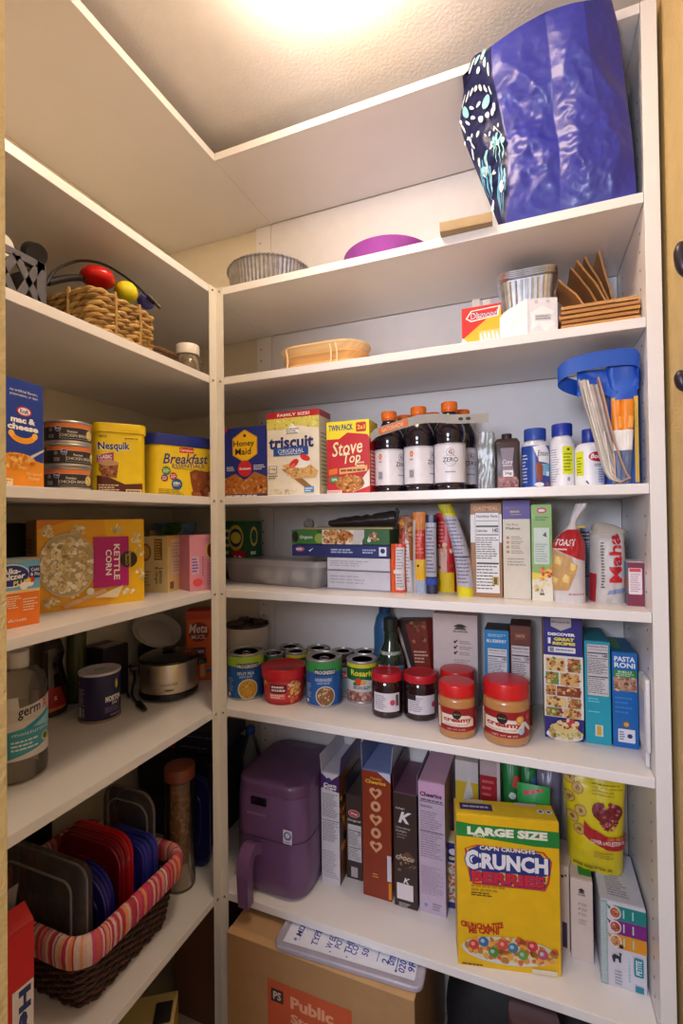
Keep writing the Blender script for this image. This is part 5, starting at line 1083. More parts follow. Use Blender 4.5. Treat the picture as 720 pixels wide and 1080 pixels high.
x, y, r = spot(30, 72, 759, z5); hh = hz(50, 664, (x, y))-z5
t = root('syrup_bottle', 'dark brown syrup bottle with red label behind hand sanitizer', 'bottle', (x, y, z5), face(x, y, .15))
G().add(lathe([(.002, .002), (r*.85, .002), (r, .01), (r, hh*.35), (r*.8, hh*.52), (r*.72, hh*.6), (r*.85, hh*.72), (r*.7, hh*.85), (r*.35, hh*.92), (r*.33, hh*.94)], 36), P('#241512', .15, coat=.3)).obj('bottle', t)
G().add(lathe([(r*.36, hh*.92), (r*.38, hh*.925), (r*.38, hh*1.02), (r*.34, hh*1.03), (.002, hh*1.03)], 28, 18, .02), P('#2a1a16', .4)).obj('cap', t)
ar = cylart('label_print', r*1.004, hh*.03, hh*.32, 2.2, t, 20); ar.rect(0, 0, 1, 1, '#3a1f22'); ar.poly([(.1, .3), (.1, 1), (.7, 1), (.9, .4), (.9, .2)], '#a8242c'); ar.text("S", .6, .62, .14, '#e8d8d0', w=.07, bold=.02); ar.poly([(.2, .1), (.9, .22), (.9, .3), (.2, .26)], '#d87a3a'); ar.done()

x, y, r = spot(70, 92, 748, z5, .04); hh = hz(81, 655, (x, y))-z5
t = root('green_glass_vase', 'tall pale green ribbed glass behind the dark blue salt canister', 'glass', (x, y, z5))
G().add(lathe([(.002, .001), (r*.9, .001), (r, .006), (r*.92, hh*.3), (r*1.02, hh*.5), (r*.95, hh*.7), (r*1.06, hh), (r*1.0, hh), (r*.9, hh*.7), (r*.95, hh*.5), (r*.86, hh*.3), (r*.9, .012), (.002, .01)], 40, 14, .025), CLEAR('#dfe6c4', .66, .06, '#a8a878')).obj('glass', t)

x, y, r = spot(83, 128, 763, z5); hh = hz(106, 706, (x, y))-z5
p = hz(106, 700, (x-r*.2, y-r*.7))-z5
t = root('salt_canister', 'dark blue salt canister with white top on left shelf in front of black cord', 'canister', (x, y, z5), face(x, y, -.1))
G().add(lathe([(.002, .0), (r*.97, .0), (r*.99, .002), (r*.99, hh-.002), (r*.95, hh)], 44), P('#262250', .4)).obj('cardboard_body', t)
G().add(lathe([(r*.99, hh-.005), (r*1.02, hh-.004), (r*1.02, hh+.001), (r*.98, hh+.002), (r*.94, hh+.001), (.002, hh+.001)], 44), P('#d8d3da', .4)).obj('top_lid', t)
G().add(lathe([(r*.985, .0005), (r*1.012, .001), (r*1.012, .005), (r*.99, .006)], 44), P('#a08a70', .6)).obj('bottom_rim', t)
G().add(bx(-.012, .012, -.012, .004, hh+.0012, hh+.0026), P('#b8b4bc', .3, .8), False).obj('pour_spout', t)
ar = cylart('label_print', r*.994, 0, hh, 2.7, t, 26); ar.text('MORTON', .80, .46, .12, '#f0eef4', w=.34, bold=.05); ar.text('SALT', .84, .36, .075, '#e8e6f0', w=.18); ar.oval(.86, .74, .03, .1, '#d8c83a'); ar.lines(.62, .18, .98, .3, 3, '#8a86b8', .4, 2); ar.text('NET WT 26 OZ', .84, .12, .03, '#e8e6f0', w=.22); ar.lines(.08, .35, .26, .72, 9, '#b8b4d8', .4, 4); ar.rect(.1, .12, .15, .33, '#e8e6f0'); ar.lines(.17, .12, .28, .32, 5, '#b8b4d8', .5, 5); ar.text('26', .1, .82, .045, '#e8e6f0', w=.05); ar.done()

# slow cooker
x, y, r = spot(147, 210, 742, z5); hh = hz(180, 697, (x, y-r))-z5
t = root('slow_cooker', 'small brushed steel slow cooker with black lid near the corner post', 'cooker', (x, y, z5), face(x, y))
bk_ = P('#191719', .25)
G().add(lathe([(.002, .006), (r*.92, .006), (r*1.0, .01), (r*1.0, .02), (r*.985, .024)], 48), bk_).obj('base', t)
for k in range(3):
    a = k*2.1+.5; G().add(lathe([(.002, 0), (.006, 0), (.007, .006)], 14), bk_, M=Matrix.Translation((r*.7*math.cos(a), r*.7*math.sin(a), 0))).obj('foot', t)
G().add(lathe([(r*.97, .022), (r*.975, .024), (r*.975, hh*.93), (r*.96, hh*.95)], 64), P('#dccfba', .36, 1., var=.06, scale=6, stretch=(1, 1, 40))).obj('steel_wrap', t)
G().add(lathe([(r*.95, hh*.93), (r*1.0, hh*.94), (r*1.02, hh*.97), (r*1.0, hh), (r*.93, hh*1.0), (r*.9, hh*.985)], 48), bk_).obj('crock_rim', t)
lidg = G().add(lathe([(r*.95, hh*1.001), (r*.96, hh*1.02), (r*.85, hh*1.07), (r*.55, hh*1.12), (r*.2, hh*1.14), (.002, hh*1.145)], 48), P('#1c1a1c', .12, coat=.4)).obj('lid', t)
G().add(lathe([(.008, hh*1.13), (.008, hh*1.16), (.018, hh*1.18), (.019, hh*1.21), (.014, hh*1.22), (.002, hh*1.225)], 24), bk_).obj('lid_knob', t)
for s in (-1, 1): G().add(loft([(hh*.72, .012, .018, .006, s*(r+.008), 0), (hh*.76, .014, .022, .006, s*(r+.01), 0), (hh*.84, .014, .022, .006, s*(r+.01), 0), (hh*.87, .01, .018, .006, s*(r+.008), 0)], 4), bk_).obj('handle', t)
ar = cylart('badge_print', r*.979, hh*.2, hh*.6, 1.6, t, 18); ar.text('CROCK-POT', .5, .42, .1, '#4a3c30', w=.36, bold=.02); ar.oval(.5, .2, .1, .05, '#6a5844'); ar.oval(.5, .22, .08, .035, '#b8a890'); ar.lines(.44, .17, .56, .24, 1, '#4a3c30', .5); ar.done()
# upturned white bowl with a lid shape behind/above the cooker
xb_, yb_ = XW+.052, onX(163, 665, XW+.06).y
t = root('storage_jar', 'tall dark jar at back of shelf carrying the white bowl', 'jar', (xb_, yb_, z5)); hj = hz(160, 676, (xb_, yb_))-z5
hj = max(hj, .1)
G().add(lathe([(.002, 0), (.042, 0), (.046, .004), (.046, hj-.02), (.042, hj-.006), (.036, hj-.001), (.002, hj-.001)], 36), P('#262224', .35)).obj('jar', t)
rb = .078
t = root('white_bowl', 'white bowl with raised rim resting tilted behind the slow cooker', 'bowl', (xb_+.02, yb_-.01, z5+hj+.022), -.35, ry=.62)
G().add(lathe([(.004, 0), (rb*.5, 0), (rb*.55, .003), (rb*.9, .016), (rb, .024), (rb*1.01, .027), (rb*.97, .028), (rb*.88, .02), (rb*.72, .013), (rb*.66, .017), (rb*.6, .018), (.004, .016)], 48), P('#d8d1ca', .35)).obj('bowl', t)
# dark box with a pale label and the black cord
A, B = onZ(120, 742, z5), onZ(146, 731, z5)
b = Box('dark_box', 'dark carton with pale printed strip behind the salt canister', 'box', (XW+.105, 1.0), (XW+.11, 1.085), .09, hz(125, 681, (XW+.11, 1.05, 0))-z5, z5, '#2c2430', '#241e28', '#3a2e3a')
f = b.top(); f.rect(.15, .08, .9, .5, '#b8aab0'); f.text('Shells', .5, .28, .2, '#8a2f3a', w=.5, bold=.02); f.done()
cpts = [onZ(146, 722, z5+.02), onZ(140, 712, z5+.06), onZ(132, 702, z5+.085), onZ(128, 716, z5+.05), onZ(136, 735, z5+.012), onZ(145, 742, z5+.006), onZ(151, 746, z5+.006)]
c1, q = wire('power_cord', 'coiled black power cord with plug between salt canister and slow cooker', [onZ(136, 735, z5+.004), onZ(132, 722, z5+.02), onZ(133, 706, z5+.06), onZ(139, 703, z5+.07), onZ(142, 715, z5+.04), onZ(139, 731, z5+.01), onZ(144, 741, z5+.006), onZ(147, 743, z5+.006)], .0035)
d = onZ(153, 748, z5+.007)-onZ(146, 742, z5+.007); g = G(); o_ = onZ(146, 742, z5+.008)-c1.location; g.add(tube([o_, o_+d*.5, o_+d], [.009, .008, .0055], 8), ck); g.obj('plug', c1)
# fibre powder canister box
A, B = onY(194, 700, 1.26), onY(222, 700, 1.28)
A = onZ(196, 719, z5); A, B = Vector((A.x, A.y)), Vector((onZ(226, 717, z5).x, onZ(226, 717, z5).y)); h = hz(197, 645, A)-z5
b = Box('fibre_powder_tub', 'orange fibre powder tub with dark red panel behind the corner post', 'tub', A, B, .08, h, z5, '#e0661e', '#d85a1a', '#d8461e', bev=.006, seam=False)
f = b.front(); f.rect(0, .88, 1, 1, '#d8461e'); f.circ(.46, .7, .36, '#b82a20'); f.circ(.46, .7, .33, '#8f1e22'); f.text('Meta', .44, .75, .13, '#f0dcc8', w=.66, bold=.02, shear=.2); f.text('MUCIL', .46, .63, .06, '#f0dcc8', w=.5, bold=.01); f.rect(.2, .28, .7, .48, '#6a1e3a'); f.text('FIBER', .5, .42, .04, '#e8d0d8', w=.3); f.poly([(.0, .18), (.25, .14), (.25, .1), (0, .12)], '#3a7ac8'); f.poly([(.5, .06), (.68, .06), (.64, .2), (.72, .3), (.54, .34), (.5, .2)], '#e8b878'); f.poly([(.7, .1), (1, .14), (1, .18), (.7, .15)], '#3a7ac8'); f.done()
x, y = XW+.065, .62
for i, (dy, hh, c_) in enumerate(((0, .2, '#6a6458'), (.11, .16, '#8a8474'))):
    pass

# ================================================================ sixth highest back shelf
Xp = onY(262, 690, 1.29).x
x, y, r = spotY(236, 287, 1.315, 690); r = min(r, .068); y = YB-.012-r-.002; x = onY(261, 690, y).x
hh = hz(261, 657, (x, y))-z5
t = root('white_pot', 'cream enamel pot with dark rim at the back beside the corner post', 'pot', (x, y, z5))
cr = P('#cfc6b8', .3)
G().add(lathe([(.002, 0), (r*.8, 0), (r*.86, .004), (r*.97, hh*.5), (r, hh*.97), (r*.96, hh*.97), (r*.92, hh*.5), (r*.8, .01), (.002, .008)], 48), cr).obj('pot', t)
G().add(lathe([(r*.95, hh*.965), (r*1.015, hh*.965), (r*1.02, hh*.985), (r*1.0, hh), (r*.95, hh*.99)], 48), P('#2a1e1c', .35)).obj('dark_rim', t)
g = G()
for i in range(9): rr = random.Random(i); g.add(bx(-.016, .016, -.006, .006, -.01, .012, .003), P(('#3a2a24', '#5a4438', '#2a2220')[i % 3], .6), True, Matrix.Translation((rr.uniform(-.6, .6)*r, rr.uniform(-.6, .6)*r, hh*.98+rr.uniform(-.004, .006))) @ Matrix.Rotation(rr.uniform(0, 3), 4, 'Z') @ Matrix.Rotation(rr.uniform(-.6, .6), 4, 'X'))
tag(g.obj('dark_wrapped_bits', None, (x, y, z5)), 'heap of small dark wrapped pieces filling the cream enamel pot', 'snacks', kind='stuff')

def can(label, u0, u1, vb, vt, tw=0., r=None, group='food tins on the back shelf', xy=None, h=None, pull=True):
    if xy: x, y = xy
    else: x, y, r0 = spot(u0, u1, vb, z5); r = r or r0
    h = h or hz((u0+u1)/2, vt, (x, y+r*.8))-z5
    t = root('food_tin', label, 'tin', (x, y, z5), face(x, y, tw), group); g = G(); tinbody(g, r, h)
    for k in (.86, .8): g.add(lathe([(r*k, h-.004), (r*k, h-.0028), (r*(k-.02), h-.0028), (r*(k-.02), h-.004)], 32), tin)
    g.obj('can', t)
    if pull: G().add(tube([(.012*math.cos(a*.6), -r*.4+.014*math.sin(a*.6), h-.0022) for a in range(10)], .0014, 6, True), tin).obj('pull_ring', t)
    return t, r, h
def wrap(t, r, h, c): G().add(lathe([(r*.988, .006), (r*.995, .006), (r*.995, h-.0065), (r*.988, h-.0065)], 44), P(c, .4)).obj('paper_label', t); return cylart('label_print', r*.998, .006, h-.0125, 2.7, t, 24)
def soup(label, u0, u1, vb, vt, band, word, tw, food, xy=None, r=None, h=None):
    t, r, h = can(label, u0, u1, vb, vt, tw, xy=xy, r=r, h=h); ar = wrap(t, r, h, '#1f5ea8'); ar.rect(0, .72, 1, 1, band); ar.poly([(0, .76), (1, .76), (1, .70), (.5, .74), (0, .70)], '#1f5ea8'); ar.rect(.28, .7, .72, .84, '#1c2a5a'); ar.text('PROGRESSO', .5, .77, .085, '#f0f2f4', w=.42, bold=.02); ar.text(word, .46, .6, .07, '#eaf2fa', w=.34, bold=.01); ar.text('LIGHT SOUP', .46, .52, .05, '#c8def2', w=.26)
    ar.circ(.5, .22, .2, '#d8d4cc'); ar.circ(.5, .22, .18, food[0]); ar.blobs(.36, .02, .64, .42, 40, .012, .03, food, 5, True); ar.lines(.05, .15, .2, .5, 7, '#a8c8ec', .4, 3); ar.circ(.09, .08, .04, '#e8ecf0'); ar.poly([(.8, 0), (1, 0), (1, .7), (.86, .5)], '#1c3f8a'); ar.done(); return t, r, h
soup('blue soup tin with lime band, nearest the corner post', 240, 279, 739, 682, '#a8c83a', 'SPLIT PEA', .1, ['#c8962a', '#d8a83a', '#b0801e', '#8a8a2a'])
t0, rS, hS_ = soup('blue soup tin with green band and white noodle bowl, between red tub and beans', 323, 361, 747, 687, '#3a9a4a', 'CHICKEN NOODLE', .06, ['#8a5a3a', '#d8b47a', '#e8dcc0', '#6a8a3a', '#c87a4a'])
# second row, further back
x, y, r_ = spotY(276, 303, 1.285, 700); hh = hz(288, 676, (x, y))-z5
soup('blue soup tin with green band half hidden behind the red tub', 0, 0, 0, 0, '#4a9a5a', 'VEGETABLE', -.2, ['#8a5a3a', '#c8a060', '#6a8a3a'], xy=(x-.004, y), r=.034, h=.1)
def beans(label, xy, r, h, tw):
    t, r, h = can(label, 0, 0, 0, 0, tw, r=r, xy=xy, h=h, pull=False); ar = wrap(t, r, h, '#d8d4d0'); ar.rect(0, .56, 1, 1, '#1f6a34'); ar.rect(0, .9, 1, 1, '#e0d02a'); ar.text('Rosarita', .5, .76, .16, '#f2e43a', w=.62, bold=.03, rot=-.03); ar.poly([(0, .56), (1, .56), (1, .5), (.5, .6), (0, .48)], '#d8d4d0'); ar.circ(.38, .53, .085, '#d83a2a'); ar.circ(.5, .52, .06, '#e8a83a'); ar.oval(.3, .47, .05, .05, '#2a7a3a'); ar.lines(.25, .33, .75, .42, 2, '#2a2a2e', .5); ar.rect(0, 0, 1, .27, '#b07a70'); ar.blobs(0, .0, 1, .27, 60, .03, .06, ['#c89488', '#a06458', '#d8aca0', '#8a5448'], 5); ar.done(); return t
x, y, r_ = spot(366, 399, 743, z5); hb1 = hz(382, 690, (x, y+r_*.8))-z5
beans('refried bean tin with green and yellow label in front row beside dark jam jar', (x, y), r_, hb1, .05); fx, fy = x, y
beans('refried bean tin with green and yellow label in second row behind red tub', (onY(312, 700, 1.3).x, 1.3), .032, .108, .25)
plain = [(onY(306, 690, 1.352).x, 1.352, .105, '#8a8a90', 'rear tin with grey label at the back, left of the three plain ones'), (onY(335, 690, 1.35).x, 1.35, .11, '#c8b83a', 'rear tin with yellow ring at the back, middle of the three plain ones'), (onY(361, 690, 1.35).x, 1.35, .108, '#6a4a5a', 'rear tin with plum label at the back, right of the three plain ones')]
for x, y, h_, c_, lb_ in plain:
    t, r, h = can(lb_, 0, 0, 0, 0, 0, r=.033, xy=(x, y), h=h_, pull=False); ar = wrap(t, r, h, c_); ar.rect(0, .86, 1, .97, '#d8c83a' if c_ != '#6a4a5a' else '#8a6a7a'); ar.lines(.2, .4, .8, .7, 3, '#e8e4e0', .5); ar.done()
t, r, h = can('tin with red and teal label squeezed between noodle soup and beans', 0, 0, 0, 0, .2, r=.023, xy=(onY(362, 700, 1.285).x, 1.285), h=.083); ar = wrap(t, r, h, '#8fb0a8'); ar.rect(0, .66, 1, .95, '#c02a34'); ar.text('Dole', .5, .8, .16, '#f0e8e4', w=.3, bold=.02); ar.blobs(.1, .05, .9, .4, 20, .04, .07, ['#c8a88a', '#a8806a'], 3); ar.done()
t, r, h = can('tin with yellow ring and green label directly behind the front bean tin', 0, 0, 0, 0, 0, r=.033, xy=(onY(385, 700, 1.352).x, 1.352), h=.112, pull=False); ar = wrap(t, r, h, '#1f6a34'); ar.rect(0, .86, 1, .97, '#e0d02a'); ar.done()

# red tub of hot cereal / chips
x, y, r = spot(277, 322, 745, z5); hh = hz(300, 706, (x, y-r*.9))-z5
t = root('red_tub', 'low red plastic tub with red lid between the two soup tins', 'tub', (x, y, z5), face(x, y))
hl = hh
G().add(lathe([(.002, 0), (r*.86, 0), (r*.9, .003), (r*.98, hl*.72), (r*.96, hl*.74)], 44), P('#b81e26', .35)).obj('tub', t)
G().add(lathe([(r*.98, hl*.72), (r*1.04, hl*.73), (r*1.05, hl*.76), (r*1.05, hl*.98), (r*1.02, hl), (r*.95, hl*1.005), (r*.9, hl*.985), (.002, hl*.985)], 44), P('#cc1f28', .3)).obj('lid', t)
ar = cylart('label_print', r*.905, .004, hl*.68, 2.5, t, 22, taper=r*.082); ar.rect(.0, .08, 1, .95, '#c8303a'); ar.rect(.22, .45, .55, .82, '#5a1420', .03); ar.lines(.25, .5, .52, .78, 2, '#f0d8d8', .6, 3); ar.rect(.2, .2, .52, .42, '#e87a6a'); ar.lines(.22, .22, .5, .4, 2, '#f8e0d0', .5); ar.blobs(.56, .06, .84, .95, 46, .025, .05, ['#e8a060', '#f0d0a0', '#d87a3a', '#f0c060'], 6, True); ar.oval(.1, .84, .05, .1, '#d8b83a'); ar.done()

# jam jars
for i, (u0, u1, vb, vt) in enumerate(((392, 425, 759, 712), (426, 461, 762, 714))):
    x, y, r = spot(u0, u1, vb, z5); hh = hz((u0+u1)/2, vt, (x, y-r))-z5
    t = root('jam_jar', ('left', 'right')[i]+' dark jam jar with red lid and white label in front row', 'jar', (x, y, z5), face(x, y, (-.05, .08)[i]), 'red lidded jam jars'); hg = hh-.018
    G().add(lathe([(.002, .002), (r*.8, .002), (r*.84, 0), (r*.97, .003), (r, .01), (r, hg*.82), (r*.95, hg*.93), (r*.86, hg), (.002, hg)], 40, 10, .006), P('#2a1517', .1, coat=.5)).obj('glass', t)
    G().add(lathe([(r*.86, hg-.002), (r*.99, hg-.001), (r*1.0, hg+.002), (r*1.0, hh-.004), (r*.96, hh), (r*.9, hh+.001), (r*.86, hh-.001), (.002, hh-.0005)], 44, 30, .006), P('#c0202c', .35)).obj('lid', t)
    ar = cylart('label_print', r*1.006, hg*.2, hg*.5, 1.75, t, 18); ar.rect(0, 0, 1, 1, '#d6d0d8'); ar.lines(.06, .12, .55, .9, 7, '#8a8290', .4, i); ar.circ(.72 if not i else .95, .5, .1, '#c83a50'); ar.rect(.84, .3, .96, .9, '#5a4a52') if not i else ar.rect(0, .72, .3, 1, '#2a2024'); ar.done()

# dark green oil bottle with a blue cap behind
x, y, r = spotY(398, 426, 1.27, 700); hh = hz(411, 652, (x, y))-z5
t, r, h, hb = None, r, hh, hh
t = root('oil_bottle', 'dark green bottle with blue and white picture label behind left jam jar', 'bottle', (x, y, z5), face(x, y))
G().add(lathe([(.002, .001), (r*.95, .001), (r, .006), (r, hh*.52), (r*.85, hh*.62), (r*.52, hh*.72), (r*.48, hh*.86)], 36), P('#1c3024', .12, coat=.4)).obj('bottle', t)
G().add(lathe([(r*.5, hh*.85), (r*.54, hh*.855), (r*.54, hh), (r*.5, hh*1.005), (.002, hh*1.005)], 28, 18, .015), P('#1d2722', .4)).obj('cap', t)
ar = cylart('label_print', r*1.005, hh*.06, hh*.42, 2.3, t, 20); ar.rect(0, 0, 1, .98, '#7ba6c4'); ar.poly([(0, .0), (1, 0), (1, .3), (.7, .42), (.4, .34), (0, .44)], '#d8dce0'); ar.oval(.5, .92, .42, .16, '#5a8ab0'); ar.poly([(.42, .3), (.6, .3), (.58, .6), (.5, .72), (.42, .55)], '#26324a'); ar.rect(.36, .42, .66, .5, '#3a5a8a'); ar.done()
ar = cylart('neck_label', r*.87, hh*.56, hh*.08, 2., t, 14); ar.rect(0, .3, 1, 1, '#7a8a80'); ar.lines(.1, .4, .9, .9, 2, '#d0d8d0', .5); ar.done()
p = onY(411, 665, 1.345); hh2 = hz(411, 645, p)-z5
t = root('blue_jug', 'tall blue bottle at the very back behind the green oil bottle', 'bottle', (onY(406, 665, 1.345).x, 1.345, z5))
G().add(lathe([(.002, 0), (.03, 0), (.033, .004), (.033, hh2*.8), (.026, hh2*.93), (.016, hh2)], 32), P('#2f5f8a', .3)).obj('bottle', t); G().add(lathe([(.017, hh2*.97), (.018, hh2), (.018, hh2+.012), (.002, hh2+.013)], 24, 16, .02), P('#2a4a7a', .4)).obj('cap', t)

# leaning dark red snack box, cream oat carton, blueberry and brown boxes
A, B = onY(425, 705, 1.32), onY(457, 705, 1.31); h = hz(430, 652, A)-z5
b = Box('snack_bar_box', 'dark brown and red box leaning left behind the jam jars', 'box', A, B, .05, h*.97, z5+.0035, '#33211f', '#c23a2a', '#5a3020'); b.root.rotation_euler.y = -.09
f = b.front(); f.poly([(.3, .95), (1, 1), (1, .4), (.55, .3)], '#7a3028'); f.poly([(.0, .9), (.08, .92), (.5, .1), (.4, .08)], '#c8c0bc'); f.poly([(.0, .6), (.05, .7), (.3, .0), (.0, 0)], '#c8452a'); f.lines(.5, .45, .95, .62, 4, '#d8a88a', .5, 3); f.blobs(.45, .72, .95, .98, 20, .05, .1, ['#8a5a3a', '#a8744a', '#5a3424'], 2); f.poly([(.5, .3), (1, .4), (1, .37), (.5, .27)], '#c8b8a8'); f.done()
A, B = onY(457, 705, 1.305), onY(504, 705, 1.305); h = hz(459, 646.5, A)-z5; h = min(h, SH[4]-TH-z5-.004)
def quaker(b, x=.62, full=True):
    f = b.front(); f.oval(x, .875, .10, .022, '#2f2226'); f.poly([(x-.16, .865), (x+.16, .865), (x+.1, .885), (x-.1, .885)], '#2f2226'); f.poly([(x-.1, .86), (x+.1, .86), (x+.14, .835), (x-.14, .835)], '#5a464a'); f.text('QUAKER', x, .815, .022, '#2f2226', w=.34, bold=.03)
    for k in range(3): f.circ(x-.12, .7-.06*k, .03, '#3a2a30'); f.circ(x-.08, .715-.06*k, .018, '#3a2a30'); f.lines(x-.02, .68-.06*k, x+.28, .72-.06*k, 2, '#8a7a80', .4, k)
    if full: f.lines(x-.15, .45, x+.28, .52, 3, '#a8989c', .4, 9)
    f.done()
b = Box('oat_carton', 'tall cream oats carton with small dark emblem behind peanut butter jars', 'box', A, B, .078, h, z5, '#d8c8c4', '#cfc0ba', '#d8c8c4', seam=False); quaker(b)
f = b.front(name='panel_print') if False else None
A, B = onY(511, 705, 1.25), onY(537, 705, 1.25); h = hz(512, 664, A)-z5
b = Box('breakfast_bar_box', 'bright blue box with nutrition panel behind the big peanut butter jar', 'box', A, B, .09, h, z5, '#1f84c4', '#22283a', '#2a3a44'); f = b.front(); f.text('BLUEBERRY', .5, .88, .035, '#e8f2fa', w=.8, bold=.02); f.lines(.15, .925, .9, .96, 2, '#a8d4f0', .5); f.facts(.12, .28, .92, .8, 4, '#dcdce4'); f.done()
A, B = onY(538, 705, 1.25), onY(560, 705, 1.25); h = hz(540, 660, A)-z5
b = Box('breakfast_bar_box', 'brown box with nutrition panel right of the bright blue one', 'box', A, B, .09, h, z5, '#6a3428', '#5a2c22', '#4a2a22'); f = b.front(); f.rect(.2, .86, .8, .93, '#7a4436'); f.text('OATS', .5, .9, .03, '#d8a888', w=.4); f.facts(.06, .2, .94, .8, 6, '#cfc8cc'); f.done()

# peanut butter jars
def peanut(label, u0, u1, vb, vlid, big, xy=None, r=None, hh=None, tw=0.):
    if not xy: x, y, r = spot(u0, u1, vb, z5)
    else: x, y = xy
    hh = hh or hz((u0+u1)/2, vlid, (x, y-r))-z5
    t = root('peanut_butter_jar', label, 'jar', (x, y, z5), face(x, y, tw), 'creamy peanut butter jars'); lh = .024 if not big else .03; hg = hh-lh
    G().add(lathe([(.002, .003), (r*.75, .003), (r*.82, 0), (r*.95, .004), (r*.985, .012), (r*.985, hg*.86), (r*.94, hg*.93), (r*.86, hg*.965), (r*.86, hg), (.002, hg)], 44), P('#b8834e', .25, coat=.35)).obj('jar', t)
    G().add(lathe([(r*.9, hg-.004), (r*.95, hg-.003), (r*.955, hh-.003), (r*.93, hh), (r*.88, hh+.0005), (.002, hh+.0005)], 48, 40, .008), P('#cf1f22', .35)).obj('lid', t)
    zb = hg*.2; Hh = hg*.54
    G().add(lathe([(r*.985, zb), (r*.995, zb), (r*.995, zb+Hh), (r*.985, zb+Hh)], 48), P('#9a1c22', .4)).obj('paper_label', t)
    ar = cylart('label_print', r*.998, zb, Hh, 2.7, t, 26)
    ar.poly([(.1, .25), (.1, .72), (.5, .72), (.7, .68), (.82, .5), (.82, .2)], '#e6dacb'); ar.text('creamy', .48, .46, .2, '#b01e24', w=.58, bold=.04); ar.text('PEANUT BUTTER', .46, .3, .06, '#b0706a', w=.46); ar.circ(.46, .74, .085, '#241a18'); ar.text('Signature', .46, .75, .05, '#d8b878', w=.12)
    ar.rect(.02, .06, .1, .95, '#e0d4c8'); ar.rect(.1, .2, .15, .8, '#b8863a')
    if big: ar.oval(.74, .7, .07, .16, '#d89a48', .5); ar.oval(.73, .72, .04, .08, '#e8b868', .5); ar.poly([(.76, .6), (.95, .2), (.98, .28), (.84, .62)], '#d8d4d6'); ar.circ(.9, .8, .05, '#c83a40'); ar.circ(.76, .26, .05, '#a8c8e0'); ar.text('NET WT 40 OZ', .5, .09, .07, '#e8c8c0', w=.4)
    else: ar.text('NET WT 16 OZ', .45, .1, .07, '#e0b8b0', w=.34); ar.circ(.92, .7, .06, '#c83a40')
    ar.done(); return x, y, r, hh
x, y, r, hh = peanut('small creamy peanut butter jar with red lid in front, left of the big one', 462, 502, 781, 725, False, tw=.1)
d = Vector((x, y)).normalized(); d2 = Vector((x, y))+Vector((-.012, 2*r+.004)); peanut('small creamy peanut butter jar behind the front small one, only its lid showing', 0, 0, 0, 0, False, (d2.x, d2.y), r, hh+.001, 0)
peanut('big creamy peanut butter jar with red lid, wider than the others', 509, 559, 789, 724, True, tw=-.06)

# pancake mix box, teal rice box, blue pasta box, white plastic plate on the end panel
A, B = onZ(574.5, 777, z5), onZ(616, 783, z5); A = Vector((A.x, A.y)); B = Vector((B.x, B.y)); h = min(hz(575, 651, A)-z5, SH[4]-TH-z5-.003)
b = Box('baking_mix_box', 'tall baking mix box with recipe photo grid under a navy header', 'box', A, B, .16, h, z5, '#2a2478', '#c8a41e', '#2a2478', seam=False)
f = b.front(); f.poly([(.2, 1), (.72, 1), (.72, .93), (.46, .895), (.2, .93)], '#b8b0b4'); f.text('Bisquick', .46, .965, .022, '#4a4050', w=.48, bold=.02)
f.text('DISCOVER', .47, .865, .025, '#eef0f8', w=.7, bold=.06); f.text('GREAT', .53, .825, .027, '#f0e04a', w=.52, bold=.06); f.text('RECIPES', .53, .79, .025, '#f0e04a', w=.58, bold=.06); f.rect(.12, .785, .19, .835, '#eef0f8'); f.rect(.12, .715, .82, .76, '#e2e0ea', .02); f.rect(.16, .72, .27, .755, '#8a8890'); f.lines(.32, .728, .78, .748, 1, '#8a8898', .6)
f.rect(0, .18, 1, .69, '#e4dfda'); fc = ['#c88a4a', '#8a3a28', '#e0c080', '#a8642e', '#6a8a3a', '#d8a868']
for k, (x0, y0, x1, y1) in enumerate(((.06, .56, .55, .67), (.62, .56, .93, .67), (.05, .45, .38, .55), (.42, .45, .9, .55), (.05, .36, .3, .44), (.33, .36, .92, .44), (.05, .27, .55, .35), (.6, .27, .92, .35), (.05, .19, .45, .26), (.5, .19, .92, .26))):
    f.rect(x0, y0, x1, y1, fc[(k+2) % 6]); f.blobs(x0, y0, x1, y1, 26, .025, .06, fc[k % 3:]+fc[:2], k+3, True)
f.oval(.5, .045, .46, .05, '#d8d4dc'); f.blobs(.12, .02, .9, .12, 60, .05, .1, ['#c8b060', '#a8904a', '#d8c888'], 4, True); f.oval(.5, .105, .3, .045, '#d0bc78'); f.blobs(.35, .1, .85, .17, 24, .04, .08, ['#a82430', '#8a1c28', '#c83a40', '#d8c898'], 7, True); f.done()
A, B = onZ(617.5, 783, z5), onZ(645, 787, z5); A = Vector((A.x, A.y)); B = Vector((B.x, B.y)); h = hz(618, 676, A)-z5
b = Box('rice_mix_box', 'teal side box with nutrition panel between baking mix and blue pasta box', 'box', A, B, .15, h, z5, '#1d9db4', '#157f94', '#1b8aa0'); f = b.front(); f.facts(.1, .47, .94, .975, 8, '#cfcacc'); f.rect(.38, .08, .68, .19, '#d8d4cc'); f.rect(.44, .09, .62, .18, '#c8a83a'); f.lines(.12, .4, .7, .455, 2, '#7ad0dc', .4, 2); f.lines(.12, .3, .6, .33, 1, '#7ad0dc', .4, 3); f.done()
A, B = onZ(646.5, 787, z5), onZ(674, 791, z5); A = Vector((A.x, A.y)); B = Vector((B.x, B.y)); h = hz(647, 688, A)-z5
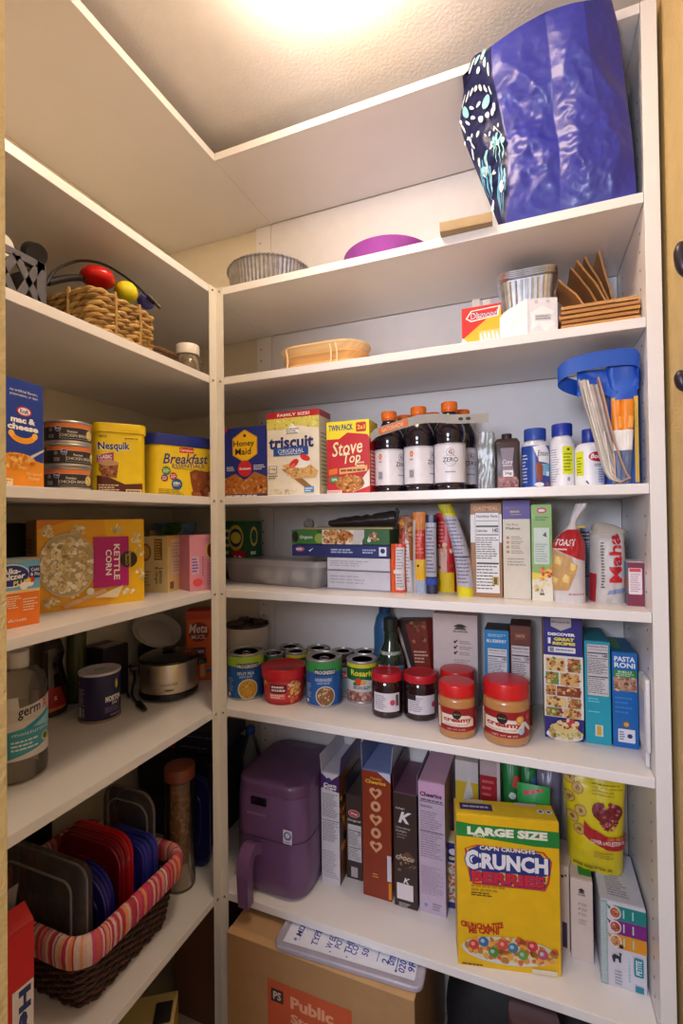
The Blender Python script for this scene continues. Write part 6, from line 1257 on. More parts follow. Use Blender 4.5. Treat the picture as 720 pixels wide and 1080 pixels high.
b = Box('pasta_mix_box', 'blue pasta mix box standing rightmost on the shelf', 'box', A, B, .15, h, z5, '#1467b4', '#0f569c', '#1a6a9a'); f = b.front(); f.text('PASTA', .5, .935, .055, '#eef2f8', w=.8, bold=.03); f.text('RONI', .5, .87, .055, '#eef2f8', w=.8, bold=.03); f.rect(.08, .74, .95, .82, '#2f8a3a'); f.text('SHELLS', .5, .80, .022, '#e8f0e0', w=.55, bold=.02); f.lines(.15, .75, .88, .785, 2, '#c8e0c0', .5); f.rect(.06, .6, .95, .74, '#b89078'); f.blobs(.06, .6, .95, .74, 50, .05, .1, ['#d8b89a', '#a8705a', '#c89a7a', '#8a5a48'], 3); f.circ(.52, .25, .15, '#7a5a3a'); f.circ(.52, .25, .1, '#c8a86a'); f.rect(.2, .06, .85, .2, '#e4e2ea', .03); f.circ(.65, .13, .1, '#2a3a6a'); f.lines(.25, .08, .5, .18, 4, '#5a5a6a', .5, 2); f.lines(.1, .35, .8, .55, 4, '#3a8ad0', .35, 4); f.done()
ft = b.top(); ft.rect(.1, .2, .5, .8, '#3f8a5a'); ft.done()
t = root('white_dispenser', 'flat white plastic holder mounted upright on the right end panel', 'holder', (XR-.0008, 1.135, z5+.03)); g = G()
za, zb = .005, .15
g.add(loft([(za, .0038, .03, .003, -.0042, 0), (za+.004, .0042, .034, .004, -.0044, 0), (zb-.004, .0042, .034, .004, -.0044, 0), (zb, .0038, .03, .003, -.0042, 0)], 4), P('#e2dfe2', .35)); g.obj('body', t); G().add(bx(-.0096, -.0086, -.026, .026, .02, .125, .0004), P('#c9c6cc', .3), False).obj('slot_cover', t)
G().add(bx(-.008, 0, -.02, .02, -.028, .006, .002), P('#d4d1d4', .4), False).obj('bracket', t)
# ================================================================ lowest left shelf
z6 = SH[6]
bxc, byc = -1.006, .836; hx0, hy0, hx1, hy1, hbk = .146, .124, .17, .146, .16
t = root('wicker_basket', 'dark brown wicker basket with striped cloth rim full of plastic lids', 'basket', (bxc, byc, z6))
wk = [P('#4a2a20', .5, var=.25, scale=90), P('#3a2019', .5, var=.25, scale=90), P('#573428', .5, var=.25, scale=90)]
def dense(hw, hd, r, step):
    base = ring(hw, hd, r, 8); out = []
    for i in range(len(base)):
        p, q = Vector(base[i]), Vector(base[(i+1) % len(base)]); n_ = max(1, round((q-p).length/step))
        for j in range(n_): out.append(p.lerp(q, j/n_))
    return out
g = G(); nrow = 21; rt = hbk/nrow/2
for k in range(nrow):
    f_ = (k+.5)/nrow; hw, hd = hx0+(hx1-hx0)*f_, hy0+(hy1-hy0)*f_; pts = []; L = 0; D_ = dense(hw, hd, .04, .0055)
    per = sum((D_[i]-D_[i-1]).length for i in range(len(D_))); nst = 58
    for i, p in enumerate(D_):
        if i: L += (p-D_[i-1]).length
        n = Vector((p.x/hw**2, p.y/hd**2)).normalized(); ph = L/per*nst*PI+(k % 2)*PI; c = p+n*(.0034*math.cos(ph)); pts.append((c.x, c.y, .002+(k+.5)*rt*2))
    g.add(tube(pts, rt*.92, 6, True), wk[k % 3])
for i in range(58):
    D_ = dense(hx0, hy0, .04, .002); E_ = dense(hx1, hy1, .04, .002); p, q = D_[int(i*len(D_)/58)], E_[int(i*len(E_)/58)]
    g.add(tube([(p.x, p.y, .002), (q.x, q.y, hbk)], .0024, 5), wk[1])
g.add(loft([(.0005, hx0-.006, hy0-.006, .035), (.006, hx0-.006, hy0-.006, .035)], 6), wk[1], False)
g.obj('woven_body', t, ang=70)
stripe = ['#d8476a', '#e8a06a', '#e2bfb4', '#c42f5a', '#d8605a', '#d89890', '#b83a4a', '#ee8a58', '#d0507a', '#e4ccc0', '#b8345a', '#c83a4e']
D_ = dense(hx1+.004, hy1+.004, .05, .003); prof = [(.006, -.047), (.011, -.042), (.014, -.02), (.012, .002), (.004, .011), (-.006, .011), (-.013, .002), (-.014, -.03)]
rr = random.Random(4); g = G(); V = []; n_ = len(D_); m_ = len(prof)
for i, p in enumerate(D_):
    a, b = D_[i-1], D_[(i+1) % n_]; tn = (b-a).normalized(); n = Vector((tn.y, -tn.x)); w_ = 1+.08*noise.noise(Vector((i*.15, 1, 2)))
    for (o, z_) in prof: V.append((p.x+n.x*o*w_, p.y+n.y*o*w_, hbk-.004+z_*(1+.06*noise.noise(Vector((i*.11, 5, 2))))))
i = 0; ci = 0
while i < n_:
    w_ = rr.choice((1, 1, 1, 2, 2)); Fc = []
    for k in range(i, min(i+w_, n_)):
        for j in range(m_-1): Fc.append([k*m_+j, ((k+1) % n_)*m_+j, ((k+1) % n_)*m_+j+1, k*m_+j+1])
    mt = P(stripe[rr.randrange(len(stripe))], .8, var=.06, scale=200, bump=.15, bscale=500)
    if mt not in g.ms: g.ms.append(mt)
    g.f += Fc; g.m += [g.ms.index(mt)]*len(Fc); g.sm += [True]*len(Fc); i += w_
g.v = V; g.obj('cloth_rim', t, ang=80)
# plastic lids and bowls filed upright in the basket
def upright(kind, label, cat, u, v, X, w, colr, th=.011, r=.03, rx=0., rz=0., group=None, round_=False, zb=None, y=None, mat=None):
    p = onX(u, v, X); zb = zb or z6+.0075; H_ = p.z-zb; y = y if y is not None else p.y
    o = root(kind, label, cat, (X-w/2, y, zb+.0005), rz, group, rx)
    m = mat or P(colr, .25, coat=.2); hw, hh = w/2, H_/2; r = min(hw, hh) if round_ else r
    M = Matrix.Translation((0, 0, hh)) @ Matrix.Rotation(PI/2, 4, 'X')
    if mat:
        G().add(loft([(-th/2, hw*.97, hh*.97, r), (-th*.3, hw, hh, r), (th*.3, hw, hh, r), (th/2, hw*.95, hh*.95, r)], 7), m, M=M).obj('body', o)
        gg = G()
        for k_, zz in ((1., 0), (.8, th/2)): gg = G(); gg.add(tube([(x_, y_, zz) for x_, y_ in ring(hw*k_-.002, hh*k_-.002, r*k_, 7)], .0026, 6, True), CLEAR('#ffffff', .35, .1, '#d8d0d4'), M=M); gg.obj('moulded_rib' if k_ < 1 else 'rim', o)
        return o
    G().add(loft([(-th/2, hw*.97, hh*.97, r), (-th/2+.001, hw, hh, r), (th*.1, hw, hh, r), (th*.2, hw*.97, hh*.97, r), (th/2, hw*.965, hh*.965, r), (th/2, hw*.88, hh*.88, r*.9), (th*.1, hw*.86, hh*.86, r*.9)], 7), m, M=M).obj('rim', o)
    G().add(loft([(th*.0, hw*.85, hh*.85, r*.85), (th*.02, hw*.6, hh*.6, r*.6), (th*.25, hw*.58, hh*.58, r*.6), (th*.27, hw*.3, hh*.3, r*.4)], 7), m, M=M).obj('centre_panel', o); return o
for i in range(3): upright('red_cover', ('nearest', 'middle', 'farthest')[i]+' of three square red plastic lids standing in the wicker basket', 'lid', 128, 894-2*i, -.885, .2, ('#86101a', '#96121a', '#c81c22')[i], .012, .045, group='red lids in the basket', y=.835+.014*i, rx=.0)  # nearer two lids a darker red: their shade is put into the plastic colour
for i in range(4): upright('blue_cover', ('first', 'second', 'third', 'fourth')[i]+' from the red lids of the ribbed blue lids standing in wicker basket', 'lid', 158, 888, -.865, .15, ('#2a2f9a', '#32389f', '#272b8c', '#3a40a8')[i], .010, .03, group='blue lids behind the red ones', y=.884+.0125*i)
for i in range(3): upright('round_blue_cover', ('nearest', 'middle', 'farthest')[i]+' of three round dark blue lids in front of red lids in wicker basket', 'lid', 113+4*i, 928-6*i, -.855-.012*i, .135, ('#2b2470', '#241f7c', '#20248c')[i], .012, .03, group='round blue lids in the basket', round_=True, y=.768+.017*i)
upright('clear_cover', 'big clear rounded plastic lid standing up at the far end of wicker basket', 'lid', 152, 846, -.90, .17, '#ffffff', .012, .045, y=.952, mat=CLEAR('#f4f1f2', .8, .1, '#d8ccd0'))
upright('clear_container', 'clear shallow container standing on edge at near end of wicker basket', 'container', 80, 925, -.866, .26, '#ffffff', .032, .03, y=.727, mat=CLEAR('#f0eeef', .8, .12, '#c8c0c6'))

# red food bag box, cut by the frame
B = onX(36, 1000, -.855); h = hz(36, 968, B)-z6
b = Box('food_bag_box', 'tall red box with white lettering panel at left edge before wicker basket', 'box', (-.862, B.y-.075), (B.x, B.y), .06, h, z6, '#d8201e', '#c01c1c', '#8a8280', seam=False)
f = b.front(); f.rect(.5, .05, .98, .62, '#f0ece8'); f.text('Hefty', .74, .36, .36, '#26337a', w=.48, rot=-PI/2, bold=.05); f.done()
g = G(); w_ = b.w
g.add(bx(-w_/2+.002, w_/2-.001, -.0008, .0008, 0, .035), P('#d8201e', .45), False, Matrix.Translation((0, -b.d/2+.001, h)) @ Matrix.Rotation(-.9, 4, 'X')); g.obj('open_flap', b.root)
g = G(); g.add(bx(-w_/2+.002, w_/2-.002, -.0008, .0008, 0, .05), P('#8f8684', .5), False, Matrix.Translation((0, b.d/2-.002, h)) @ Matrix.Rotation(.25, 4, 'X')); g.obj('grey_flap', b.root)

# tall pasta jar
x, y, r = spot(174, 207, 944, z6); hh = hz(190, 808, (x, y-r*.3))-z6; lh = .032
t = root('pasta_jar', 'tall ribbed glass jar of pasta with brown lid beside the wicker basket', 'jar', (x, y, z6))
G().add(lathe([(.002, .001), (r*.93, .001), (r*.98, .006), (r*.97, hh-lh), (r*.94, hh-lh), (r*.945, .01), (r*.88, .008), (.002, .007)], 48, 24, .008), CLEAR('#f6f2ee', .94, .06, '#d8cec0')).obj('glass', t)
G().add(lathe([(r*.94, hh-lh-.002), (r*1.0, hh-lh), (r*1.01, hh-.008), (r*.97, hh-.001), (r*.9, hh), (.002, hh-.001)], 40), P('#8a4a34', .35)).obj('lid', t)
g = G(); rr = random.Random(2); nl = 0
for i in range(330):
    a, q = rr.random()*2*PI, r*.78*math.sqrt(.55+.45*rr.random()); zz = .075+(hh-lh-.095)*rr.random()
    M = Matrix.Translation((q*math.cos(a), q*math.sin(a), zz)) @ Matrix.Rotation(rr.random()*6, 4, 'Z') @ Matrix.Rotation(rr.random()*3, 4, 'X')
    g.add(tube([(-.006, 0, 0), (0, .0025, .001), (.006, 0, 0)], [.0028, .0042, .0028], 6), P(('#c8944e', '#d8a860', '#b07c3a', '#dcb87a')[i % 4], .6), True, M)
g.add(lathe([(.002, .072), (r*.7, .072), (r*.7, hh-lh-.012), (.002, hh-lh-.01)], 20), P('#a87a40', .7)); o = g.obj('pasta_filling', t); o['kind'] = 'stuff'
G().add(lathe([(.002, .0075), (r*.9, .0075), (r*.91, .06), (r*.88, .072), (.002, .071)], 32), P('#dcd0b8', .8, var=.1, scale=200)).obj('grain_layer', t)
# navy lids, dark bin and slim cases in the back corner
for i in range(3):
    p = onY(222, 822, 1.13+.02*i)
    upright('navy_cover', ('nearest', 'middle', 'farthest')[i]+' of three big navy plastic lids standing behind the pasta jar', 'lid', 220, 822, p.x, .17, ('#1d1f52', '#1a1b48', '#20225c')[i], .012, .05, group='navy lids behind the pasta jar', y=1.13+.016*i, zb=z6)
t = root('dark_bin', 'large black plastic bin in the back corner behind the pasta jar', 'bin', (-1.06, 1.285, z6)); hb_ = .26
G().add(loft([(0, .135, .08, .02), (.003, .14, .085, .02), (hb_-.02, .15, .093, .02), (hb_-.018, .155, .097, .022), (hb_, .155, .097, .022), (hb_-.002, .145, .088, .02), (hb_-.01, .14, .085, .02)], 5), P('#1d1c26', .45)).obj('bin', t)
G().add(loft([(hb_-.004, .158, .1, .022), (hb_+.006, .158, .1, .022), (hb_+.008, .14, .085, .02), (hb_+.005, .12, .07, .02)], 5), P('#222130', .4)).obj('bin_lid', t)
for i in range(2): 
    b = Box('slim_case', ('lower', 'upper')[i]+' of two slim dark blue cases lying on the black bin', 'case', (-1.06+.02*i, 1.215), (-.895+.02*i, 1.235), .12, .034, z6+hb_+.0082+i*.0345, ('#20242e', '#262a38')[i], group='slim cases on the black bin', seam=False, bev=.004); f = b.front(); f.lines(.1, .3, .9, .7, 1, '#6a6a78', .3, i); f.done()
b = Box('red_carton', 'small red carton standing on the black bin left of slim cases', 'box', (-1.105, 1.22), (-1.075, 1.225), .08, .075, z6+hb_+.0082, '#a82420', seam=False)
b = Bag('tan_packet', 'pale tan packet lying on the black bin beside the small red carton', 'packet', (-1.19, 1.215), (-1.115, 1.22), .05, z6+hb_+.0082, .05, P('#a88a72', .6), wr=.004)
t = root('oven_tray', 'dark oven tray leaning upright on left wall behind wicker basket', 'tray', (XW+.012, .70, z6), 0, None, 0, .03)
g = G(); g.add(loft([(.0, .15, .2, .03), (.004, .15, .2, .03)], 5), P('#1d1a18', .4, .3)); g.v = [(z_+.004, y_, x_+.15) for x_, y_, z_ in g.v]; g.f = [f_[::-1] for f_ in g.f]; g.obj('tray', t)
g = G(); g.add(tube([(.006, y_, x_+.15) for x_, y_ in ring(.15, .2, .03, 6)], .0045, 8, True), P('#4a4038', .35, .6)); g.obj('rolled_rim', t)
# water bottle behind the fryer
p = onY(264, 778, 1.335); hh = hz(264, 766, p)-z6
t = root('water_bottle', 'clear water bottle with blue cap behind the corner post and air fryer', 'bottle', (p.x, 1.335, z6)); r = .036; hb_ = hh-.02
G().add(lathe([(.002, .004), (.025, .001), (r*.96, .006), (r, .02)]+[(r*(1-.03*(k % 2)), .03+k*(hb_*.62)/10) for k in range(11)]+[(r*.95, hb_*.76), (r*.6, hb_*.92), (.013, hb_*.97), (.013, hb_)], 36), CLEAR('#e6ecf0', .74, .05, '#a8b0b8')).obj('bottle', t)
G().add(lathe([(.0145, hb_-.002), (.0155, hb_), (.0155, hh-.002), (.014, hh), (.002, hh)], 28, 20, .015), P('#1f4f9a', .4)).obj('cap', t)

# ================================================================ lowest back shelf: air fryer
A, B = onZ(249, 930, z6), onZ(327, 955, z6); xl, xr = -.776, -.556; yf = 1.102; dF = .27; hF = hz(283, 828, ((xl+xr)/2, yf))-z6
t = root('air_fryer', 'purple air fryer with front drawer handle standing beside the corner post', 'appliance', ((xl+xr)/2, yf+dF/2, z6)); w2 = (xr-xl)/2; d2 = dF/2
pu = P('#6d4c78', .35, var=.04); puh = P('#75527f', .3); dkp = P('#2a2030', .3)
hs = hF*.52
G().add(loft([(.006, w2*.92, d2*.92, .045), (.012, w2*.96, d2*.96, .05), (.05, w2, d2, .055), (hF*.8, w2*.985, d2*.985, .055), (hF*.9, w2*.97, d2*.97, .055)], 9), pu).obj('housing', t)
G().add(loft([(hF*.902, w2*.965, d2*.965, .055), (hF*.965, w2*.962, d2*.962, .055), (hF*.988, w2*.95, d2*.95, .055), (hF, w2*.91, d2*.92, .05), (hF*1.004, w2*.6, d2*.6, .04)], 9), P('#62446c', .3)).obj('top_cover', t)
g = G(); g.add(loft([(hs-.0012, w2*1.003, d2*1.003, .055), (hs+.0012, w2*1.003, d2*1.003, .055)], 9), P('#4a3454', .4)); g.obj('drawer_seam', t)
for sx in (-1, 1):
    for sy in (-1, 1): G().add(lathe([(.002, 0), (.012, 0), (.013, .008)], 16), dkp, M=Matrix.Translation((sx*w2*.7, sy*d2*.7, 0))).obj('foot', t)
G().add(bx(-w2*.42, w2*.02, -d2*.99-.002, -d2*.9, hF*.80, hF*.875, .003), P('#141018', .1), False).obj('display_window', t)
hz0, hz1 = -.006, hs*.93
g = G(); hxc = -w2*.29
pts = smoothpath([(hxc, -d2*.97, hz1-.02), (hxc, -d2-.03, hz1-.006), (hxc, -d2-.05, hz1-.03), (hxc, -d2-.052, hz1*.5), (hxc, -d2-.048, .008)], 8)
V, Fc = [], []; m_ = 4
for i, p in enumerate(pts):
    k = i/(len(pts)-1); a = pts[min(i+1, len(pts)-1)]-pts[max(i-1, 0)]; n = Vector((0, -a.z, a.y)).normalized(); hw = .019-.004*k; th = .0125
    for (sx, q) in ((-1, 1), (1, 1), (1, -1), (-1, -1)): V.append((p.x+sx*hw, p.y+n.y*q*th, max(p.z+n.z*q*th, .002)))
for i in range(len(pts)-1):
    for j in range(4): Fc.append([i*4+j, i*4+(j+1) % 4, i*4+4+(j+1) % 4, i*4+4+j])
Fc += [[3, 2, 1, 0], [len(V)-4, len(V)-3, len(V)-2, len(V)-1]]
g.add((V, Fc), puh, False); h_ = g.obj('drawer_handle', t)
md = h_.modifiers.new('bevel', 'BEVEL'); md.width = .003; md.segments = 2
ar = Art('sticker', .026, .036, lambda x_, y_, z_: (w2*.48+x_, -d2*.995-.0016-z_, hF*.53+y_), t, lift=.0006); ar.rect(0, 0, 1, 1, '#dcd8e4', .12); ar.circ(.5, .58, .42, '#4a62b4'); ar.circ(.5, .6, .26, '#dcd8e4'); ar.lines(.2, .06, .8, .2, 1, '#6a6a88', .5); ar.done()
ar = Art('logo', .1, .04, lambda x_, y_, z_: (-w2*.25+x_-.05, -d2*.995-.0012-z_, hF*.66+y_), t, lift=.0004); ar.lines(.2, .3, .8, .7, 1, '#8a6a94', .4); ar.done()

# cereal boxes, standing in a row
def cer(label, a, b_, vt, d, fc, sc, tc=None, seam=True, group='cereal boxes standing in a row', yA=None, kind='cereal_box', hmax=.45):
    A, B = onZ(*a, z6), onZ(*b_, z6); B.y = A.y; h = min(hz(a[0], vt, A)-z6, hmax)
    return Box(kind, label, 'box', A, B, min(d, 1.386-max(A.y, B.y)), h, z6, fc, sc, tc, group=group, seam=seam)
def topflaps(b, cols, seed=0):
    g = G(); w, d, h = b.w, b.d, b.h; rr = random.Random(seed)
    for i, (c_, s) in enumerate(zip(cols, (-1, 1))):
        M = Matrix.Translation((s*w/2, 0, h)) @ Matrix.Rotation(s*rr.uniform(.02, .1), 4, 'Y')
        g = G(); g.add(bx(-.0006, .0006, -d/2+.004, d/2-.004, 0, w*.85), P(c_, .5), False, M); g.obj('open_flap', b.root)
b = cer('white and purple cereal box with nutrition column next to the air fryer', (339.5, 929), (358.5, 935), 814, .19, '#d9d5dd', '#5a3a34', '#c8c4d0'); f = b.front(); f.poly([(0, 1), (1, 1), (1, .84), (0, .86)], '#4a2a62'); f.poly([(.0, 1), (.5, .93), (1, 1)], '#d8d4dc'); f.circ(.45, .94, .12, '#3a3a8a'); f.text('Corn', .5, .895, .035, '#f0ecf4', w=.7, bold=.05); f.text('Pops', .5, .865, .03, '#f0ecf4', w=.7, bold=.05); f.lines(.08, .6, .95, .82, 16, '#6a6670', .35); f.lines(.08, .38, .95, .56, 14, '#6a6670', .35, 4); f.rect(.05, .57, .97, .575, '#3a3840'); f.lines(.08, .05, .95, .3, 12, '#9a96a2', .3, 6); f.done()
r_ = b.right(); r_.rect(0, 0, 1, 1, '#6a3a22'); r_.blobs(0, .3, 1, .75, 60, .05, .12, ['#c87a2a', '#e8b03a', '#8a2a2a', '#3a2a22'], 3); r_.done(); topflaps(b, ['#d0ccd8', '#5a5288'], 2)
b = cer('short dark brown crispbread box with red oval logo between two cereal boxes', (365.5, 925), (383, 929), 838, .13, '#40302c', '#382824', '#4a3a36'); f = b.front(); f.oval(.5, .79, .36, .045, '#d8b8b8'); f.oval(.5, .79, .32, .038, '#b8283a'); f.text('Wasa', .5, .79, .035, '#f0e0e0', w=.44, bold=.02); f.text('Original', .5, .705, .035, '#e8e0dc', w=.8, bold=.01); f.facts(.1, .22, .95, .66, 9, '#d4d0d4', head=False); f.rect(.3, .03, .7, .15, '#b8b2b4'); f.done()
topflaps(b, ['#2e2a3a', '#3a3448'], 5)
b = cer('red brown chocolate cereal box with a column of heart shaped rings', (383, 943), (413.5, 951), 811, .18, '#8a3218', '#c8641e', '#7a8ab8'); f = b.front(); f.poly([(.55, 1), (1, 1), (1, .93)], '#c8cce0'); f.text('Chocolate', .5, .945, .018, '#e8b84a', w=.4); f.text('Cheerios', .48, .915, .03, '#e8b03a', w=.72, bold=.04)
for k in range(5):
    cy = .83-.105*k
    if k % 2: f.circ(.48, cy, .18, '#c88a62'); f.circ(.48, cy, .165, '#d8a078'); f.circ(.48, cy, .075, '#7a2c16')
    else:
        hp = lambda s: [(.48+s*.0125*16*math.sin(q)**3, cy+s*.0125*b.w/b.h*(13*math.cos(q)-5*math.cos(2*q)-2*math.cos(3*q)-math.cos(4*q))) for q in [2*PI*i/28 for i in range(28)]]
        f.poly(hp(1.12), '#c88a62'); f.poly(hp(1.02), '#d8a078'); f.poly(hp(.5), '#7a2c16')
f.lines(.35, .16, .55, .2, 2, '#e0a45a', .4, 3); f.rect(.86, .16, 1, .36, '#d0cce0'); f.rect(.9, .02, 1, .15, '#e08a2a'); f.done()
topflaps(b, ['#6a7ab0', '#a8b4d8'], 1)
r_ = b.right(); r_.rect(0, 0, 1, .3, '#e0862a'); r_.rect(0, .3, 1, 1, '#7a3a1e'); r_.blobs(.1, .4, .9, .8, 20, .06, .12, ['#b87a4a', '#d8a070'], 3); r_.done()
b = cer('dark brown cereal box with large white letter K', (416, 954), (440.5, 961), 835, .17, '#382724', '#3a2a28', '#6a4458'); f = b.front(); f.text("Kellogg's", .3, .865, .022, '#d8d0d0', w=.4, shear=.2); f.text('K', .5, .79, .1, '#e8e4e6', w=.58, shear=.3, bold=.04); f.text('Chocolatey', .42, .695, .022, '#c8bcbc', w=.62, bold=.01); f.text('Delight', .34, .665, .022, '#c8bcbc', w=.46, bold=.01); f.lines(.15, .6, .6, .65, 2, '#8a7a7a', .4); f.poly([(.1, .42), (.6, .5), (.95, .44), (.6, .4)], '#6a4a3a'); f.text('choco', .48, .44, .05, '#d8c8b8', w=.8, shear=.3); f.blobs(.1, .32, .95, .44, 18, .04, .09, ['#a88a70', '#8a644a', '#5a3a2a'], 3); f.text('K', .55, .24, .05, '#e8e4e6', w=.3, shear=.3, bold=.03); f.rect(.12, .07, .82, .21, '#e6dce0'); f.lines(.2, .01, .7, .045, 2, '#c8c0c0', .5); f.done(); topflaps(b, ['#5a3a52', '#7a7a98'], 7)
b = cer('pale pink cereal box with nutrition table, left of the yellow box', (442.5, 960), (470.5, 969), 823, .18, '#c8b4ca', '#7a4a56', '#c49ab2'); f = b.front(); f.rect(0, .88, 1, 1, '#d4a8cc'); f.text('Cheerios', .48, .905, .035, '#3a2a3e', w=.82, bold=.04); f.lines(.1, .85, .95, .875, 1, '#6a586e', .5); f.rect(.05, .845, .95, .85, '#55485a'); f.text('Nutrition', .3, .815, .022, '#55485a', w=.45); f.lines(.08, .42, .92, .78, 20, '#877a8c', .32, 5); f.rect(.05, .62, .95, .625, '#55485a'); f.lines(.08, .14, .92, .36, 14, '#9a8c9e', .3, 8); f.circ(.25, .06, .07, '#8a94b8'); f.lines(.5, .03, .85, .09, 3, '#8a7c90', .5); f.done()
r_ = b.right(); r_.rect(0, 0, 1, .7, '#8a6a7a'); r_.rect(0, .7, 1, 1, '#7a4650'); r_.done()
A, B = onZ(471.5, 957, z6), onZ(510, 968, z6); B = Vector((A.x+.062, A.y+.003, 0)); h = hz(472, 888, A)-z6
b = Box('recipe_box', 'navy box with food photo grid mostly hidden behind the yellow cereal box', 'box', A, B, .05, h, z6, '#28246e', '#1d1a50', '#e0d2a0'); f = b.front(); f.rect(0, .1, 1, .7, '#d8d0cc')
for k in range(6): f.blobs(.04, .12+.095*k, .5, .2+.095*k, 16, .04, .08, fc[k % 3:]+['#c84a3a'], k); f.blobs(.55, .12+.095*k, .96, .2+.095*k, 16, .04, .08, fc[:3], k+9)
f.text('GREAT', .4, .78, .05, '#e6e0a0', w=.6, bold=.05); f.oval(.3, .88, .2, .05, '#d8d4e0'); f.done()

# yellow berry cereal box in front (its mascot left off)
A, B = onZ(483, 1017, z6), onZ(592, 1031, z6); h = hz(484, 859, A)-z6
b = Box('cereal_box', 'large yellow berry cereal box with green LARGE SIZE band, nearest the shelf edge', 'box', A, B, .062, h, z6, '#e8b90e', '#d8ac0c', '#e6c028', group='cereal boxes standing in a row')
f = b.front(); f.poly([(0, .955), (.5, .92), (1, .935), (1, .83), (.75, .83), (.3, .855), (0, .86)], '#1f8438'); f.poly([(0, .945), (1, .935), (1, .86), (0, .875)], '#1f8438')
f.text('LARGE SIZE', .5, .9, .055, '#f0eedc', w=.78, bold=.06); f.text('NEW', .23, .868, .018, '#e8e8c0', w=.12, bold=.02)
f.poly([(.08, .78), (.2, .81), (.85, .8), (.93, .74), (.9, .6), (.86, .545), (.16, .545), (.12, .6)], '#c8382a'); f.poly([(.1, .78), (.2, .8), (.84, .79), (.91, .735), (.88, .61), (.84, .56), (.18, .56), (.14, .61)], '#e8b90e'); f.poly([(.12, .775), (.22, .805), (.82, .785), (.89, .73), (.87, .64), (.13, .64)], '#24357f')
f.text("CAP'N CRUNCH'S", .5, .793, .03, '#24357f', w=.56, bold=.08); f.text("CAP'N CRUNCH'S", .5, .793, .028, '#f0ecdc', w=.54, bold=.03)
f.text('CRUNCH', .5, .705, .115, '#24357f', w=.82, bold=.1); f.text('CRUNCH', .5, .707, .105, '#eceaf2', w=.78, bold=.05); f.text('C', .15, .71, .14, '#24357f', w=.15, bold=.1); f.text('C', .15, .71, .13, '#eceaf2', w=.13, bold=.05)
f.text('BERRIES', .5, .6, .085, '#24357f', w=.74, bold=.09); f.text('BERRIES', .5, .601, .075, '#cf2434', w=.71, bold=.05)
f.lines(.14, .5, .5, .55, 2, '#b8901a', .55, 4); f.lines(.14, .47, .4, .5, 2, '#5a3a1a', .5, 6)
f.text('CRUNCH-A-TIZE', .24, .29, .04, '#b8241c', w=.42, bold=.05, rot=.06, arc=-.4); f.text("ME CAP'N!", .26, .245, .04, '#b8241c', w=.3, bold=.05, rot=.06)
f.oval(.5, .13, .46, .09, '#c8d4dc'); f.oval(.5, .135, .43, .078, '#dcd0a8'); f.blobs(.08, .06, .95, .21, 130, .02, .045, ['#d8943a', '#e8b060', '#c8643a', '#b87a2a', '#e0a048'], 3, True)
for k, c_ in enumerate(('#c83a3a', '#3a6aa8', '#4a8a3a', '#d84a4a', '#3f7a9a', '#6a9a3a', '#c8304a', '#b84a6a')): f.circ(.16+.095*k, .15+.035*math.sin(k*2.3), .05, c_); f.circ(.15+.095*k, .155+.035*math.sin(k*2.3), .02, '#e8a08a' if k % 3 == 0 else '#a8c0c8')
f.lines(.04, .012, .25, .03, 1, '#5a4a1a', .6); f.rect(.72, .012, .96, .04, '#e0d4c0'); f.done()
# slanted top fold with a purple strip and recycling mark
g = G(); w_, d_, h_ = b.w, b.d, b.h
ft = b.top(); ft.rect(.05, .3, .38, .7, '#3a3270'); ft.lines(.08, .4, .35, .6, 1, '#c8c0e0', .5); ft.circ(.86, .5, .035, '#e6e4e0'); ft.circ(.94, .5, .035, '#e6e4e0'); ft.circ(.86, .5, .018, '#3a4a8a'); ft.circ(.94, .5, .018, '#3a4a8a'); ft.rect(.1, .78, .3, .94, '#c8bca8'); ft.rect(.62, .76, .85, .94, '#c8bca8'); ft.done()

# boxes seen above and behind it
def back(kind, label, cat, u0, u1, vt, Y, d, fc_, sc_=None, group=None, tilt=0.):
    A, B = onY(u0, 820, Y), onY(u1, 820, Y); h = min(hz((u0+u1)/2, vt, (A+B)/2)-z6, .445); return Box(kind, label, cat, A, B, d, h, z6, fc_, sc_, group=group, seam=False)
b = back('rice_cereal_box', 'yellow and white box behind the pink cereal box and yellow cereal box', 'box', 480, 504, 803, 1.29, .06, '#d2b22a', '#cfc8c4'); f = b.front(); f.rect(0, .85, 1, 1, '#cfc8c8'); f.poly([(.3, .7), (.8, .75), (.6, .9)], '#d8d4d0'); f.done()
b = back('cracker_box', 'red and white box behind the yellow cereal box, left of green packs', 'box', 506, 527, 803, 1.275, .07, '#a3232e', '#c8b8b8'); f = b.front(); f.rect(0, .9, 1, 1, '#b8a4a8'); f.rect(.85, .6, 1, 1, '#cfc4c6'); f.lines(.1, .75, .7, .88, 3, '#d86a6a', .4); f.done()
for i, (u0, u1, vt) in enumerate(((529, 547, 808), (549, 565, 810))):
    A, B = onY(u0, 820, 1.285), onY(u1, 820, 1.285); h = min(hz(u0, vt, A)-z6, .44)
    b = Bag('green_pack', ('left', 'right')[i]+' tall green snack pack behind the yellow cereal box', 'pack', A, B, h, z6, .05, P('#1f7a3a', .35), group='green packs behind the yellow cereal box', wr=.004, seed=i, na=10, nb=22); f = b.front(); f.poly([(.6, .86), (1, .84), (1, .92), (.7, .93)], '#d84a4a' if not i else '#3a6aa8'); f.circ(.6, .8, .2, '#d8e0d8' if not i else '#2a8a9a'); f.done()
p = onY(555, 842, 1.2); A, B = onY(545, 842, 1.215), onY(580, 842, 1.215); h = hz(562, 832, A)-z6
